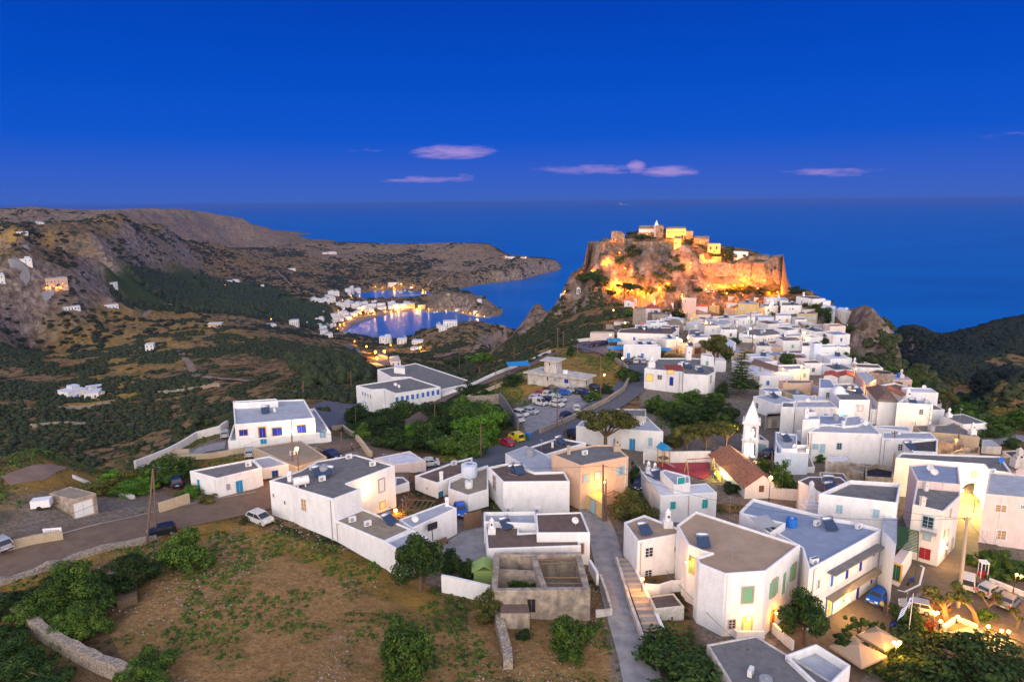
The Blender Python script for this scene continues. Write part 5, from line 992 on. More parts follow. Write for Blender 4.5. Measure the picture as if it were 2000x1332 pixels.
# ------------------------------------------------------------------ free-standing walls
def fwall(name,f,pts,h,t,m,label,cat='wall',rough=0,lift=0):
 P=[G(*px(f,*p))[:2]for p in pts];D=[]
 for i in range(len(P)-1):
  k=max(1,int(np.linalg.norm(P[i+1]-P[i])/1.2))
  for j in range(k):D.append(P[i]+(P[i+1]-P[i])*j/k)
 D.append(P[-1]);vs=[];fs=[]
 for i,p in enumerate(D):
  a=D[max(i-1,0)];b_=D[min(i+1,len(D)-1)];tt=(b_-a)/(np.linalg.norm(b_-a)+1e-9);n=np.array([-tt[1],tt[0]])*t/2;z0=gz(*p)-.6;z1=gz(*p)+h+rng.uniform(-rough,rough)
  vs+=[(*(p-n),z0),(*(p+n),z0),(*(p+n),z1+rng.uniform(-rough,rough)*.4),(*(p-n),z1)]
 for i in range(len(D)-1):
  a=i*4;b_=a+4;fs+=[(a,a+3,b_+3,b_)[::-1],(a+1,b_+1,b_+2,a+2)[::-1],(a+3,a+2,b_+2,b_+3)[::-1]]
 fs+=[(0,1,2,3)[::-1],tuple(len(vs)-4+k for k in(0,1,2,3))]
 o=pym(name,vs,fs,m);return tag(o,label,cat)
fwall('field_wall','c',[(545,1015),(700,1050),(860,1088)],2.3,.35,'white','plain white garden wall between the leafy tree and the ruin')
fwall('dry_stone_wall','a',[(0,930),(120,1000),(250,1100),(420,1200),(560,1270),(760,1345)],1.7,.9,'stone_near','long dry stone wall crossing the dark bushes at the field corner',rough=.15)
fwall('dry_stone_wall','a',[(-60,815),(200,730),(420,650),(640,590),(820,560),(900,520)],.7,.8,'stone_near','low tumbled stone wall along the road verge',rough=.25)
fwall('dry_stone_wall','a',[(560,790),(660,750),(760,770)],.8,1.2,'stone_near','short heap of stones between the roadside bushes',rough=.2)
fwall('low_wall','a',[(40,610),(200,570),(350,545)],1.3,.4,'tan','low tan roadside wall bearing a white sign')
fwall('low_wall','a',[(880,400),(960,375),(1045,345)],1.6,.4,'tan','tan block wall by the road beside the low white cottage')
fwall('parapet_wall','a',[(400,205),(560,262),(735,322)],.5,.6,'offwhite','pale kerb wall across the waste ground')
fwall('field_wall','F',[(265,916),(330,890),(385,858),(430,846),(445,835)],1.6,.5,'offwhite','pale retaining wall climbing to the blue-shuttered bungalow')
fwall('low_wall','F',[(320,888),(370,885)],.9,.4,'tan','short tan wall beside the bungalow driveway')
fwall('field_wall','b',[(0,560),(250,545),(500,500),(545,500)],1.0,.4,'tan','long tan wall in front of the bungalow driveway')
fwall('road_wall','b',[(1090,350),(1160,345),(1260,430),(1330,520),(1350,535)],1.1,.6,'tan','curved tan parapet wall at the road bend by the shrubs')
fwall('road_wall','q',[(1275,668),(1400,615),(1550,545),(1700,470),(1800,400),(1838,330),(1820,260),(1750,210)],1.2,.6,'stone_near','stone roadside wall curving round the gravel car park',rough=.05)
fwall('bridge_parapet','q',[(660,440),(780,400),(900,345),(1050,280),(1340,160)],1.1,.35,'white','long white parapet of the sloping road beside the school')
fwall('road_wall','q',[(800,460),(950,400),(1080,350),(1200,320)],1.0,.5,'tan','tan wall between the sloping road and the dry grass')
fwall('retaining_wall','q',[(735,510),(850,490),(1015,478)],2.5,.6,'stone_near','curved stone retaining wall above the green thicket',rough=.1)
fwall('retaining_wall','q',[(1020,480),(1060,530),(1100,600),(1135,650)],3.0,.4,'r_grey','tall grey concrete wall beside the parked cars')
fwall('garden_wall','f',[(255,1000),(260,905+60),(480,990),(700,985),(830,985)],2.2,.3,'white','white playground wall beneath the spreading trees')
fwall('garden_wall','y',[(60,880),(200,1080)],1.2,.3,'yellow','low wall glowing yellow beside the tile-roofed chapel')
fwall('garden_wall','f',[(1360,1300),(1480,1310),(1620,1320)],1.9,.35,'offwhite','white wall with small dark arch beside the chapel')
fwall('garden_wall','d',[(530,765),(620,770),(700,745),(850,735)],1.5,.3,'white','white planter wall on the terrace behind the outhouse')
fwall('stair_wall','d',[(345,560),(400,740),(450,900),(520,1090)],.9,.35,'dirty','long low wall between the lane and the stone stairs')
fwall('stair_wall','d',[(470,640),(530,770),(590,900),(650,1040)],.9,.35,'white','white wall on the house side of the stairs')
fwall('garden_wall','e',[(30,1010),(110,1090),(160,1130)],1.3,.3,'white','white wall around the shrub bed beside the corner house')
fwall('garden_wall','d',[(1075,1010),(1120,1050),(1300,1050)],1.0,.25,'white','small white porch wall under the glowing doorway')
fwall('plaza_wall','t',[(1470,600),(1700,690),(1900,770),(2100,860)],.7,.4,'offwhite','low stone wall behind the parked cars on the plaza')
fwall('plaza_wall','w',[(1330,880),(1450,910),(1560,960)],.5,.35,'offwhite','short kerb wall behind the flagpole')
fwall('plaza_wall','t',[(790,1310),(980,1170),(1150,1240),(1290,1300)],.6,.4,'offwhite','angled low wall around the floodlit flower bed')
fwall('sidewalk_kerb','t',[(100,720),(210,745),(430,640),(495,380),(440,350)],.15,.25,'p_white','white kerb curving round the pavement by the gate wall','kerb')
fwall('lane_wall','x',[(1330,180),(1400,300),(1410,330)],1.6,.35,'white','white gate wall beside the lane next to the ruin')
fwall('planter_wall','x',[(1440,280),(1500,450),(1555,640),(1390,660)],.9,.3,'dirty','concrete planter edge between the ruin and the lane')
fwall('dry_stone_wall','x',[(380,640),(410,800),(450,960),(480,1080),(490,1200)],1.2,1.0,'stone_near','crumbling pale stone wall end beside the small stone shed',rough=.2)
fwall('garden_wall','F',[(1655,640),(1640,650)],1.5,.3,'white','short white wall below the church above the crag')
fwall('road_wall','F',[(1095,672),(1130,668),(1190,664)],1.2,.4,'offwhite','pale wall behind the upper parked cars')
for i,(a,b_,l)in enumerate((((115,800),(215,790),'upper'),((310,770),(430,755),'middle'),((60,835),(175,830),'lower'))):fwall('terrace_field_wall','F',[(a[0],a[1]),(b_[0],b_[1])],2.0,1.0,'stone',f'{l} dry stone terrace wall on the valley fields',rough=.4)
# ------------------------------------------------------------------ the roofless ruin
def ruin():
 b=B('ruin','c',[(882,760),(1445,756),(1510,1005),(862,1012)],(2,1205),wall='ruin',par=3.4,roof='stone_near',thick=.75,label='roofless stone ruin with bare beams beside the lane',cat='ruin',name='ruin');return b
rb=ruin();P=[np.array(p)for p in rb['P']];zt=rb['z'];off=rb['off'];e=rb['e']
def cpt(f,x,y,z):u,v=px(f,x,y);return at_z(u,v,z)
m=MB();a=cpt('c',1135,770,zt);b_=cpt('c',1215,1000,zt);d_=(b_-a)[:2];L_=np.linalg.norm(d_);an=math.atan2(d_[1],d_[0]);m.box(((a[0]+b_[0])/2,(a[1]+b_[1])/2,zt-1.75),(L_,.7,3.3),an)
a=cpt('c',900,870,zt-.5);b_=cpt('c',1165,880,zt-.5);d_=(b_-a)[:2];m.box(((a[0]+b_[0])/2,(a[1]+b_[1])/2,zt-2.0),(np.linalg.norm(d_),.5,2.8),math.atan2(d_[1],d_[0]));m.build('inner_wall','ruin',e,off=off)
for k,(x0,y0,x1,y1)in enumerate(((1175,790,1430,785),(1180,812,1430,806),(1185,835,1440,830),(1200,925,1460,925),(1205,962,1465,965))):
 m=MB();m.tube(cpt('c',x0,y0,zt-.5),cpt('c',x1,y1,zt-.5+.1*(k%2)),.11,n=6);m.build('beam','wood',e,off=off)
win('c',1125,1105,80,.55,'black','ruin','door','ruin')
p=G(*px('c',820,965));o=mk('garden_shed',p,.05);m=MB();m.box((0,1.0,.9),(2.7,2.0,1.8));m.build('wall','lime',o);m=MB()
for s in(-1,1):
 vs=[(-0.0*s,-.25,2.6),(0,2.25,2.6),(s*1.6,2.25,1.75),(s*1.6,-.25,1.75)];vs+=[(x,y,z-.08)for x,y,z in vs];m.add(vs,[(0,1,2,3),(7,6,5,4),(0,3,7,4),(1,5,6,2),(2,6,7,3)])
m.build('roof','lime',o);tag(o,'lime green garden shed with ribbed gable roof beside the ruin','shed')
# ------------------------------------------------------------------ bell tower
def belltower():
 u0,v0=px('y',468,760);g=G(u0,v0);R=math.hypot(g[0],g[1]);pl=at_R(*px('y',455,700),R);pr=at_R(*px('y',665,715),R);w=np.linalg.norm((pr-pl)[:2]);ang=math.atan2(pr[1]-pl[1],pr[0]-pl[0])
 o=mk('bell_tower',(*((pl+pr)/2)[:2],g[2]),ang);tag(o,'white two-tier bell tower with pyramid roof and lit arches behind the chapel','bell tower')
 s=R/FPX/6.66*1.02;zb=0;H1=230*s;H2=205*s;c=w/2
 def tier(z0,h,w,nm):
  t=MB();pw=w*.17;hw=w/2
  for sx in(-1,1):
   for sy in(-1,1):t.box((sx*(hw-pw/2),hw+sy*(hw-pw/2),z0+h/2),(pw,pw,h))
  for k in range(4):
   an=k*math.pi/2;M=Matrix.Translation((0,hw,z0))@Matrix.Rotation(an,4,'Z')
   t.box((0,-(hw-pw*.3),h/2),(w*.12,pw*.6,h),M=M);t.box((0,-(hw-pw*.3),h*.06),(w-2*pw,pw*.6,h*.12),M=M)
   for cx in(-1,1):
    x0=cx*(w*.06+(w-2*pw-w*.12)/4);r=(w-2*pw-w*.12)/4;zz=h*.78;n=10;ring=[(x0+r*math.cos(math.pi*i/n),zz+r*math.sin(math.pi*i/n))for i in range(n+1)]
    top=[(x0+r*math.cos(math.pi*i/n),h)for i in range(n+1)]
    for yy,rev in((-(hw-.01),False),(-(hw-pw*.6),True)):
     vs=[M@Vector((x,yy,z))for x,z in ring]+[M@Vector((x,yy,z))for x,z in top];fs=[(i,i+1,n+2+i,n+1+i)for i in range(n)];t.add(vs,[f[::-1]for f in fs]if not rev else fs)
    vs=[M@Vector((x,yy,z))for yy in(-hw+.01,-(hw-pw*.6))for x,z in ring];t.add(vs,[(i,n+1+i,n+2+i,i+1)for i in range(n)])
  t.build(nm,'white',o)
 for zz,hh_,ww in((0,H1,w),(H1+.24,H2,w*.94)):q_=MB();q_.box((0,c+ww*.22,zz+hh_/2),(ww*.62,.12,hh_));q_.box((ww*.22,c,zz+hh_/2),(.12,ww*.5,hh_));q_.build('inner_wall','white',o)  # inner panels added behind the arches to catch the lamp light
 base=MB();base.box((0,c,-1.0),(w*1.12,w*1.12,2.0));base.build('plinth','white',o)
 tier(0,H1,w,'lower_tier');k=MB();k.box((0,c,H1+.12),(w*1.1,w*1.1,.24));k.build('cornice','white',o);tier(H1+.24,H2,w*.94,'upper_tier');
 k=MB();k.box((0,c,H1+H2+.38),(w*1.12,w*1.12,.28));k.build('cornice','white',o)
 r=MB();z0=H1+H2+.52;q_=w*.48;hh=200*s;r.add([(-q_,c-q_,z0),(q_,c-q_,z0),(q_,c+q_,z0),(-q_,c+q_,z0),(-.14*w,c-.14*w,z0+hh),(.14*w,c-.14*w,z0+hh),(.14*w,c+.14*w,z0+hh),(-.14*w,c+.14*w,z0+hh)],[(0,1,5,4),(1,2,6,5),(2,3,7,6),(3,0,4,7),(4,5,6,7)])
 r.build('spire','white',o);f_=MB();f_.box((0,c,z0+hh+.25),(.3*w*.6,.3*w*.6,.5));f_.tube((0,c,z0+hh+.5),(0,c,z0+hh+1.1),.2,.06,8);f_.build('finial','white',o)
 for sx in(-1,1):
  for sy in(0,1):f_=MB();f_.tube((sx*w*.5,c+(sy*2-1)*w*.5,z0),(sx*w*.5,c+(sy*2-1)*w*.5,z0+.5),.16,.03,6);f_.build('corner_finial','white',o)
 bl=MB();bl.tube((0,c,H1+H2*.5),(0,c,H1+H2*.8),.35,.18,12);bl.build('bell','metal',o)
 for zz,pw_,nm in((H1*.3,5000,0),(H1+H2*.35,2600,0)):
  L_=bpy.data.lights.new('lamp_light','POINT');L_.energy=pw_;L_.color=(1,.62,.25);L_.shadow_soft_size=.15;lo=bpy.data.objects.new('lamp_light',L_);COL.objects.link(lo);lo.parent=o;lo.location=(-w*.06,c-w*.06,zz)
 win_=MB();
belltower()
def belfry(f,x,y,hp,label,m='white'):
 p,u,v=place(f,x,y);R=math.hypot(p[0],p[1]);h=hp/FR[f][2]*R/FPX;w=h*.42;o=mk('belfry',p);t=MB();t.box((-w/2,0,h*.32),(w*.22,w*.35,h*.64));t.box((w/2,0,h*.32),(w*.22,w*.35,h*.64));t.box((0,0,h*.25),(w*.16,w*.3,h*.5));t.box((0,0,h*.68),(w*1.2,w*.36,h*.10));t.box((0,0,h*.06),(w*1.25,w*.4,h*.12))
 t.add([(-w*.6,-w*.17,h*.73),(w*.6,-w*.17,h*.73),(0,-w*.17,h),(-w*.6,w*.17,h*.73),(w*.6,w*.17,h*.73),(0,w*.17,h)],[(0,1,2),(3,5,4),(0,2,5,3),(1,4,5,2)]);t.build('arcade',m,o);b2=MB();b2.tube((-w*.25,0,h*.42),(-w*.25,0,h*.55),w*.11,w*.05,8);b2.build('bell','metal',o);tag(o,label,'belfry')
belfry('j',1725,420,175,'white pointed belfry on the church above the crag');belfry('n',480,300,120,'twin-arched white belfry on the little orange-tiled chapel');belfry('o',200,660,62,'small white belfry on the hillside chapel under the castle')
belfry('n',1390,640,240,'tan domed belfry with two bells behind the taverna','yellow')
# ------------------------------------------------------------------ stairs beside the lane
def stairs():
 P0=G(*px('d',590,1050));P1=G(*px('d',390,545));d_=(P1-P0)[:2];L_=np.linalg.norm(d_);an=math.atan2(d_[1],d_[0]);o=mk('stone_stairs',P0,an);n=26
 for k in range(n):m=MB();t=(k+.5)/n;z=(P1[2]-P0[2])*t+.35+.35*math.sin(t*math.pi);m.box((L_*t,0,z-.6),(L_/n*.98,2.0,1.2));m.build('step','trim_stone' if k%2 else 'concrete',o)
 tag(o,'long stone stairway climbing beside the lane in warm lamplight','stairs')
stairs()
def balcony(f,x0,y0,x1,y1,key,dep,hpar,label,m='white',rail=False,dz=0,name='balcony'):
 A=wallhit(*px(f,x0,y0),key);Bq=wallhit(*px(f,x1,y1),key)
 if not A or not Bq:MISS.append(('balc',f,x0,y0));return
 a=np.array(A[2]);c=np.array(Bq[2]);n=np.array(A[3]);z=(a[2]+c[2])/2+dz;an=math.atan2(c[1]-a[1],c[0]-a[0]);L_=np.linalg.norm((c-a)[:2]);e=A[1]['e'];off=A[1]['off'];c0=(a+c)[:2]/2+n*dep/2
 k=MB();k.box((c0[0],c0[1],z-.09),(L_,dep,.18),an)
 if hpar and not rail:
  c1=(a+c)[:2]/2+n*(dep-.06);k.box((c1[0],c1[1],z+hpar/2),(L_,.12,hpar),an)
  for q_ in(a,c):c2=q_[:2]+n*dep/2;k.box((c2[0],c2[1],z+hpar/2),(.12,dep,hpar),an)
 if rail:
  for i in range(int(L_/.16)+1):
   q_=a[:2]+(c-a)[:2]*i*.16/L_+n*dep*.97;k.tube((q_[0],q_[1],z),(q_[0],q_[1],z+.95),.014,n=4)
  q0=a[:2]+n*dep*.97;q1=c[:2]+n*dep*.97;k.tube((q0[0],q0[1],z+.95),(q1[0],q1[1],z+.95),.025,n=5)
 o=k.build(name,m,e,off=off)
balcony('d',1385,790,1530,720,'d17b',1.1,1.0,'')
balcony('e',375,760,690,610,'d19',1.1,1.0,'','r_sand',rail=True)
balcony('e',385,600,700,450,'d19',1.1,0,'','r_grey',name='canopy')
balcony('e',990,352,1095,362,'m24',.9,1.0,'','p_grey',rail=True)
p=G(*px('e',270,205),4.5)if False else at_R(*px('e',270,208),math.hypot(*G(*px('e',270,208))[:2])*.93);o=mk('stepped_monument',p);h=160/3.314*np.linalg.norm(p-CAM)/FPX;m=MB()
for i,(w_s,z0,z1)in enumerate(((.52,-.6,.10),(.42,.10,.22),(.32,.22,.34),(.22,.34,.80),(.13,.80,1.0))):m.box((0,0,h*(z0+z1)/2),(h*w_s,h*w_s,h*(z1-z0)))
m.build('stepped_shaft','white',o);m=MB();m.ball((0,0,h*1.02),h*.05);m.build('finial','white',o);tag(o,'stepped white pillar monument behind the inn roof','monument')
p,u,v=place('k',1425,215);o=mk('roof_dome',p);m=MB();m.ball((0,0,0),1.5,16,10,sz=1.1);m.build('shell','white',o,True);tag(o,'small white plaster dome on the pink-windowed house roof','dome');m=MB();m.box((0,0,.1),(3.2,3.2,.25));m.build('base','white',o)
def pergola(f,x0,y0,x1,y1,n,w,m,label,name='pergola',h=2.6):
 a=G(*px(f,x0,y0),h);c=G(*px(f,x1,y1),h);o=mk(name,(a[0],a[1],gz(a[0],a[1])),math.atan2(c[1]-a[1],c[0]-a[0]));L_=np.linalg.norm((c-a)[:2]);k=MB()
 for i in range(n):k.box((L_*i/(n-1),0,h),(.10,w,.10))
 k.build('slats',m,o);k=MB();k.box((L_/2,-w/2,h-.12),(L_,.12,.14));k.box((L_/2,w/2,h-.12),(L_,.12,.14));k.build('side_beam',m,o)
 for s in(0,L_):
  for yy in(-w/2,w/2):k=MB();k.tube((s,yy,0),(s,yy,h),.06,n=6);k.build('post',m,o)
 tag(o,label,'pergola')
pergola('b',1560,850,1760,880,7,3.5,'wood','bare timber pergola in the courtyard of the big house');pergola('e',885,330,875,480,16,3.4,'p_darkgreen','dark green slatted pergola over the stair passage',h=4.5);pergola('d',300,105,400,150,5,2.4,'wood','small wooden pergola over garden shrubs by the peach house')
pergola('n',1050,960,1130,990,4,3,'trim_yellow','orange wooden terrace frame beside the taverna');pergola('g',1180,830,1220,830,3,2,'wood','weathered timber frame in the ruined walls')
def awning(f,x,y,w,d,rz,m,label,h=2.6):
 p=G(*px(f,x,y),h);o=mk('awning',(p[0],p[1],gz(p[0],p[1])),rz);k=MB();k.add([(-w/2,-d/2,h-.3),(w/2,-d/2,h-.3),(w/2,d/2,h+.2),(-w/2,d/2,h+.2)]+[(-w/2,-d/2,h-.34),(w/2,-d/2,h-.34),(w/2,d/2,h+.16),(-w/2,d/2,h+.16)],[(0,1,2,3),(7,6,5,4),(0,4,5,1),(1,5,6,2),(2,6,7,3),(3,7,4,0)]);k.build('canopy',m,o)
 for sx in(-1,1):k=MB();k.tube((sx*w*.45,-d*.45,0),(sx*w*.45,-d*.45,h-.3),.05,n=5);k.build('post','metal',o)
 tag(o,label,'awning')
awning('n',155,830,5,4,.1,'canvas_blue','upper blue awning beside the stone-faced hotel');awning('n',190,950,6,4,.1,'canvas_blue','blue awning in front of the hotel terrace');awning('n',965,975,4,3,0,'canvas_blue','blue awning between the taverna and the orange frame');awning('k',1450,520,3.5,3,.4,'canvas_blue','blue canvas shade sail under the bright wall lamp')
awning('f',515,165,4.5,3.5,0,'tiles_red','bright red roof canopy on the arched-window house',h=8.3);awning('q',1135,225,7,4,.2,'canvas_blue','long blue canvas shade beyond the white parapet');awning('d',1300,290,2.6,2.2,.3,'p_grey','glass canopy over the roof courtyard of the inn',h=9.0)
def parasol(f,x,y,w,rz,label,h=2.9):
 p=G(*px(f,x,y),h);o=mk('square_parasol',(p[0],p[1],gz(p[0],p[1])),rz);k=MB();q_=w/2;k.add([(-q_,-q_,h-.5),(q_,-q_,h-.5),(q_,q_,h-.5),(-q_,q_,h-.5),(0,0,h+.3),(-q_,-q_,h-.75),(q_,-q_,h-.75),(q_,q_,h-.75),(-q_,q_,h-.75)],[(0,1,4),(1,2,4),(2,3,4),(3,0,4),(0,5,6,1),(1,6,7,2),(2,7,8,3),(3,8,5,0)]);k.build('canopy','fabric',o)
 k=MB();k.tube((0,0,0),(0,0,h+.3),.05,n=6);k.build('pole','wood',o);tag(o,label,'parasol')
parasol('w',1060,780,3.3,.5,'large beige parasol glowing orange behind the garden trees');parasol('w',775,950,4.1,.45,'flat beige parasol nearest the white parapet roof',h=2.6)
# ------------------------------------------------------------------ foliage
def leafmat(name,c1,c2,c3):
 m=bpy.data.materials.new(name);m.use_nodes=True;N=m.node_tree.nodes;L=m.node_tree.links;b=N['Principled BSDF'];b.inputs['Roughness'].default_value=.7;b.inputs['Specular IOR Level'].default_value=.2
 g=N.new('ShaderNodeNewGeometry');n=N.new('ShaderNodeTexNoise');L.new(g.outputs['Position'],n.inputs[0]);n.inputs['Scale'].default_value=1.1;n.inputs['Detail'].default_value=5
 r=N.new('ShaderNodeValToRGB');L.new(n.outputs[0],r.inputs[0]);e=r.color_ramp.elements;e.new(.5);e[0].position=.32;e[1].position=.5;e[2].position=.68
 for el,c in zip(e,(c2,c1,c3)):el.color=(*c,1)
 oi=N.new('ShaderNodeObjectInfo');hs=N.new('ShaderNodeHueSaturation');ma=N.new('ShaderNodeMapRange');L.new(oi.outputs['Random'],ma.inputs[0]);ma.inputs[3].default_value=.75;ma.inputs[4].default_value=1.3;L.new(ma.outputs[0],hs.inputs['Value']);L.new(r.outputs[0],hs.inputs['Color'])
 L.new(hs.outputs[0],b.inputs['Base Color']);MATS[name]=m
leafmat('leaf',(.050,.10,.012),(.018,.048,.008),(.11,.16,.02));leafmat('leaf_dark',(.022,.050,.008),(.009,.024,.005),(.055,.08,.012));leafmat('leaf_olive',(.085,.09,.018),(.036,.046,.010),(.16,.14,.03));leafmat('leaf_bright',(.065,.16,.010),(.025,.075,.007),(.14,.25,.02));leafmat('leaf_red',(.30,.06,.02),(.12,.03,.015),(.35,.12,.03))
mat('bark',(.16,.11,.07),noise=.4,scale=3)
def leafcloud(lobes,n,size,seed,flat=.0):
 "n leaf quads spread over the shells of a few lobes: (cx,cy,cz,r,rz)"
 r=np.random.RandomState(seed);w=np.array([l[3]**2 for l in lobes]);k=r.choice(len(lobes),n,p=w/w.sum());Lb=np.array(lobes)[k]
 d=r.normal(size=(n,3));d/=np.linalg.norm(d,axis=1)[:,None];rr=1-r.rand(n)**2.2*.45;rr*=1+.16*np.sin(d[:,0]*7+k)*np.sin(d[:,1]*6+d[:,2]*5)
 c=Lb[:,:3]+d*(rr*Lb[:,3])[:,None]*np.c_[np.ones(n),np.ones(n),Lb[:,4]/Lb[:,3]];keep=c[:,2]>.02;c=c[keep];d=d[keep];n=len(c)
 nn=d+r.normal(size=(n,3))*.55;nn/=np.linalg.norm(nn,axis=1)[:,None];t=np.cross(nn,r.normal(size=(n,3)));t/=np.linalg.norm(t,axis=1)[:,None];q_=np.cross(nn,t);s=size*(.6+.8*r.rand(n))[:,None]
 V=np.stack([c-t*s-q_*s*.5,c+t*s*.2-q_*s*.7,c+t*s+q_*s*.3,c-t*s*.1+q_*s*.8],1).reshape(-1,3);F=np.arange(4*n).reshape(-1,4);return V,F
def lobes_for(seed,kind):
 r=np.random.RandomState(seed);L=[]
 if kind=='bush':
  L.append((0,0,.38,.33,.36))
  for i in range(17):a=r.rand()*6.28;d=r.uniform(.12,.46);L.append((d*math.cos(a),d*math.sin(a),r.uniform(.10,.80)*(1.25-d),r.uniform(.09,.21),r.uniform(.09,.22)))
 elif kind=='tree':
  for i in range(12):a=r.rand()*6.28;d=r.uniform(.05,.40);L.append((d*math.cos(a),d*math.sin(a),r.uniform(.42,.88),r.uniform(.14,.24),r.uniform(.12,.20)))
 elif kind=='umbrella':
  for i in range(16):a=r.rand()*6.28;d=r.uniform(.0,.46);L.append((d*math.cos(a),d*math.sin(a),.74+.12*(1-d*2)+r.uniform(-.06,.06),r.uniform(.13,.20),r.uniform(.08,.13)))
 elif kind=='wide':
  for i in range(26):a=r.rand()*6.28;d=r.uniform(.0,.46);L.append((d*math.cos(a),d*math.sin(a),r.uniform(.1,.50)*(1.15-d),r.uniform(.10,.19),r.uniform(.09,.15)))
 elif kind=='sparse':
  for i in range(17):a=r.rand()*6.28;d=r.uniform(.05,.46);L.append((d*math.cos(a),d*math.sin(a),r.uniform(.5,.95),r.uniform(.06,.11),r.uniform(.05,.09)))
 return L
PROTO={}
def crown_mesh(kind,var,m,n,size):
 k=(kind,var,m,n)
 if k not in PROTO:
  V,F=leafcloud(lobes_for(var*13+len(kind),kind),n,size,var+5);me=bpy.data.meshes.new('crown');me.vertices.add(len(V));me.vertices.foreach_set('co',V.astype(np.float32).ravel());me.loops.add(F.size);me.loops.foreach_set('vertex_index',F.astype(np.int32).ravel());me.polygons.add(len(F));me.polygons.foreach_set('loop_start',np.arange(0,F.size,4,dtype=np.int32));me.update(calc_edges=True);me.materials.append(MATS[m]);PROTO[k]=me
 return PROTO[k]
def trunk_mesh(kind,var):
 k=('trunk',kind,var)
 if k not in PROTO:
  r=np.random.RandomState(var+3);m=MB();top=.5 if kind!='bush' else .3;lean=(r.uniform(-.05,.05),r.uniform(-.05,.05));m.tube((0,0,-.05),(lean[0],lean[1],top),.045,.028,8,cap=False)
  for l in lobes_for(var*13+len(kind),kind)[:9]:mid=(lean[0]*.6+l[0]*.5,lean[1]*.6+l[1]*.5,top*.6+l[2]*.35);m.tube((lean[0]*.8,lean[1]*.8,top*.75),mid,.022,.014,5,cap=False);m.tube(mid,(l[0],l[1],l[2]),.014,.005,5,cap=False)
  me=bpy.data.meshes.new('trunk');me.from_pydata(m.v,[],m.f);me.update();me.materials.append(MATS['bark']);PROTO[k]=me
 return PROTO[k]
def tree(f,x,y,wp,hp,kind='bush',m='leaf',desc=None,label=None,n=None,base=None,Rr=None):
 "x, y: pixel of the foot; wp, hp: width and height in zoom pixels"
 u,v=px(f,x,y);g=G(u,v)if Rr is None else at_R(u,v,Rr);R=np.linalg.norm(g-CAM);sc=FR[f][2];w=wp/sc*R/FPX;h=hp/sc*R/FPX*1.08
 if n is None:n=int(np.clip((wp/sc)**1.5*11,350,9000));n=[350,700,1400,2800,5000,9000][min(5,int(np.searchsorted([350,700,1400,2800,5000,9000],n)))]
 var=rng.randint(3);nm={'bush':'shrub','wide':'shrub'}.get(kind,'tree');lsz={350:.075,700:.055,1400:.042,2800:.032,5000:.025,9000:.019}[n]
 o=empty(nm,g,rng.uniform(0,6.28));o.scale=(w,w,h)
 for me,pn in((crown_mesh(kind,var,m,n,lsz),'crown'),(trunk_mesh(kind,var),'trunk')):
  c=bpy.data.objects.new(pn,me);COL.objects.link(c);c.parent=o
 d=desc or{'bush':'rounded green shrub','wide':'spreading green shrub mass','tree':'leafy green tree','umbrella':'umbrella-shaped pine','sparse':'gnarled thin tree'}[kind]
 if label:tag(o,label,'tree' if nm=='tree' else 'shrub')
 else:auto(o,d,'tree' if nm=='tree' else 'shrub',u,v-hp/sc/2,nm+'s growing in and around the village')
 return o
T=tree
T('a',1020,700,250,180,'bush','leaf',label='rounded green bush on the verge beside the twin poles');T('a',750,800,210,150,'bush','leaf_dark',label='dark green bush above the pile of cut branches')
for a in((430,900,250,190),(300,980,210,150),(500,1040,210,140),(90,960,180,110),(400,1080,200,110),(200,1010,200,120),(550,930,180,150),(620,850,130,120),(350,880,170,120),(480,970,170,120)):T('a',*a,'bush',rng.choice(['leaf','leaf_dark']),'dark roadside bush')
for a in((40,1200,240,130),(120,1330,300,150),(20,1110,160,100),(230,1400,260,120)):T('a',*a,'wide','leaf_dark','low dark shrub')
T('a',790,1310,230,130,'bush','leaf','small bright shrub on the soil field');T('a',850,1420,200,90,'bush','leaf','small bright shrub on the soil field')
T('F',797,1325,100,115,'bush','leaf',label='round green bush standing alone in the soil field');T('c',400,1010,330,330,'tree','leaf_dark',label='leafy dark tree against the white wing beside the yard');T('c',610,900,170,180,'bush','leaf_dark',label='dark shrub between the leafy tree and the paved yard');T('c',730,920,130,110,'bush','leaf_dark',label='low dark shrub behind the lime green shed')
T('x',290,700,270,290,'bush','leaf_olive',label='yellow-green bush at the end of the crumbling stone wall');T('x',1130,1040,420,370,'bush','leaf',label='vigorous green bush in front of the ruin wall');T('c',1070,1010,200,110,'bush','leaf',label='leafy fig bush growing inside the ruin');T('x',660,860,170,70,'wide','leaf_dark',label='low dark creeper beside the small stone shed')
T('d',820,1330,640,300,'wide','leaf_dark',label='huge dark pine crown at the bottom of the lane',n=9000);T('F',1420,1345,60,60,'wide','leaf_olive','olive tip of pine')
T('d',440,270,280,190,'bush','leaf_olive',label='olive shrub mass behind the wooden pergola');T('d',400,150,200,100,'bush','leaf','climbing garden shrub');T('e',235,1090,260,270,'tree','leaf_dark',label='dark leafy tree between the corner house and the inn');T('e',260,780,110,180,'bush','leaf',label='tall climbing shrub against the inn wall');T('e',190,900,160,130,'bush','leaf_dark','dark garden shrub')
T('e',890,970,180,130,'bush','leaf_dark',label='round dark shrub beside the parked silver car on the plaza');T('e',970,1060,120,70,'bush','leaf','garden shrub on the plaza');T('e',1290,1330,640,320,'wide','leaf_dark',label='broad dark pine mass at the bottom of the plaza garden',n=9000);T('e',860,1330,300,190,'wide','leaf_dark','dark pine mass in the garden');T('e',690,1260,160,120,'bush','leaf_olive','olive garden shrub');T('e',1570,1340,260,170,'wide','leaf_dark','dark pine mass in the garden');T('w',1300,1080,200,150,'bush','leaf_bright','bright green garden shrub');T('w',1650,760,200,130,'bush','leaf_red',label='red-leaved shrub under the floodlight on the plaza')
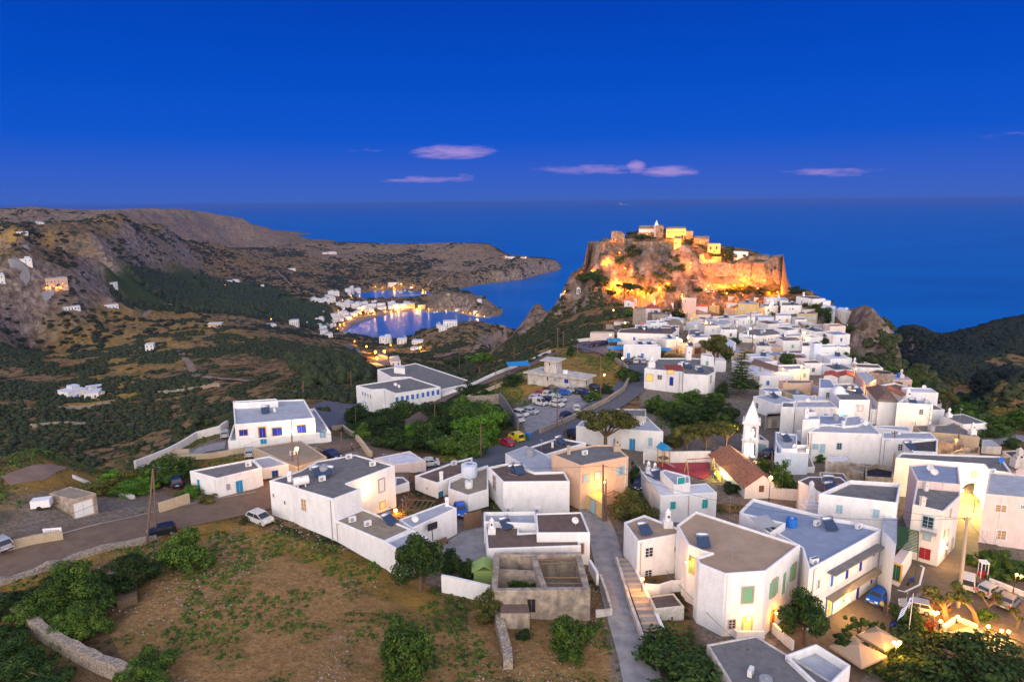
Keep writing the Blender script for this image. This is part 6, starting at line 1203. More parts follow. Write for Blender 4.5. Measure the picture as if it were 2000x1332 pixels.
T('w',780,880,330,250,'sparse','leaf',label='twisted thin tree beside the large beige parasol');T('w',1010,850,160,200,'sparse','leaf','small twisted garden tree');T('w',600,1060,420,230,'sparse','leaf_dark','thin dark garden tree');T('w',1010,1140,260,200,'sparse','leaf_olive','thin olive garden tree')
def gnarled(f,x,y,hp,label,lean):
 u,v=px(f,x,y);g=G(u,v);R=np.linalg.norm(g-CAM);h=hp/FR[f][2]*R/FPX;o=mk('pollarded_tree',g,rng.uniform(-.3,.3));m=MB();r=np.random.RandomState(int(x));tips=[]
 p0=Vector((0,0,0));p1=Vector((lean*.25*h,0,.38*h));m.tube(p0,p1,.07*h,.05*h,8)
 for i in range(4):
  a=r.uniform(0,6.28);e1=p1+Vector((math.cos(a)*.2*h+lean*.05*h,math.sin(a)*.2*h,.22*h));e2=e1+Vector((math.cos(a+.8)*.14*h,math.sin(a+.8)*.14*h,.22*h));m.tube(p1,e1,.045*h,.03*h,7);m.tube(e1,e2,.03*h,.02*h,6);tips.append(e2);e3=e1+Vector((math.cos(a-.9)*.15*h,math.sin(a-.9)*.15*h,.1*h));m.tube(e1,e3,.026*h,.016*h,6);tips.append(e3)
 m.build('trunk','bark',o);V,F=leafcloud([(t.x,t.y,t.z,.11*h,.09*h)for t in tips],900,.03*h,3);me=bpy.data.meshes.new('crown');me.from_pydata(V.tolist(),[],F.tolist());link('crown',me,'leaf_olive',o);tag(o,label,'tree')
gnarled('t',830,1200,560,'gnarled pollarded tree lit gold above the floodlit bed',-.4);gnarled('t',1290,1210,440,'leaning pollarded tree right of the tall yellow pole',-.6);gnarled('t',1420,1080,300,'forked pollarded tree in front of the grey hatchback',.4);gnarled('t',1900,1290,250,'small pollarded tree by the plaza edge in front of the parked wagon',.1)
T('t',1400,1140,250,120,'bush','leaf','small clipped shrub');
for a in((1500,420,300,160),(1650,380,340,200),(1800,500,300,170),(1600,540,260,130),(1950,560,240,150),(1420,260,200,140),(1950,420,260,150),(1180,330,140,150)):T('t',*a,'bush','leaf','green bank shrub')
T('g',355,940,240,125,'tree','leaf',label='round clipped tree in front of the glowing cornice house');T('g',10,990,80,60,'bush','leaf','low shrub');T('y',720,960,260,190,'bush','leaf',label='dense ivy shrub between the bell tower and chapel roof');T('y',960,1210,330,420,'bush','leaf',label='big round green shrub right of the chapel');T('y',330,1200,230,120,'bush','leaf_dark','dark shrub beside the chapel wall');T('f',170,1180,110,200,'bush','leaf_dark','dark shrub behind the peach house');T('f',250,830,1,1)if False else None
T('f',40,800,230,190,'umbrella','leaf_olive',label='round-crowned pine in front of the bright blue doors')if False else T('F',1183,885,107,78,'umbrella','leaf_olive',label='broad round-crowned pine in front of the bright blue doors')
for x,y,w,h in((340,530,160,120),(440,580,210,140),(560,560,180,110),(640,480,220,120),(760,500,210,110),(700,600,220,130),(620,680,240,160),(860,560,200,120),(1010,620,180,130),(800,660,220,140),(920,700,180,120),(540,640,200,120),(880,470,150,90),(300,560,90,60),(1010,720,160,110)):T('f',x,y,w,h,'bush','leaf' if rng.rand()<.6 else 'leaf_dark','grove shrub')
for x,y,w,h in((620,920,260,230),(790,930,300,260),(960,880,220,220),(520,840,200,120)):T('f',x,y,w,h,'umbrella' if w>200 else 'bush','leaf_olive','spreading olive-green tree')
T('F',1400,705,60,45,'tree','leaf_olive','brownish green tree');T('n',1700,1110,420,260,'tree','leaf_olive',label='large brownish pine beside the brown garage door');T('n',1900,1200,200,160,'tree','leaf_dark','dark tree');T('f',930,420,130,120,'bush','leaf_dark','dark shrub behind the arched-window house');T('f',1210,340,150,60,'bush','leaf_dark','dark shrub below the tan garden wall');T('f',1480,200,160,140,'tree','leaf_dark','dark tree among the town roofs');T('f',500,90,220,50,'wide','leaf_olive','orange-lit hedge');T('f',400,75,90,80,'bush','leaf_olive','garden shrub')
T('n',870,1110,140,140,'bush','leaf_olive','round shrub beside the taverna');T('n',490,1130,170,90,'bush','leaf','leafy vine shrub between the blue doors');T('n',110,1130,170,150,'bush','leaf','green shrub by the hotel terrace');T('n',230,1150,120,110,'bush','leaf_dark','dark shrub by the hotel terrace');T('n',1110,900,120,140,'bush','leaf_olive','shrub lit by the amber lamp');T('n',1100,470,210,120,'bush','leaf_dark','dark tree behind the stone houses');T('n',1200,490,150,110,'bush','leaf_dark','dark shrub behind the stone houses');T('n',960,420,160,90,'bush','leaf','green shrub behind the stone houses');T('n',360,470,180,120,'bush','leaf','green shrub below the little chapel');T('n',360,650,220,80,'bush','leaf_olive','olive shrub above the hotel');T('n',690,625,70,40,'bush','leaf_dark','small shrub')
for a in((1500,590,220,230,'tree'),(1600,560,160,120,'bush'),(1560,690,130,100,'bush'),(1260,760,180,150,'bush'),(1300,800,160,120,'bush'),(1600,870,200,130,'bush'),(1530,890,180,80,'bush'),(1740,790,110,70,'bush'),(1820,680,150,80,'bush'),(1900,700,160,110,'bush'),(280,590,200,90,'bush'),(130,890,160,90,'bush'),(560,860,120,50,'bush'),(680,440,120,50,'bush'),(1380,310,140,40,'bush'),(1220,300,90,50,'bush'),(930,420,110,45,'bush'),(710,250,120,60,'bush'),(1850,1150,160,120,'bush'),(920,1210,220,140,'tree'),(340,1110,180,90,'tree')):T('j',*a[:4],a[4],'leaf' if rng.rand()<.5 else 'leaf_dark','green town shrub' if a[4]=='bush' else 'dark green town tree')
for a in((1080,110,240,100),(60,90,220,100),(330,110,300,120),(520,110,200,90),(640,120,200,80),(-60,130,180,90),(180,60,200,80)):T('j',*a,'bush','leaf_dark' if rng.rand()<.5 else 'leaf_olive','green wall-foot tree')
for a in((1580,1000,330,260,'umbrella','leaf_olive'),(1780,1080,260,150,'bush','leaf_bright'),(1850,960,260,200,'bush','leaf'),(1980,1120,260,200,'bush','leaf_dark'),(1120,620,160,90,'bush','leaf_bright'),(1240,680,180,80,'bush','leaf_bright'),(1320,720,120,70,'bush','leaf_bright'),(700,350,200,60,'bush','leaf'),(2060,1000,260,150,'bush','leaf_dark')):T('h',*a[:4],a[4],a[5],'green slope shrub' if a[4]=='bush' else 'wind-bent umbrella pine')
for a in((1250,620,200,120),(1350,700,230,130),(1500,740,220,120),(1440,770,200,110),(1700,700,200,140),(1760,640,160,100),(1660,860,120,70),(1330,740,140,80)):T('g',*a,'bush','leaf_dark' if rng.rand()<.6 else 'leaf','green meadow shrub')
for a in((560,760,250,170),(640,700,280,190),(760,640,260,200),(900,720,300,200),(960,640,240,160),(350,760,220,140),(480,700,160,110),(300,640,240,130),(180,640,220,130),(120,600,160,110),(430,560,200,100),(520,500,180,80),(640,560,220,110),(760,530,200,100),(920,580,220,110),(860,420,180,70),(1090,355,160,60),(350,560,160,80),(1840,330,160,70),(1800,310,120,60),(1610,460,110,60),(1690,415,90,60),(250,700,150,90),(700,790,260,140),(860,800,240,130)):T('q',*a,'bush',rng.choice(['leaf','leaf_dark','leaf_bright']),'green thicket shrub')
T('q',895,298,180,130,'umbrella','leaf',label='umbrella pine beside the sports court');T('q',740,300,130,100,'umbrella','leaf_dark','umbrella pine near the school');T('q',570,245,60,35,'bush','leaf','small round tree near the school');T('q',1465,185,50,100,'bush','leaf_dark',label='slim dark cypress beside the upper car park')
for a in((620,280,150,90),(700,270,160,90),(800,250,150,80),(740,290,180,70),(560,290,160,70),(1050,310,120,50),(1140,340,90,40)):T('a',a[0],a[1],a[2],a[3],'bush','leaf_bright' if rng.rand()<.5 else 'leaf_olive','garden shrub')
T('a',940,220,260,110,'bush','leaf',label='low green tree beside the parked dark car');T('b',480,985,70,45,'bush','leaf_olive',label='small yellow bush in front of the white car');T('b',470,1340,1,1)if False else None;T('b',1360,380,260,120,'bush','leaf_dark','dark shrub by the road bend');T('b',1290,420,130,110,'bush','leaf','green shrub by the road bend')
for a in((230,640,120,130),(300,650,130,150),(380,660,120,140),(260,560,150,90),(350,560,150,80),(560,690,130,110),(640,700,130,110),(450,670,90,60),(760,660,120,60),(900,640,110,60),(1000,480,80,60),(590,195,40,28),(885,150,40,26),(1390,400,110,70),(1350,350,60,40),(1060,270,80,50),(1130,640,90,40),(1740,490,90,60),(1400,320,40,38),(620,370,120,90),(520,430,100,90),(700,230,180,40)):T('o',*a,'umbrella' if a[2]>110 and a[3]>100 else 'bush','leaf_dark','dark rock pine' if a[3]>60 else 'dark rock shrub',n=700)
def norfolk(f,x,y,hp,label,wf=.42):
 u,v=px(f,x,y);g=G(u,v);R=np.linalg.norm(g-CAM);h=hp/FR[f][2]*R/FPX;o=mk('conifer',g);m=MB();m.tube((0,0,0),(0,0,h),.022*h,.004*h,8);c=[];k=MB()
 for i in range(14):
  z=h*(.14+.84*i/14);L_=h*wf*(1-i/14.5)**.85+.1
  for j in range(8):
   a=2*math.pi*j/8+i*.4;d=Vector((math.cos(a),math.sin(a),0));p1=d*L_+Vector((0,0,z+L_*.12));m.tube((0,0,z),p1,.006*h,.002*h,4)
   for q_ in np.linspace(.2,1,6):w=L_*.16*(1.2-q_*.7);cc=Vector((0,0,z))*(1-q_)+p1*q_;s=Vector((-d.y,d.x,0));k.add([cc-s*w,cc+d*w*.9,cc+s*w,cc-d*w*.5+Vector((0,0,w*.5))],[(0,1,2,3)])
 m.build('trunk','bark',o);k.build('crown','leaf_dark',o);tag(o,label,'tree')
norfolk('f',1085,400,400,'tall tiered conifer towering over the walled grove');norfolk('n',1170,350,210,'slim tiered conifer behind the stone tower house',.25)
def ico():
 t=(1+5**.5)/2;v=np.array([(-1,t,0),(1,t,0),(-1,-t,0),(1,-t,0),(0,-1,t),(0,1,t),(0,-1,-t),(0,1,-t),(t,0,-1),(t,0,1),(-t,0,-1),(-t,0,1)],float);v/=np.linalg.norm(v[0])
 f=[(0,11,5),(0,5,1),(0,1,7),(0,7,10),(0,10,11),(1,5,9),(5,11,4),(11,10,2),(10,7,6),(7,1,8),(3,9,4),(3,4,2),(3,2,6),(3,6,8),(3,8,9),(4,9,5),(2,4,11),(6,2,10),(8,6,7),(9,8,1)];V=[tuple(x)for x in v];c={};F=[]
 def mid(a,b_):
  k=(min(a,b_),max(a,b_))
  if k not in c:p=np.array(V[a])+np.array(V[b_]);p/=np.linalg.norm(p);V.append(tuple(p));c[k]=len(V)-1
  return c[k]
 for a,b_,d in f:x,y,z=mid(a,b_),mid(b_,d),mid(d,a);F+=[(a,x,z),(b_,y,x),(d,z,y),(x,y,z)]
 return np.array(V),np.array(F)
IV,IF=ico()
up=IV[IF].mean(1)[:,2]>-.45;IF=IF[up]
def scatter(name,label,cat,az0,az1,R0,R1,N_,size,asp,dens,m,seed):
 r=np.random.RandomState(seed);az=rad(az0)+r.rand(N_)*rad(az1-az0);R=np.sqrt(R0*R0+r.rand(N_)*(R1*R1-R0*R0));x=R*np.sin(az);y=R*np.cos(az)
 fi=np.interp(az,AZ,np.arange(len(AZ)));fj=(np.log(R)-LR[0])/(LR[1]-LR[0]);z=bil(GZ,fi,fj);k=(z>2.5)&dens(x,y,R,az,fi,fj,r);x,y,z,R=x[k],y[k],z[k],R[k];n=len(x)
 s=size*(.5+r.rand(n)**1.5*1.1)*(1+.2*(R>800));n_=len(IV);jit=1+.28*r.normal(size=(n,n_))
 V=IV[None]*jit[...,None]*np.stack([s,s,s*asp*(.7+.6*r.rand(n))],-1)[:,None];V[...,0]+=x[:,None];V[...,1]+=y[:,None];V[...,2]+=(z+s*asp*.45)[:,None]
 F=(IF[None]+(np.arange(n)*n_)[:,None,None]).reshape(-1,3);o=fastmesh(name,V.reshape(-1,3),F,m,True);o['kind']='stuff';o['label']=label;o['category']=cat;return n
WG=ROUGH
def d_scrub(x,y,R,az,fi,fj,r):
 rg=bil(WG,fi,fj);dr=bil(DRY,fi,fj);rk=bil(ROCK,fi,fj);nz_=fbm(x,y,70,4,61)+.6*fbm(x,y,16,2,63);return(rg>.25)&(nz_>.06-.16*(R<430)+.15*dr+.3*rk)
leafmat('scrub',(.022,.034,.010),(.010,.018,.006),(.060,.052,.016));leafmat('pine_wood',(.022,.034,.011),(.009,.016,.006),(.05,.052,.016))
FORW=[worldpoly("215 560 300 530 420 550 560 575 640 605 650 640 560 632 420 612 260 600 225 585"),worldpoly("560 700 640 690 720 730 700 760 600 745")]
def d_wood(x,y,R,az,fi,fj,r):return(inpoly(x,y,FORW[0])|inpoly(x,y,FORW[1]))&(fbm(x,y,90,4,77)>-.22)
NS=scatter('scrub','dark evergreen scrub covering the valley slopes','scrub',-39,39,125,820,90000,1.15,.75,d_scrub,'scrub',1)
NS2=scatter('far_scrub','distant scrub dotting the hills behind the bay','scrub',-39,12,820,2700,60000,2.3,.5,d_scrub,'scrub',2)
NW=scatter('pine_wood','dark pine wood filling the hollow behind the fields','wood',-36,-12,380,1900,100000,2.7,1.2,d_wood,'pine_wood',3)
def d_hill(x,y,R,az,fi,fj,r):nz_=fbm(x,y,60,4,91);return(bil(WG,fi,fj)>.3)&(nz_>-.22)
leafmat('hill_leaf',(.012,.020,.010),(.006,.011,.006),(.03,.034,.016))
scatter('hill_scrub','dark scrub blanketing the hill across the eastern ravine','scrub',29.5,42,330,1050,42000,1.9,.6,d_hill,'hill_leaf',8)
print('scatter',NS,NS2,NW)
def offroad(x,y):
 ok=np.ones(x.shape,bool)
 for S,w in STRIPS:
  S=[tuple(map(float,p[:2]))for p in S]
  ok&=(pdist(x,y,S,False)>w/2+.3)if w else~inpoly(x,y,S)
 for b in BL.values():ok&=~inpoly(x,y,b['P'])
 return ok
def d_weed(x,y,R,az,fi,fj,r):so=bil(SOIL,fi,fj);dr=bil(DRY,fi,fj);nz_=fbm(x,y,7,3,71);k=((so>.4)&(nz_>.03))|((dr>.4)&(nz_>.0)&(R<260))|((bil(ROUGH,fi,fj)<.1)&(bil(PAVE,fi,fj)<.2)&(R<150)&(so<.4)&(nz_>.05));k[k]=offroad(x[k],y[k]);return k
scatter('weeds','tufts of green weeds across the ploughed field and verges','weeds',-39,39,55,250,170000,.15,.7,d_weed,'leaf',5)
def d_stone(x,y,R,az,fi,fj,r):nz_=fbm(x,y,9,3,81);return(bil(ROUGH,fi,fj)<.1)&(bil(PAVE,fi,fj)<.2)&(nz_>.0)&(r.rand(len(x))<.5)
scatter('rubble','pale stones strewn over the verge and field edges','stones',-39,10,55,120,26000,.085,.6,d_stone,'stone_near',6)
# ------------------------------------------------------------------ the castle on its rock
cas=empty('castle',G(*px('o',1290,600)));tag(cas,'floodlit Venetian castle with curtain walls and bastions on the sea rock','castle');CO=tuple(cas.location)
mat('castle_stone',(.38,.29,.21),col2=(.12,.09,.065),rough=.95,bump=1.0,scale=.55,stain=.3)
def GR_(f,x,y,R):
 g=G(*px(f,x,y),0,380);r=math.hypot(g[0],g[1]);return r if 385<r<500 else R
def cwall(name,pts,back=6,m='castle_stone',parent=cas,jag=.0,f='o'):
 "pts: (xt, yt, Rt, xb, yb, Rb) along the face"
 n=len(pts);vs=[];off=CO if parent is cas else tuple(parent.location);top=[];bot=[];r=np.random.RandomState(len(name)+n)
 P=[]
 for i in range(n-1):
  a=np.array(pts[i],float);b_=np.array(pts[i+1],float);k=8 if jag else 1
  for j in range(k):q_=a+(b_-a)*j/k;q_[1]+=r.uniform(-1,1)*jag*4;P.append(q_)
 P.append(np.array(pts[-1],float));n=len(P)
 for q_ in P:Rb=GR_(f,q_[3],q_[4],q_[5]);top.append(at_R(*px(f,q_[0],q_[1]),Rb+q_[2]-q_[5]));bot.append(at_R(*px(f,q_[3],q_[4]),Rb));bot[-1][2]-=6
 def pb(p,d):h=p[:2]/np.linalg.norm(p[:2]);return np.array([*(p[:2]+h*d),p[2]])
 T2=[pb(p,back)for p in top];B2=[np.array([*(pb(t,back)[:2]),b_[2]])for t,b_ in zip(top,bot)]
 vs=top+bot+T2+B2;fs=[]
 for i in range(n-1):fs+=[(n+i,n+i+1,i+1,i),(i,i+1,2*n+i+1,2*n+i),(2*n+i,2*n+i+1,3*n+i+1,3*n+i)]
 fs+=[(0,2*n,3*n,n),(n-1,2*n-1,4*n-1,3*n-1)]
 return pym(name,[(v[0]-off[0],v[1]-off[1],v[2]-off[2])for v in vs],fs,m,parent)
cwall('bastion',[(275,252,452,228,428,447),(342,252,445,300,470,438),(412,256,462,405,330,458)],9,jag=.3)
cwall('tower',[(458,170,482,450,240,480),(500,168,478,498,240,476),(535,172,480,534,240,478),(562,195,488,562,240,487)],7,jag=.6)
cwall('curtain_wall',[(405,252,468,400,300,466),(470,232,474,470,262,472),(560,226,474,560,280,470),(632,232,468,630,285,464)],3,jag=.4)
cwall('curtain_wall',[(620,250,461,620,300,458),(720,248,458,720,305,455),(870,250,456,870,305,452),(925,268,452,925,340,448)],4,jag=.4)
cwall('ramp_wall',[(920,300,450,920,345,448),(960,335,447,960,370,445),(1005,372,444,1005,400,442),(1140,382,438,1140,420,436)],3,jag=.2)
cwall('ramp_wall',[(985,258,470,985,290,468),(1050,320,462,1050,345,460),(1090,372,452,1090,395,450)],3)
cwall('curtain_wall',[(918,418,432,916,505,428),(975,420,430,975,510,427),(1035,422,430,1040,522,426),(1120,428,428,1105,520,424)],8,jag=.3)
cwall('great_wall',[(1128,428,424,1105,545,418),(1250,418,418,1248,582,410),(1330,414,416,1332,592,408),(1380,420,415,1382,594,407),(1410,430,414,1412,598,406),(1440,414,413,1442,600,406),(1500,424,412,1502,605,405),(1552,416,411,1532,608,404)],14,jag=.3)
cwall('bastion',[(1552,416,410,1532,600,402),(1650,414,406,1680,615,398)],14)
cwall('bastion',[(1636,420,410,1672,600,400),(1715,374,420,1716,625,404),(1795,366,424,1862,638,410),(1800,366,440,1866,640,430)],18,jag=.2)
cwall('gun_terrace',[(1530,366,436,1530,420,434),(1690,362,436,1690,420,434)],16)
cwall('outer_wall',[(1003,542,404,1000,645,402),(1110,545,403,1110,632,401),(1410,604,401,1410,636,400)],5,jag=.2)
cwall('outer_wall',[(1105,546,408,1105,600,406),(1250,585,405,1250,612,404),(1400,606,402,1400,625,401)],3)
def cbox(name,f,front,yb,R,dep,m,label,cat,kind='flat',rise=1.5,roof='tiles_tan',wins=(),jag=0):
 (x0,y0),(x1,y1)=front;R=GR_(f,(x0+x1)/2,yb,R)-.5;a=at_R(*px(f,x0,y0),R);c=at_R(*px(f,x1,y1),R+.5);z0=at_R(*px(f,x0,yb),R)[2]-4;o=empty(name,(a[0],a[1],z0+4));off=tuple(o.location);h=a[:2]/np.linalg.norm(a[:2])*dep
 P2=ccw([tuple(a[:2]),tuple(c[:2]),tuple((c[:2]+h)),tuple((a[:2]+h))]);zt=a[2];mb=MB();mb.prism(P2,z0,zt);mb.build('wall',m,o,off=off)
 if kind=='gable':
  mid0=(a[:2]+h/2);mid1=(c[:2]+h/2);r=MB();r.add([(*a[:2],zt),(*c[:2],zt),(*(c[:2]+h),zt),(*(a[:2]+h),zt),(*mid0,zt+rise),(*mid1,zt+rise)],[(0,1,5,4),(2,3,4,5),(1,2,5),(3,0,4),(3,2,1,0)]);ro=r.build('roof',roof,o,off=off);uvmap(ro.data,lambda p,co:(co.x,co.y))
 elif kind=='pyramid':
  r=MB();q_=np.mean(P2,0);r.add([(*p,zt)for p in P2]+[(*q_,zt+rise)],[(0,1,4),(1,2,4),(2,3,4),(3,0,4)]);r.build('roof',roof,o,off=off)
 for wx,wy,ww,wh in wins:
  p=at_R(*px(f,wx,wy),R-.05);s=R/FPX/FR[f][2];w_=MB();w_.box((p[0],p[1]-.05,p[2]),(ww*s,.3,wh*s),math.atan2(c[1]-a[1],c[0]-a[0]));w_.build('window','black',o,off=off)
 return tag(o,label,cat)
cbox('castle_church','o',((672,150),(800,146)),200,492,10,'offwhite','pale vaulted castle church with low side aisle','church','gable',2.2,'castle_stone',[(770,178,6,10)])
cbox('church_aisle','o',((660,178),(790,180)),200,487,5,'castle_stone','low orange-lit aisle in front of the castle church','aisle')
cbox('castle_belfry','o',((792,122),(826,122)),210,490,4.5,'palepink','pale castle bell tower with a pyramid cap','bell tower','pyramid',3.6,'offwhite',[(808,140,7,10)])
cbox('castle_tower_house','o',((808,122),(864,122)),215,484,7,'castle_stone','brown square stone tower beside the castle bell tower','tower',wins=[(846,160,9,22),(825,175,6,10)])
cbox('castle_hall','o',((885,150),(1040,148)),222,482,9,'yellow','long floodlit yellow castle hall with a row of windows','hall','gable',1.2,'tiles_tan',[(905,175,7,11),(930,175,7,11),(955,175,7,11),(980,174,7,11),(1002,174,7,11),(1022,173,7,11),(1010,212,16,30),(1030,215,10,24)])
cbox('castle_annex','o',((1041,165),(1095,172)),230,484,7,'castle_stone','rough stone annex at the end of the yellow castle hall','annex')
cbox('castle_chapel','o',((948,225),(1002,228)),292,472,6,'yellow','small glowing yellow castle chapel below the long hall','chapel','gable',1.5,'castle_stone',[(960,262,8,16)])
cbox('castle_store','o',((1100,225),(1220,232)),270,476,8,'castle_stone','low orange-lit vaulted store on the castle ridge','store house','gable',1.5,'castle_stone')
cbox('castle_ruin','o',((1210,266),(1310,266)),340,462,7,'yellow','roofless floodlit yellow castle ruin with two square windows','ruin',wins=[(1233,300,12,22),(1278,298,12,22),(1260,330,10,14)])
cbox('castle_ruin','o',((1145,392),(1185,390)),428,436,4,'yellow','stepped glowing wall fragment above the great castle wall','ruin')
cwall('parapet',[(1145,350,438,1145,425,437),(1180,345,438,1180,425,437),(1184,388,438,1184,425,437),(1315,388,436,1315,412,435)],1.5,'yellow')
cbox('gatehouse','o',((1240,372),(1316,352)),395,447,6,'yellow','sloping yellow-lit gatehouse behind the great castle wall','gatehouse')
cbox('guard_house','o',((1412,328),(1525,338)),375,445,8,'white','plain white modern guard house with blue window inside the castle','guard house',wins=[(1495,357,22,14)]);
cbox('castle_store','o',((410+160,400-172),(410+225,400-172)),250,476,5,'castle_stone','brown stone store between the castle tower and church','store house')
def flood(f,x,y,pw,col=(1,.23,.006),dR=-6,size=1.5,lift=1.5,name='floodlight'):
 "floodlight standing on the ground a few metres in front of what it lights"
 u,v=px(f,x,y);g=G(u,v);R=math.hypot(g[0],g[1]);p=g*1.0;h=g[:2]/R;p[:2]+=h*dR;p[2]=max(gz(p[0],p[1])+lift,g[2]-1);o=empty(name,p);
 m=MB();m.box((0,0,0),(.5,.5,.4));m.tube((0,0,-lift-1),(0,0,0),.06,n=5);m.build('casing','black',o);m=MB();m.ball((0,-.1,.25),.34*size*.6);m.build('bulb','bulb_amber',o)
 L_=bpy.data.lights.new('lamp_light','POINT');L_.energy=pw*1.3;L_.color=col;L_.shadow_soft_size=.4;lo=bpy.data.objects.new('lamp_light',L_);COL.objects.link(lo);lo.parent=o;lo.location=(0,0,.9);auto(o,'amber rock floodlight','floodlight',u,v,'castle floodlights');return o
for a in(('o',250,440,9000),('o',300,460,2500),('o',395,412,7000,(1,.22,.006),-2),('o',437,398,7000,(1,.22,.006),-2),('o',222,465,2500),('o',480,600,26000,(1,.25,.008),-5),('o',520,560,16000,(1,.25,.008),-4),('o',690,600,24000,(1,.25,.008),-8),('o',600,590,14000),('o',830,590,15000),('o',710,678,7000,(1,.3,.02),0),
  ('o',900,560,9000),('o',1075,430,5000),('o',560,440,5000),('o',1755,640,10000),('o',1840,640,7000),('o',1690,640,7000),('o',90,625,2500),('o',1010,640,900),('o',520,330,2500),('o',850,660,6000)):flood(*a)
def hang(x,y,R,pw,col=(1,.26,.01),label=True,f='o',dz=2.2):
 R=GR_(f,x,y,R)-6;p=at_R(*px(f,x,y),R);p[2]+=dz-2;o=empty('floodlight',p);m=MB();m.box((0,0,0),(.5,.4,.4));m.tube((0,0,-5),(0,0,0),.05,n=5);m.build('casing','black',o);m=MB();m.ball((0,0,.3),.25);m.build('bulb','bulb_amber',o)
 L_=bpy.data.lights.new('lamp_light','POINT');L_.energy=pw*1.3;L_.color=col;L_.shadow_soft_size=.4;lo=bpy.data.objects.new('lamp_light',L_);COL.objects.link(lo);lo.parent=o;lo.location=(0,0,1);auto(o,'amber wall floodlight','floodlight',*px(f,x,y),'castle floodlights')
for a in((930,222,474,6000),(1000,222,474,6000),(740,200,480,1500),(975,295,464,4500),(1260,345,455,6000),(1190,405,430,2500),(1270,405,430,2500),(1150,260,468,3500),(1420,600,398,24000,(1,.22,.006)),(1480,600,396,20000,(1,.22,.006)),(1350,600,398,12000,(1,.22,.006)),(1600,620,392,3500,(1,.22,.006)),(1655,560,398,8000,(1,.30,.03)),
  (1440,395,430,1500,(1,.3,.05)),(490,240,470,1800,(1,.3,.04)),(1075,425,425,4000),(1340,360,445,1500,(1,.3,.04)),(1060,235,470,3000)):hang(*a)
# ------------------------------------------------------------------ the harbour village and scattered farm houses
def hut(f,x0,x1,yt,yb,m='white',dep=8,desc='little white harbour house',cat='house',grp=None,rot=None):
 u0,_=px(f,x0,yb);u1,vb=px(f,x1,yb);vt=px(f,0,yt)[1];g=G((u0+u1)/2,vb);R=np.linalg.norm(g-CAM);w=max((u1-u0)*R/FPX*.92,2.5);h=max((vb-vt)*R/FPX*.96,2.2);a=math.atan2(g[0],g[1]);rz=-a+(rng.uniform(-.35,.35)if rot is None else rot)
 dep=min(dep,w*1.1)+2;o=empty('house',g,rz);mb=MB();mb.box((0,dep/2,h/2-2),(w,dep,h+4));mb.build('wall',m,o);r=MB()
 r.box((0,dep/2,h+.1),(w+.3,dep+.3,.35));
 if rng.rand()<.4:r.box((w*.18,dep*.65,h+1.1),(w*.45,dep*.5,2.0))
 r.build('roof','r_white' if rng.rand()<.6 else 'r_light',o)
 n=max(1,int(w/3.2));fl=max(1,int(h/2.9))
 for k in range(n):
  for j in range(fl):
   wb=MB();wb.box((-w/2+(k+.5)*w/n,-.03,1.3+2.9*j),(1.0,.12,1.5 if j else 1.9));wb.build('window','lit' if rng.rand()<.14 else rng.choice(['p_blue','p_grey','glass','p_brown']),o)
 auto(o,desc,cat,(u0+u1)/2,(vt+vb)/2,grp)
KG='houses of the harbour village around the bay'
for t in """360 405 318 348;400 440 318 350;478 520 300 342;510 535 285 330;535 590 298 328;295 330 372 390;330 370 380 398;370 415 362 398;415 450 395 420;440 480 400 430;480 520 385 415;520 580 405 440;585 640 392 415;600 660 415 450;640 700 405 440;700 760 400 430;705 770 425 448;775 830 392 420;800 860 410 440;860 905 405 440;380 440 475 505;440 510 468 500;380 430 505 535;270 330 505 545;280 335 460 482;90 150 520 555;165 220 535 560;260 310 555 580;305 355 560 590;305 355 590 620;715 800 635 690;840 910 650 685;865 945 617 640;940 1025 662 685;930 1005 715 730;1130 1190 560 595;1160 1265 525 570;790 850 790 810;795 870 803 838;
660 700 388 404;560 600 430 455;510 560 470 492;340 380 545 570;230 270 470 492;350 395 610 640;1040 1090 560 575;430 470 505 528;480 520 492 515;545 590 455 478;620 665 440 462;1370 1410 455 470;1250 1290 440 452;455 480 430 450""".replace('\n','').split(';'):
 a=[float(k)for k in t.split()];near=a[3]>520;hut('p',*a,desc='white near-shore house' if near and a[0]>700 else 'little white harbour house',grp=KG)
hut('p',905,965,402,442,'yellow',desc='ochre harbour hotel');hut('p',985,1040,415,442,'yellow',desc='lamplit ochre harbour house');hut('p',775,870,258,278,'palepink',desc='long pale hillside building above the harbour');hut('p',930,950,290,302,desc='small quay kiosk',cat='kiosk');hut('p',1590,1660,77,90,desc='low headland building');hut('p',1700,1740,80,90,desc='low headland building');hut('p',320,420,48,62,'palepink',desc='hilltop farm building');hut('p',1398,1428,375,396,desc='tiny white lighthouse chapel on the headland',cat='chapel');hut('p',1188,1210,335,350,'tan',desc='stone chapel on the islet hill',cat='chapel');hut('p',1120,1150,545,575,desc='villa wing on the near hill')
hut('r',320,430,553,607,'orange',14,'long ochre stone villa beside the lit drive',rot=.2)
for a in((0,30,535,580),(140,200,425,455),(120,175,245,258),(430,515,732,752),(710,760,578,606),(690,765,718,738),(1475,1555,562,592),(1700,1720,590,602),(1885,1925,820,850),(1950,2000,835,860),(1740,1800,845,865),(1880,1925,483,492),(220,280,185,195)):hut('r',*a,desc='lone white farmhouse',cat='farmhouse')
hut('r',1355,1440,842,866,'tan',desc='low tan farm shed',cat='farm shed')
hut('s',390,480,468,506,'white',9,'white farmstead wing','farmhouse',rot=.5);hut('s',480,545,482,512,'white',9,'white farmstead wing','farmhouse',rot=-.2);hut('s',490,560,446,464,'white',3,'white farmstead yard wall','yard wall',rot=0);hut('s',545,592,478,498,'white',3,'white farmstead yard wall','yard wall',rot=.8);hut('s',815,855,212,246,'white',7,'small white field house','farmhouse')
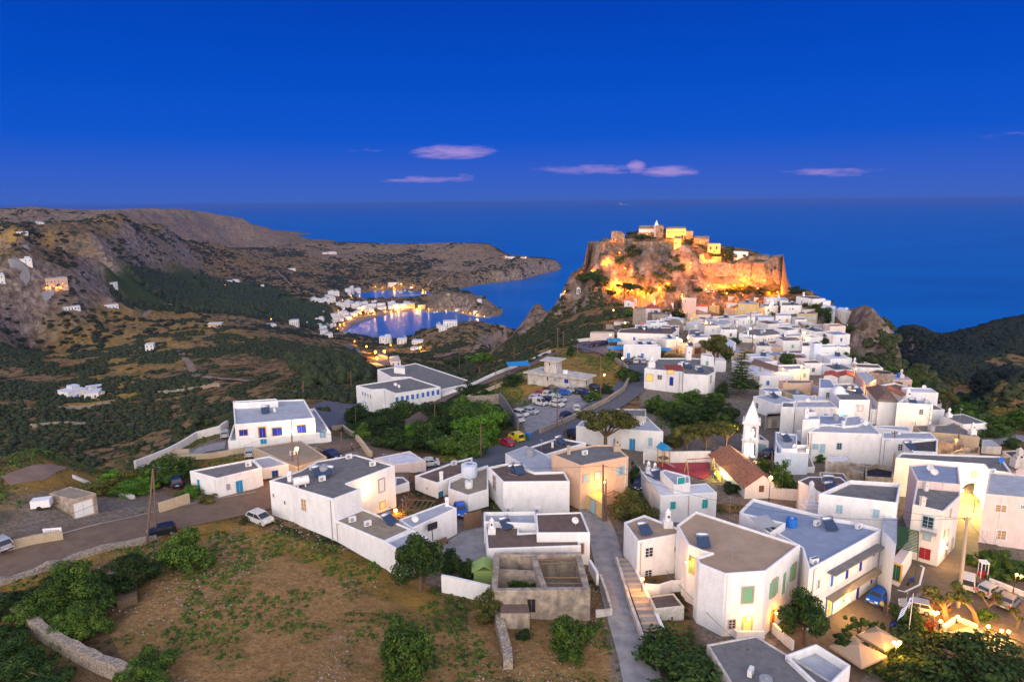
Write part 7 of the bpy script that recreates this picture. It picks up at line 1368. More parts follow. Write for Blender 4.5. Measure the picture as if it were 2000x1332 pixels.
for i in range(46):
 t=rng.rand();a=[(640,452),(470,492),(345,560),(330,385),(560,425),(860,428)][rng.randint(6)];x=a[0]+rng.uniform(-70,70);y=a[1]+rng.uniform(-16,16)-(x-a[0])*.12;g=G(*px('p',x,y))
 if g[2]>1.6:hut('p',x-16,x+16,y-22,y,desc='little white harbour house',grp=KG)
def pier(name,f,pts,w,label,cat='pier'):
 P=[at_z(*px(f,*p),1.2)[:2]for p in pts];vs=[]
 for i,p in enumerate(P):
  a=P[max(i-1,0)];b_=P[min(i+1,len(P)-1)];t=(b_-a)/np.linalg.norm(b_-a);n=np.array([-t[1],t[0]])*w/2;vs+=[(*(p-n),-1),(*(p-n),1.3),(*(p+n),1.3),(*(p+n),-1)]
 fs=[]
 for i in range(len(P)-1):a=4*i;fs+=[(a+k,a+k+1,a+5+k,a+4+k)[::-1]for k in range(3)]
 fs+=[(0,1,2,3),tuple(len(vs)-1-k for k in range(4))];tag(pym(name,vs,fs,'concrete'),label,cat)
pier('harbour_pier','p',[(1040,462),(1130,462),(1160,452),(1220,455),(1300,472),(1400,494),(1490,500)],9,'long lamplit pier along the islet foot');pier('breakwater','p',[(830,345),(900,344),(1000,340),(1080,338)],8,'short breakwater of the inner harbour')
def ship(f,x,y,L_,label,name='cargo_ship'):
 u,v=px(f,x,y);p=at_z(u,v,0);s=np.linalg.norm(p-CAM)/FPX;L_=L_*s;o=empty(name,p);m=MB();h=L_*.07;m.add([(-L_/2,-h,0),(L_/2*.9,-h,0),(L_/2*.9,h,0),(-L_/2,h,0),(-L_/2,-h*1.2,h),(L_/2,0,h*1.3),(L_/2*.85,-h*1.2,h),(L_/2*.85,h*1.2,h),(-L_/2,h*1.2,h)],[(0,1,6,4),(1,5,6),(1,2,7,5),(2,3,8,7),(3,0,4,8),(4,6,5,7,8)]);m.build('hull','p_grey',o);m=MB();m.box((-L_*.36,0,h*1.9),(L_*.12,h*1.8,h*2));m.build('bridge','p_white',o);tag(o,label,'ship' if name!='moored_boat' else 'boat')
ship('F',1219,401,20,'far cargo ship on the horizon left of the castle');ship('F',1534,396,5,'tiny ship on the horizon above the castle');ship('F',1591,396.5,9,'second ship on the horizon right of the castle')
for i,(x,y)in enumerate(((830,322),(850,318),(872,320),(900,316),(925,320),(950,316),(975,318),(865,330),(940,328),(720,468),(640,500),(1100,468))):
 u,v=px('p',x,y);p=at_z(u,v,0);o=empty('moored_boat',p,rng.uniform(0,3));m=MB();m.add([(-4,-1.2,0),(3,-1.2,0),(5,0,.6),(3,1.2,0),(-4,1.2,0),(-4,-1.6,1.2),(3,-1.6,1.2),(5.5,0,1.5),(3,1.6,1.2),(-4,1.6,1.2)],[(0,1,6,5),(1,2,7,6),(2,3,8,7),(3,4,9,8),(4,0,5,9),(5,6,7,8,9)]);m.box((-1,0,1.9),(2.6,1.8,1.5));m.build('hull','p_white',o);m=MB();m.tube((0,0,1),(0,0,9),.08,n=4);m.build('mast','metal',o);auto(o,'small white moored boat','boat',u,v,'boats moored in the harbour')
# ------------------------------------------------------------------ cars
CARM={}
def carpaint(n,c):
 m=mat('paint_'+n,c,rough=.3,spec=.5);return 'paint_'+n
for n_,c_ in dict(white=(.72,.74,.76),black=(.012,.013,.018),navy=(.012,.025,.07),blue=(.01,.09,.42),silver=(.36,.38,.40),grey=(.16,.17,.18),red=(.38,.015,.03),yellow=(.65,.50,.02),green=(.03,.16,.08),brown=(.09,.05,.035)).items():carpaint(n_,c_)
mat('tyre',(.015,.015,.015),rough=.8);mat('headlamp',(.8,.8,.75),rough=.2);mat('taillamp',(.45,.01,.01),rough=.3)
CP_={}
def carproto(kind,col):
 L_,Wd,Hh,prof={'hatch':(3.7,1.62,1.5,[(-1.85,.35),(-1.85,.85),(-1.75,.98),(-1.45,1.42),(-1.2,1.5),(.15,1.5),(.45,1.42),(.95,1.0),(1.65,.85),(1.85,.65),(1.85,.3)]),
  'suv':(4.2,1.78,1.62,[(-2.1,.4),(-2.1,.95),(-1.95,1.12),(-1.6,1.52),(-1.3,1.62),(.25,1.6),(.6,1.5),(1.1,1.1),(1.9,.95),(2.1,.75),(2.1,.35)]),
  'van':(4.1,1.75,1.85,[(-2.05,.35),(-2.05,1.0),(-2.02,1.75),(-1.9,1.85),(.2,1.85),(.6,1.72),(1.2,1.12),(1.85,.95),(2.05,.7),(2.05,.3)]),
  'sedan':(4.4,1.75,1.42,[(-2.2,.35),(-2.2,.9),(-1.6,.98),(-1.0,1.38),(-.7,1.42),(.3,1.42),(.6,1.34),(1.15,.98),(2.0,.82),(2.2,.62),(2.2,.3)]),
  'pickup':(4.8,1.75,1.65,[(-2.4,.45),(-2.4,.95),(-.7,.95),(-.65,1.55),(-.4,1.65),(.5,1.65),(.8,1.55),(1.3,1.05),(2.2,.95),(2.4,.75),(2.4,.4)])}[kind]
 o=empty(kind if kind!='suv' else 'parked_car',(0,0,0));o.name={'hatch':'hatchback_car','suv':'parked_car','van':'small_van','sedan':'saloon_car','pickup':'pickup_truck'}[kind]
 m=MB();n=len(prof);hw=Wd/2;tum=lambda z:hw-(max(0,z-.95)*.22)
 body=[(-L_/2+.05,.25)]+[p for p in prof if True]+[(L_/2-.05,.22)];n=len(body)
 vs=[(x,-tum(z),z)for x,z in body]+[(x,tum(z),z)for x,z in body];m.add(vs,[tuple(range(n)),tuple(range(2*n-1,n-1,-1))]+[(i,n+i,n+(i+1)%n,(i+1)%n)for i in range(n)])
 b=m.build('body','paint_'+col,o)
 g=MB();pr=[p for p in prof if p[1]>.96];x0=min(p[0]for p in pr);x1=max(p[0]for p in pr);roof=max(p[1]for p in prof);zb=1.0 if kind!='van' else 1.1;zt=roof-.12
 def xat(z,front):
  S=prof[len(prof)//2-1:]if front else prof[:len(prof)//2+1]
  for a,c in zip(S,S[1:]):
   if(a[1]-z)*(c[1]-z)<=0 and a[1]!=c[1]:return a[0]+(c[0]-a[0])*(z-a[1])/(c[1]-a[1])
  return x1 if front else x0
 for s in(-1,1):
  y0=s*(tum(zb)+.012);y1=s*(tum(zt)+.012);xb0,xb1=xat(zb,False)+.22,xat(zb,True)-.2;xt0,xt1=xat(zt,False)+.22,xat(zt,True)-.08;md=(xb0+xb1)/2
  if kind=='van':xb0=md;xt0=md
  for a0,a1,c0,c1 in(((xb0,md-.05,xt0,md-.05),(md+.05,xb1,md+.05,xt1))if kind!='van' else((xb0,xb1,xt0,xt1),)):q_=[(a0,y0,zb),(a1,y0,zb),(c1,y1,zt),(c0,y1,zt)];g.add(q_,[(0,1,2,3)if s<0 else(3,2,1,0)])
 for fr in(True,False):
  e_=.03 if fr else-.03;zb_=1.04 if fr else 1.02;q_=[(xat(zb_,fr)+e_,-tum(zb_)+.12,zb_+.02),(xat(zb_,fr)+e_,tum(zb_)-.12,zb_+.02),(xat(zt,fr)+e_,tum(zt)-.12,zt+.03),(xat(zt,fr)+e_,-tum(zt)+.12,zt+.03)];g.add(q_,[(0,1,2,3)if fr else(3,2,1,0)])
 g.build('windows','glass',o)
 for sx in(-1,1):
  for sy in(-1,1):
   w_=MB();x=sx*L_*.31;w_.tube((x,sy*(hw-.16),.31),(x,sy*(hw+.02),.31),.31,n=16);wo=w_.build('wheel','tyre',o);w_=MB();w_.tube((x,sy*(hw+.015),.31),(x,sy*(hw+.035),.31),.19,n=12);w_.build('rim','metal',wo)
 for sy in(-1,1):
  w_=MB();w_.box((L_/2-.06,sy*(hw-.3),.72),(.16,.36,.17));w_.build('headlight','headlamp',o);w_=MB();w_.box((-L_/2+.03,sy*(hw-.16),.85),(.12,.16,.32));w_.build('tail_light','taillamp',o)
 for s_ in(-1,1):w_=MB();w_.box((s_*L_/2,0,.5),(.06,.5,.12));w_.build('number_plate','p_white',o)
 for s_ in(-1,1):w_=MB();w_.box((s_*(L_/2-.03),0,.33),(.12,Wd*.8,.16));w_.build('bumper','black',o)
 if kind=='pickup':w_=MB();w_.box((-1.5,0,.965),(1.55,1.45,.03));w_.build('load_bed','black',o)
 return o
def car(f,x,y,nx,ny,kind,col,label):
 "(x, y): ground point under the middle; (nx, ny): pixel direction of the nose"
 k=(kind,col);g=G(*px(f,x,y));g2=G(*px(f,x+nx,y+ny));rz=math.atan2(g2[1]-g[1],g2[0]-g[0])
 if k not in CP_:CP_[k]=o=carproto(kind,col);
 else:
  src=CP_[k];o=src.copy();COL.objects.link(o)
  for ch in src.children:
   c=ch.copy();COL.objects.link(c);c.parent=o
   for s_ in ch.children:d_=s_.copy();COL.objects.link(d_);d_.parent=c
 o.location=g+np.array([0,0,.10+.0007*math.hypot(g[0],g[1])]);o.rotation_euler=(0,0,rz);tag(o,label,'van' if kind=='van' else 'pickup' if kind=='pickup' else 'car','parked vehicles');return o
car('F',508,1021,30,14,'suv','white','white car parked at the road verge below the big house');c1=car('a',895,525,-100,22,'hatch','black','black hatchback on the road behind the twin wooden poles');car('a',970,250,-20,-40,'hatch','navy','dark car parked under trees left of the low cottage');car('a',0,600,-60,-60,'suv','silver','pale car cut off by the picture edge beside the tan wall')
car('b',350,400,10,-60,'hatch','silver','silver-blue car beside the end of the bungalow');car('b',525,530,30,-60,'hatch','silver','pale blue car behind the long low cottage');car('b',1078,545,60,20,'sedan','navy','dark car half hidden behind the big house roof');car('b',1312,275,-60,10,'hatch','white','white car parked alone below the school');car('b',1735,600,-40,0,'sedan','white','white car behind the bright white shed')
car('c',665,515,20,60,'hatch','blue','blue car beside the wooden yard gate');car('c',965,68,-70,-20,'hatch','red','crimson hatchback parked under the roadside trees');car('q',1125,712,-70,-20,'van','yellow','yellow van parked beside the blue recycling bins')
car('q',1275,490,80,10,'van','white','white van in the gravel car park front row');car('q',1150,560,90,10,'suv','white','white orange-striped car in the gravel car park');car('q',1215,545,80,5,'hatch','silver','silver-green hatchback in the gravel car park');car('q',1138,595,60,20,'hatch','white','half-hidden white car against the grey concrete wall')
car('q',1500,525,-30,-50,'hatch','white','white hatchback alone beside the curving road wall');car('q',1445,570,60,-20,'hatch','navy','dark blue hatchback behind the tall pole in the car park');car('q',1570,460,50,20,'suv','black','black car on the car park beside a bush');car('q',1620,400,50,20,'suv','black','black off-roader beside the derelict control building')
car('q',1310,440,70,5,'pickup','white','white pickup in the second row of the gravel car park');car('q',1325,470,70,5,'sedan','navy','dark saloon behind the white van');car('q',1345,430,70,5,'sedan','green','dark green saloon in the back row of the gravel car park');car('q',1425,425,70,-5,'hatch','blue','bright blue hatchback near the control building door');car('q',1480,408,70,-5,'sedan','silver','silver saloon at the control building corner');car('q',1345,405,70,-5,'pickup','brown','brown pickup parked against the control building');car('q',1290,432,70,-5,'sedan','red','dusky red saloon at the grassy edge of the car park')
car('n',368,1205,0,-60,'hatch','black','black hatchback before the taverna');car('n',495,1200,0,-60,'hatch','white','white hatchback before the taverna');car('n',615,1200,0,-60,'hatch','silver','silver hatchback before the taverna');car('q',1475,690,-60,-30,'suv','black','black car beside the road under the leaning pole')
for i,(x,y)in enumerate(((1610,122),(1645,118),(1680,108))):car('q',x,y,50,-20,'sedan',['black','navy','black'][i],['dark saloon at the left of the upper car park','navy saloon amid the upper car park','black saloon at the far end of the upper car park'][i])
car('e',708,812,-50,45,'hatch','blue','bright blue small hatchback at the inn door');car('e',1290,715,10,-80,'van','white','white people carrier beside the tall yellow pole');car('e',1430,765,75,-45,'hatch','silver','silver hatchback in the plaza parking row');car('e',1555,835,60,-60,'sedan','grey','grey wagon at the end of the plaza parking row');car('e',1035,850,-90,-30,'pickup','brown','dark brown pickup behind the pollarded tree');car('e',950,875,-80,-20,'hatch','silver','pale car half hidden behind the round plaza shrub')
car('n',1620,105,20,-30,'hatch','silver','grey car parked below the castle wall');car('n',1695,105,5,-30,'van','white','white van parked below the castle wall');car('k',330,1215,30,-20,'hatch','navy','dark blue car behind the bell tower shrub');car('j',215,590,60,20,'hatch','black','black car in the lane below the yellow mansion');car('j',290,600,60,20,'hatch','silver','silver car in the lane below the yellow mansion');car('f',205,1215,0,60,'hatch','navy','dark car in the passage beside the peach house')
for x,y,c,l in((1395,470,'silver','silver hatchback in the middle of the gravel car park'),(1380,500,'white','white hatchback behind the lone car by the road wall'),(1250,460,'silver','silver hatchback at the grassy end of the second row'),(1540,420,'navy','navy hatchback next to the control building end wall')):car('q',x,y,70,5,'hatch',c,l)
p=G(*px('a',235,375));o=mk('box_trailer',p,.3);m=MB();m.box((0,0,.95),(2.4,1.5,1.1));m.build('body','p_white',o);m=MB();m.tube((-.2,-.8,.35),(-.2,-.68,.35),.33,n=12);m.build('wheel','tyre',o);m=MB();m.box((1.6,0,.5),(1.0,.08,.08));m.build('drawbar','black',o);tag(o,'small white box trailer beside the concrete block garage','trailer')
p=G(*px('b',1508,240));o=mk('storage_container',p,.15);m=MB();m.box((0,0,1.3),(6,2.4,2.4));m.build('body','p_white',o);m=MB();[m.box((-2.85+i*.3,-1.22,1.3),(.08,.06,2.2))for i in range(20)];m.build('rib','p_grey',o);tag(o,'white storage container below the school','container')
for i,(x,y,c)in enumerate(((1172,708,'p_blue'),(1192,705,'p_blue'),(1180,712,'p_darkgreen'))):p=G(*px('q',x,y));o=mk('wheeled_bin',p,.3);m=MB();m.box((0,0,.6),(1.2,1.0,1.2));m.build('body',c,o);m=MB();m.box((0,0,1.25),(1.25,1.05,.12));m.build('lid',c,o);tag(o,['blue bin nearest the yellow van','outer blue bin beside the road','dark green bin in front of the blue bins'][i],'bin')
for i,(f,x,y,l)in enumerate((('w',1215,720,'first motorcycle beside the beige parasol'),('w',1265,735,'second motorcycle behind the striped flag'),('q',1560,115,'motorcycle at the upper car park edge'),('t',290,620,'bicycle-like scooter leaning by the gate wall'))):
 p=G(*px(f,x,y));o=mk('motorcycle',p,.8+i);m=MB();m.tube((-.65,-.05,.3),(-.65,.05,.3),.3,n=14);m.build('wheel','tyre',o);m=MB();m.tube((.65,-.05,.3),(.65,.05,.3),.3,n=14);m.build('wheel','tyre',o);m=MB();m.tube((-.6,0,.45),(.5,0,.75),.13,.1);m.tube((.65,0,.3),(.45,0,1.0),.04);m.box((-.3,0,.72),(.7,.25,.12));m.build('body','p_navy',o);m=MB();m.tube((.45,-.35,1.02),(.45,.35,1.02),.02);m.build('handlebar','black',o);tag(o,l,'motorcycle')
p=G(*px('c',548,715));o=mk('wooden_bench',p,.75);m=MB();m.box((0,0,.42),(1.8,.45,.06));m.build('seat','wood',o);m=MB();m.box((0,.22,.72),(1.8,.05,.4));m.build('backrest','wood',o);[MB().box((s*.8,0,.2),(.08,.4,.4)).build('leg','wood',o)for s in(-1,1)];tag(o,'wooden bench against the white wing in the yard','bench')
p=G(*px('c',490,745));o=mk('basketball_hoop',p,.7);m=MB();m.tube((0,0,0),(0,.3,3.2),.06);m.build('pole','black',o);m=MB();m.box((0,.1,3.5),(1.6,.05,1.0));m.build('backboard','black',o);m=MB();[m.tube((.23*math.cos(i*.63),-.25+.23*math.sin(i*.63),3.2),(.23*math.cos((i+1)*.63),-.25+.23*math.sin((i+1)*.63),3.2),.015,n=4)for i in range(10)];m.build('hoop','p_red',o);tag(o,'black basketball hoop at the edge of the yard','basketball hoop')
fwall('wooden_gate','c',[(688,610),(740,600),(800,580)],2.4,.1,'wood','tall dark wooden gate closing the yard','gate')
fwall('branch_pile','a',[(650,900),(760,870)],.7,2.2,'bark','pile of cut dead branches at the field edge','branch pile',rough=.3)
p=G(*px('f',425,1010));o=mk('playground_slide_tower',p,.4)
for sx in(-1,1):
 for sy in(-1,1):m=MB();m.box((sx*.8,sy*.8,1.7),(.14,.14,3.4));m.build('post','trim_yellow',o)
m=MB();m.box((0,0,1.4),(1.7,1.7,.1));m.build('platform','wood',o);m=MB();m.add([(-1.1,-1.1,3.3),(1.1,-1.1,3.3),(1.1,1.1,3.3),(-1.1,1.1,3.3),(0,-1.1,4.3),(0,1.1,4.3)],[(0,4,5,3),(1,2,5,4),(0,1,4),(2,3,5)]);m.build('roof','p_sky',o);m=MB();m.box((0,-2.0,.8),(.6,2.6,.08));m.build('slide','darkpink',o);tag(o,'playground slide tower with blue roof','slide tower')
p=G(*px('f',740,1090));o=mk('swing_frame',p,.15)
for s in(-2.6,2.6):m=MB();m.tube((s,-1,0),(s,0,3),.07);m.tube((s,1,0),(s,0,3),.07);m.build('leg','yellow',o)
m=MB();m.tube((-2.6,0,3),(2.6,0,3),.08);m.build('crossbar','p_red',o);m=MB();[m.tube((s+d,0,3),(s+d,0,.6),.015,n=4)for s in(-1.2,1.2)for d in(-.25,.25)];[m.box((s,0,.6),(.55,.25,.05))for s in(-1.2,1.2)];m.build('seat','black',o);tag(o,'swing frame with red crossbar in the playground','swing')
p=G(*px('t',1370,520));o=mk('telephone_box',p,-.2);[MB().box((sx*.42,sy*.42,1.15),(.08,.08,2.3)).build('post','p_white',o)for sx in(-1,1)for sy in(-1,1)];MB().box((0,0,2.35),(1.0,1.0,.15)).build('roof','p_white',o);MB().box((0,.1,.45),(.8,.6,.9)).build('base','p_red',o);MB().box((0,.38,1.5),(.8,.03,1.2)).build('glass','glass',o);tag(o,'white telephone box under the green bank','telephone box')
p=G(*px('t',596,290));o=mk('no_entry_sign',p,.1);MB().tube((0,0,0),(0,0,2.2),.04).build('pole','metal',o);MB().tube((0,-.06,1.9),(0,-.09,1.9),.34,n=24).build('disc','p_red',o);MB().box((0,-.11,1.9),(.46,.02,.12)).build('bar','p_white',o);tag(o,'round red no-entry sign at the stone-white house','sign')
h_=G(*px('a',300,535));o=mk('name_board',(h_[0],h_[1],h_[2]),.18);MB().box((0,-.28,.95),(2.3,.06,1.2)).build('board','p_white',o);m=MB();[m.box((-.75+i*.3,-.32,1.2),(.22 if i%3 else .12,.02,.14))for i in range(6)];[m.box((-.45+i*.3,-.32,.8),(.2,.02,.12))for i in range(4)];m.build('lettering','p_grey',o);tag(o,'white painted board with faded lettering on the roadside wall','board')
p=G(*px('e',902,1080));o=mk('flagpole',p,.0);MB().tube((0,0,0),(0,0,6.5),.05,.03).build('pole','p_white',o);m=MB();f2=MB();W_,Hf=2.2,1.45
for i in range(9):
 for j in range(8):
  x0=-W_*j/8*.55;x1=-W_*(j+1)/8*.55;dz0=-.95*W_*j/8;dz1=-.95*W_*(j+1)/8;y0=.12*math.sin(j*1.1);y1=.12*math.sin((j+1)*1.1);z0=6.3-Hf*i/9;z1=6.3-Hf*(i+1)/9
  cr_=(j<3 and i<5 and not(j==1 or i==2))or((j>=3 or i>=5)and i%2==0);(f2 if cr_ else m).add([(x0-.1*i*.3,y0,z0+dz0),(x1-.1*i*.3,y1,z0+dz1),(x1-.1*(i+1)*.3,y1,z1+dz1),(x0-.1*(i+1)*.3,y0,z1+dz0)],[(0,1,2,3)])
fo=m.build('flag','p_white',o);f2.build('stripes','p_blue',fo);tag(o,'white flagpole with a hanging blue and white striped flag','flagpole')
def text3(s,f,x,y,h,key,m,ang=0,name='sign'):
 H_=wallhit(*px(f,x,y),key)
 if not H_:MISS.append(('text',s));return
 t,b,p,n,ta=H_;c=bpy.data.curves.new(name,'FONT');c.body=s;c.size=h;c.extrude=.02;c.align_x='CENTER';o=bpy.data.objects.new(name,c);COL.objects.link(o);c.materials.append(MATS[m]);T_=Vector((ta[0],ta[1],0));N_=Vector((n[0],n[1],0));Z=Vector((0,0,1));o.parent=b['e'];q_=Vector(p)-Vector(b['off'])+N_*.06;o.matrix_local=Matrix(((T_.x,Z.x,N_.x,q_.x),(T_.y,Z.y,N_.y,q_.y),(T_.z,Z.z,N_.z,q_.z),(0,0,0,1)))
 return o
text3('Dreams','e',355,800,.75,'d19','p_navy',name='shop_lettering')if False else None
mat('skin',(.45,.27,.19),rough=.6)
def person(f,x,y,rz,top,legs,label,stride=.25,hair='p_brown'):
 p=G(*px(f,x,y));o=mk('person',p+np.array([0,0,.08]),rz);J=dict(pel=(0,0,.95),che=(0,.02,1.28),nec=(0,.03,1.46),hd=(0,.05,1.56),ht=(0,.05,1.72),lk=(-.1,stride*.5,.5),la=(-.1,stride*.35-.1,.08),lf=(-.1,stride*.35+.1,.04),rk=(.1,-stride*.2,.5),ra=(.1,-stride,.1),rf=(.1,-stride+.16,.04),lh=(-.09,0,.9),rh=(.09,0,.9),ls=(-.19,.02,1.4),le=(-.24,-.06,1.15),lw=(-.23,.08,.92),rs=(.19,.02,1.4),re=(.24,.04,1.14),rw=(.24,.2,.95))
 K=list(J);R_=dict(pel=.14,che=.16,nec=.06,hd=.09,ht=.085,lk=.065,la=.045,lf=.04,rk=.065,ra=.045,rf=.04,lh=.1,rh=.1,ls=.07,le=.045,lw=.035,rs=.07,re=.045,rw=.035)
 E=[('pel','che'),('che','nec'),('nec','hd'),('hd','ht'),('pel','lh'),('lh','lk'),('lk','la'),('la','lf'),('pel','rh'),('rh','rk'),('rk','ra'),('ra','rf'),('nec','ls'),('ls','le'),('le','lw'),('nec','rs'),('rs','re'),('re','rw')]
 def sk(name,keys,m,gr=0):
  ks=[k for k in K if k in keys];me=bpy.data.meshes.new(name);me.from_pydata([J[k]for k in ks],[(ks.index(a),ks.index(b_))for a,b_ in E if a in ks and b_ in ks],[]);ob=link(name,me,m,o);md=ob.modifiers.new('skin','SKIN');
  for i,k in enumerate(ks):me.skin_vertices[0].data[i].radius=(R_[k]+gr,R_[k]+gr)
  me.skin_vertices[0].data[0].use_root=True;s2=ob.modifiers.new('sub','SUBSURF');s2.levels=1;s2.render_levels=1;return ob
 sk('body',K,'skin');sk('shirt',['pel','che','nec','ls','le','rs','re'],top,.015);sk('trousers',['pel','lh','lk','la','rh','rk','ra'],legs,.015);m=MB();m.ball((0,.03,1.70),.105,10,6,sz=.8);m.build('hair',hair,o,True)
 m=MB();m.ball((0,.15,1.58),.02,5,4);m.build('nose','skin',o);tag(o,label,'person')
person('e',732,885,2.0,'lime','black','person in a pale green top walking across the plaza');person('e',775,900,1.2,'p_red','wood','person in a red top walking across the plaza');person('e',968,1142,.4,'p_white','p_navy','small figure in white top and blue trousers in the paved garden',.1);person('b',1222,500,2.6,'black','black','person in dark clothes walking on the road bend')
# ------------------------------------------------------------------ poles and wires
TOPS={}
def pole(f,x,yb,yt,label=None,m='pole',r=.13,xt=None,cross=0,name='utility_pole'):
 u,vb=px(f,x,yb);g=G(u,vb);vt=px(f,0,yt)[1];R=math.hypot(g[0],g[1]);ut=px(f,xt,0)[0]if xt is not None else u;t=at_R(ut,vt,R);o=mk(name,g);T_=Vector(t-g);k=MB();k.tube((0,0,-.5),T_,r*1.15,r*.75,8);k.build('shaft',m,o)
 if cross:
  k=MB();k.box((T_.x,T_.y,T_.z-.4),(cross,.12,.12),.2);k.build('crossarm',m,o)
  for s in(-.45,0,.45):k=MB();k.tube((T_.x+s*cross,T_.y,T_.z-.35),(T_.x+s*cross,T_.y,T_.z-.1),.06,.04,6);k.build('insulator','black',o)
 if label:tag(o,label,'pole')
 else:auto(o,'slim wooden utility pole','pole',u,(vb+vt)/2,'utility poles')
 return tuple(t)
A1=pole('a',805,575,155,'left one of the twin wooden poles leaning by the road',r=.15,xt=843);A2=pole('a',862,530,165,'right one of the twin wooden poles by the road',r=.12,xt=845)
A3=pole('b',812,640,282,'wooden street light pole between the cottage and big house',r=.15,xt=803);A4=pole('c',1592,560,190,'tall wooden pole with lamp glow before the peach house',r=.17);A5=pole('c',1610,560,285,'shorter pole beside the peach house gate wall');A6=pole('q',900,825,608,cross=0);A7=pole('q',610,655,465,'pole with crossarm above the green thicket',cross=2.6);A8=pole('q',1380,655,390,'tall pole on the gravel car park verge',xt=1383);A9=pole('q',1655,430,178)
A10=pole('q',995,465,260);A11=pole('q',112,640,505);A12=pole('q',1450,700,560,'leaning prop pole beside the road wall',xt=1405)
for a in(('q',1385,190,0),('q',1420,175,25),('q',1510,245,105),('q',1110,230,108),('q',765,300,175),('q',82,400,272),('q',1242,185,125),('b',1145,515,365),('b',885,130,15),('g',868,720,500),('g',217,560,412),('g',655,1030,715),('g',1213,890,665),('g',457,450,330),('g',485,330,225),('g',295,350,130),('j',372,640,390),('j',400,890,600),('n',1195,535,330),('n',1235,870,590),('n',1560,710,490),('n',1752,445,265),('n',1295,560,405),('c',1660,560,1),('f',1683,1065,735),('f',1368,1110,890),('i',1215,1,1),('c',700,140,80),('r',1270,750,690),('r',1303,775,715),('s',1690,510,412),('s',1958,450,355)):
 if a[3]!=1 and a[2]!=1:TOPS[a[:2]]=pole(*a,cross=1.2 if rng.rand()<.3 else 0)
A13=pole('e',1230,850,262,'tall pale yellow-lit pole standing on the plaza','trim_stone',.22,xt=1292,cross=.8);A14=pole('d',1185,1335,1115,'thick dark pole end at the bottom of the picture',r=.2,xt=1195)
def wire(a,b_,sag=1.2,label='thin black overhead wire'):
 P=[];a=np.array(a);b_=np.array(b_)
 for i in range(15):t=i/14;p=a+(b_-a)*t;p[2]-=sag*4*t*(1-t)+.2;P.append(p)
 m=MB()
 for p,q_ in zip(P,P[1:]):m.tube(p,q_,.022,n=4,cap=False)
 o=m.build('overhead_wire','black',None);u,v=proj(P[7]);auto(o,label,'wire',u,v,'overhead wires')
wire(at_R(-60,1045,80),A2,1.5);wire(A3,A4,3);wire(A4,A13,3);wire(A13,at_R(2050,1120,75),1.5);wire(A13,at_R(1560,930,120),1.5);wire(A8,A7,3);wire(A7,A6,2);wire(A8,A9,2);wire(TOPS[('g',217)],TOPS[('g',868)],2.5);wire(TOPS[('g',868)],TOPS[('g',1213)],2);wire(TOPS[('g',217)],at_R(*px('g',345,590),150),.6);wire(A14,at_R(*px('d',400,275),100),1.0);wire(A3,at_R(*px('b',470,450),118),.5);wire(TOPS[('g',485)],TOPS[('g',868)],2);wire(A4,TOPS[('f',1368)],2)
# ------------------------------------------------------------------ lamps
def light(o,loc,pw,col,sz=.12):L_=bpy.data.lights.new('lamp_light','POINT');L_.energy=pw*1.7;L_.color=col;L_.shadow_soft_size=sz;lo=bpy.data.objects.new('lamp_light',L_);COL.objects.link(lo);lo.parent=o;lo.location=loc;return lo
WARM=(1,.56,.18);AMB=(1,.42,.06);PALE=(1,.80,.42)
def wlamp(f,x,y,pw=260,col=WARM,r=.16,bulb='bulb',desc='small glowing wall lamp',key=None,out=.45,label=None):
 u,v=px(f,x,y);h_=wallhit(u,v,key)
 if not h_:MISS.append(('lamp',f,x,y));return
 t,b,p,n,ta=h_;o=mk('wall_lamp',(p[0]+n[0]*out,p[1]+n[1]*out,p[2]));m=MB();m.tube((-n[0]*out,-n[1]*out,.1),(0,0,.15),.03,n=5);m.tube((0,0,.15),(0,0,r),.12,.05,8);m.build('bracket','black',o);m=MB();m.ball((0,0,0),r,10,8);m.build('bulb',bulb,o,True);light(o,(n[0]*.25,n[1]*.25,-.05),pw,col,r)
 tag(o,label,'lamp')if label else auto(o,desc,'lamp',u,v,'wall lamps')
def slamp(f,x,y,pw=350,col=AMB,h=5.0,r=.2,bulb='bulb_amber',desc='glowing street lamp',post=True,grp='street lamps',label=None):
 pw*=1.9 if f in 'jnhgik' else 1;u,v=px(f,x,y);g=G(u,v,h);o=mk('street_lamp',g);m=MB();m.tube((0,0,0),(0,0,h),.07,.05,6)if post else m.tube((0,0,h-.5),(0,0,h),.05,n=5);m.build('post','black',o);m=MB();m.ball((0,-.15,h),r,10,8);m.build('bulb',bulb,o,True);light(o,(0,-.3,h-.15-r if h>1.5 else h+.6),pw,col,r)
 tag(o,label,'lamp')if label else auto(o,desc,'lamp',u,v,grp)
slamp('b',842,475,1300,AMB,6.5,.3,'bulb',label='bright street lamp on its pole before the tan garage');wlamp('b',800,352,900,PALE,.25,'bulb_white',key='bung',label='brilliant wall lamp between the bungalow windows');wlamp('b',940,328,200,PALE,.2,'bulb_white',key='bung',label='white corner lamp of the bungalow')
wlamp('b',1305,752,420,WARM,.3,'bulb',key='big',label='orange lamp on the inner wall of the big house');wlamp('b',1470,880,420,AMB,.28,'bulb',key='big',out=1.6,label='orange lamp over the courtyard door of the big house');wlamp('c',1553,306,160,AMB,.16,key='c14');slamp('c',1600,300,300,AMB,5,.15,'bulb',post=False,label='lamp on the pole shining on the yellow gate wall')
wlamp('d',765,545,300,AMB,.2,key='d17a');wlamp('d',820,540,200,AMB,.1,key='d17b',out=.8);slamp('d',512,660,260,AMB,2.6,.2,'bulb',label='small lamp glowing beside the stone stairs');wlamp('d',1190,905,260,AMB,.2,key='d17b',label='lamp above the glowing porch of the corner house');wlamp('d',1355,872,200,AMB,.16,key='d17b',label='lamp beside the side door of the corner house')
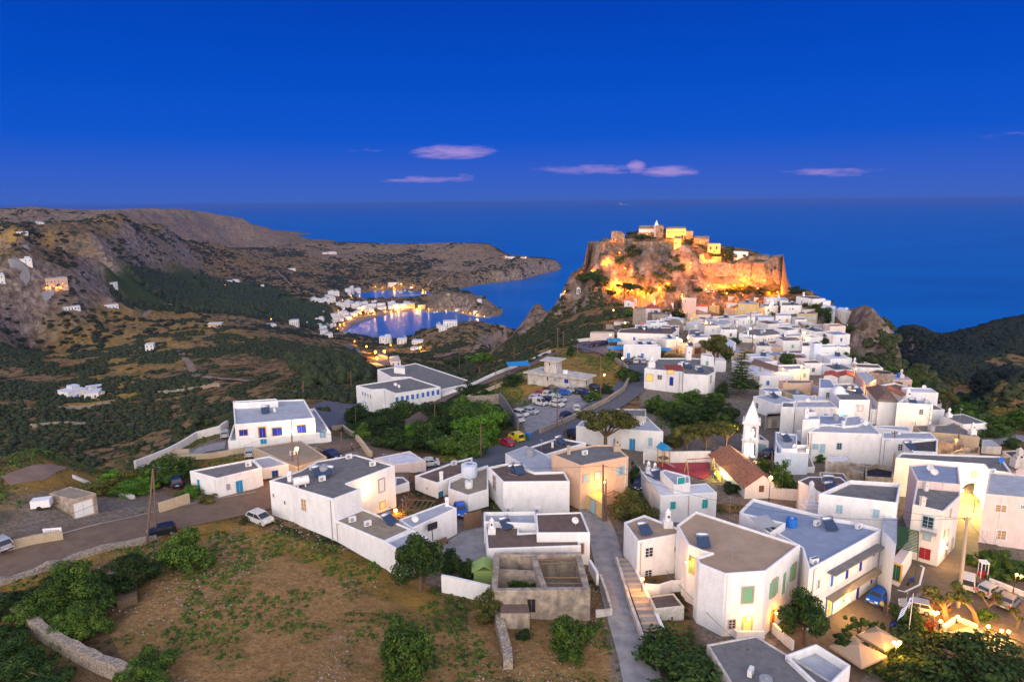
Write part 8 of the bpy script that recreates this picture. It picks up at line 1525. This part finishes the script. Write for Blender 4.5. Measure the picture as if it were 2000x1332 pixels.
wlamp('e',447,765,1300,WARM,.30,'bulb',key='d19',out=1.3,label='dazzling lamp hanging at the inn balcony');wlamp('e',1125,452,520,WARM,.22,key='m24',label='lamp beside the red door of the stone-white house');wlamp('m',550,955,420,WARM,.24,key='m24',label='lamp at the rear corner of the stone-white house');wlamp('m',1180,905,700,PALE,.25,'bulb_white',key='m25',label='lamp left of the bright archway');wlamp('m',1485,1000,700,PALE,.2,'bulb_white',key='m25',label='lamp right of the bright archway')
g=G(*px('m',1340,1215));o=mk('street_lamp',g);m=MB();m.tube((0,0,0),(0,0,3.6),.06);m.build('post','black',o);m=MB();m.ball((0,0,3.7),.3);m.build('bulb','bulb_white',o);light(o,(0,-.8,3.6),6000,(1,.68,.22),.2);tag(o,'powerful lamp flooding the archway front','lamp')
slamp('y',832,1012,900,AMB,6.0,.3,'bulb',label='street lamp glowing at the chapel gable');wlamp('y',235,960,420,PALE,.2,'bulb_white',key='tch',label='pale lamp on the long chapel wall');slamp('y',110,960,260,(1,.8,.1),1.0,.12,'bulb',label='low lamp washing the yellow chapel garden wall')
slamp('k',930,1108,420,WARM,4.5,.2,'bulb',label='lamp shining on the low beige roof');wlamp('k',1472,425,700,PALE,.3,'bulb_white',key='k36a',label='dazzling lamp on the pink-windowed house');slamp('g',617,800,500,WARM,5,.28,'bulb',label='street lamp at the corner of the cornice house');slamp('g',1185,793,350,AMB,5,.25);slamp('g',840,608,160,WARM,4,.16);wlamp('h',435,508,260,AMB,.2);slamp('h',262,590,500,AMB,4,.18,'bulb');slamp('h',262,702,800,WARM,3,.3,'bulb');slamp('h',170,312,200,AMB,6,.2);slamp('h',172,615,150,AMB,5,.15)
slamp('i',920,195,600,AMB,5,.25,'bulb',label='street lamp lighting the side of the brown-roofed white house');slamp('i',718,222,260,AMB,5,.2);slamp('h',330,700,500,AMB,2.5,.12)
for a in((1213,718,350),(428,775,300),(670,300,200),(335,490,200),(1190,720,60)):slamp('j',*a,WARM,5,.3,'bulb')
slamp('j',362,652,60,(.3,.7,1),5,.22,'bulb_white',desc='bluish lamp')
for a in((145,365,300),(325,560,300),(95,752,350),(1205,842,500),(1140,800,200),(1220,412,300),(1410,450,250),(1592,555,300),(1213,155,250),(620,155,900),(430,55,300),(1912,100,300),(1590,40,200),(290,1115,30),(1310,790,250)):slamp('n',*a,AMB,5,.32,'bulb' if a[2]<500 else 'bulb')
slamp('q',1678,296,300,AMB,6,.25,'bulb');slamp('q',1716,45,300,AMB,6,.25,'bulb');slamp('o',1215,592,300,AMB,6,.3,'bulb');slamp('b',1480,120,1)if False else None
for x in(302,325,368,392,430):slamp('r',x,604+(x%5),500,AMB,3,.8,desc='amber garden lamp')
for a in((1450,740),(1765,810),(1892,815),(1973,757),(1465,590),(1490,588)):slamp('r',*a,500,AMB,6,.8)
for a in((1232,885,.5),(1300,885,.5),(1270,912,.5)):slamp('w',a[0],a[1],260,AMB,4.0,.2,'bulb',desc='globe of a garden lamp',post=(a[0]==1270))
for x,y in((625,1022),(655,1056),(690,1035)):slamp('t',x,y,240,AMB,4.0,.18,'bulb',desc='globe of a plaza lamp',post=(x==655))
for x,y in((1880,465),(1950,490)):slamp('t',x,y,260,AMB,4.2,.17,'bulb',desc='globe of a twin lamp',post=(x==1880))
for x,y,pw in((995,1100,500),(740,1165,600),(1450,1245,500),(1755,1320,400),(1650,1310,120)):slamp('t',x,y,pw,AMB if x==740 else(1,.50,.06),1.0,.2,'bulb',desc='ground floodlight in the plaza bed',grp='plaza floodlights')
wlamp('t',1043,232,60,AMB,.15);
KL="""460 378;520 350;580 345;690 285;740 290;820 292;870 265;940 288;1020 310;950 275;1040 322;800 330;600 440;680 462;720 430;640 470;560 480;520 500;500 512;540 495;760 452;830 435;880 432;930 425;960 435;1000 432;430 452;330 470;95 518;545 665;628 702;690 740;752 735;797 692;1005 707;700 782;425 578;470 540;930 412;905 430;1060 440;1120 460;1250 450;1350 468;1450 492;590 470;620 460;1595 72;1620 78;1740 78;780 262;850 270;460 520;445 548;980 440;1180 452;1300 465;1400 480;850 448;800 455"""
for t in KL.split(';'):
 x,y=map(float,t.split());big_=rng.rand()<.35;slamp('p',x,y,9000 if big_ else 4000,AMB if rng.rand()<.7 else WARM,5,1.0 if big_ else .7,'bulb_amber',desc='amber harbour lamp',grp='harbour village lamps')
def archway():
 b=BL['m25'];H_=wallhit(*px('m',1330,1000),'m25')
 if not H_:MISS.append(('arch',));return
 t,_,p,n,ta=H_;s=t/FPX/6.667*1.05;w2=118*s;z0=gz(p[0],p[1])-.5;zs=at_R(*px('m',1330,955),math.hypot(p[0],p[1]))[2];N_=Vector((n[0],n[1],0));T_=Vector((ta[0],ta[1],0));O=Vector((p[0],p[1],0))-Vector((b['off'][0],b['off'][1],0));O.z=-b['off'][2];prof=[(-w2,z0),(w2,z0)]+[(w2*math.cos(math.pi*i/14),zs+w2*math.sin(math.pi*i/14))for i in range(15)];n_=len(prof)
 vs=[O+T_*x+N_*d+Vector((0,0,z))for d in(1.2,-6.5)for x,z in prof];fs=[tuple(range(n_)),tuple(range(2*n_-1,n_-1,-1))]+[(i,n_+i,n_+(i+1)%n_,(i+1)%n_)for i in range(n_)]
 me=bpy.data.meshes.new('cut');me.from_pydata([tuple(v)for v in vs],[],fs);cut=bpy.data.objects.new('cut',me);COL.objects.link(cut);cut.parent=b['e'];w=b['wall']
 bm=bmesh.new();bm.from_mesh(me);bmesh.ops.recalc_face_normals(bm,faces=bm.faces);bm.to_mesh(me);bm.free()
 sol=MB();sol.prism(b['P'],min(gz(*q_)for q_ in b['P'])-1,b['z']-.4);so_=sol.build('wall_block','white',b['e'],off=b['off']);md=so_.modifiers.new('b','BOOLEAN');md.object=cut;md.operation='DIFFERENCE';md.solver='EXACT';bpy.context.view_layer.update();dg=bpy.context.evaluated_depsgraph_get();me2=bpy.data.meshes.new_from_object(so_.evaluated_get(dg));so_.modifiers.clear();so_.data=me2;so_.name='wall'
 old=w.data;w.name='parapet';bm=bmesh.new();bm.from_mesh(old);
 for v in bm.verts:
  if v.co.z+b['off'][2]<b['z']-1.2:v.co.z=b['z']-.42-b['off'][2]
 bm.to_mesh(old);bm.free();bpy.data.objects.remove(cut)
 lo=mk('arch_lamp',(p[0]-n[0]*3,p[1]-n[1]*3,zs+.6));m=MB();m.ball((0,0,0),.16);m.tube((0,0,0),(0,0,w2*.7),.03,n=5);m.build('bulb','bulb',lo);light(lo,(0,0,-.3),2500,(1,.62,.12));tag(lo,'lamp hanging inside the archway','lamp')
archway()
resolve_labels()
HAZE=0.00004
if HAZE:
 m=bpy.data.materials.new('haze');m.use_nodes=True;N=m.node_tree.nodes;N.clear();o_=N.new('ShaderNodeOutputMaterial');v_=N.new('ShaderNodeVolumePrincipled');v_.inputs['Density'].default_value=HAZE;v_.inputs['Color'].default_value=(.085,.20,.66,1);v_.inputs['Anisotropy'].default_value=.0;m.node_tree.links.new(v_.outputs[0],o_.inputs['Volume']);m.cycles.homogeneous_volume=True;MATS['haze']=m
 hz=MB();hz.box((0,80000,105),(302000,162000,292));ho=hz.build('haze','haze');ho['kind']='stuff';ho['label']='thin blue dusk haze over the sea and hills';ho['category']='haze'
for o in bpy.data.objects:
 if o.get('label')and len(o['label'].split())>16:print('LONG',o.name,o['label'])
print('MISS',MISS)
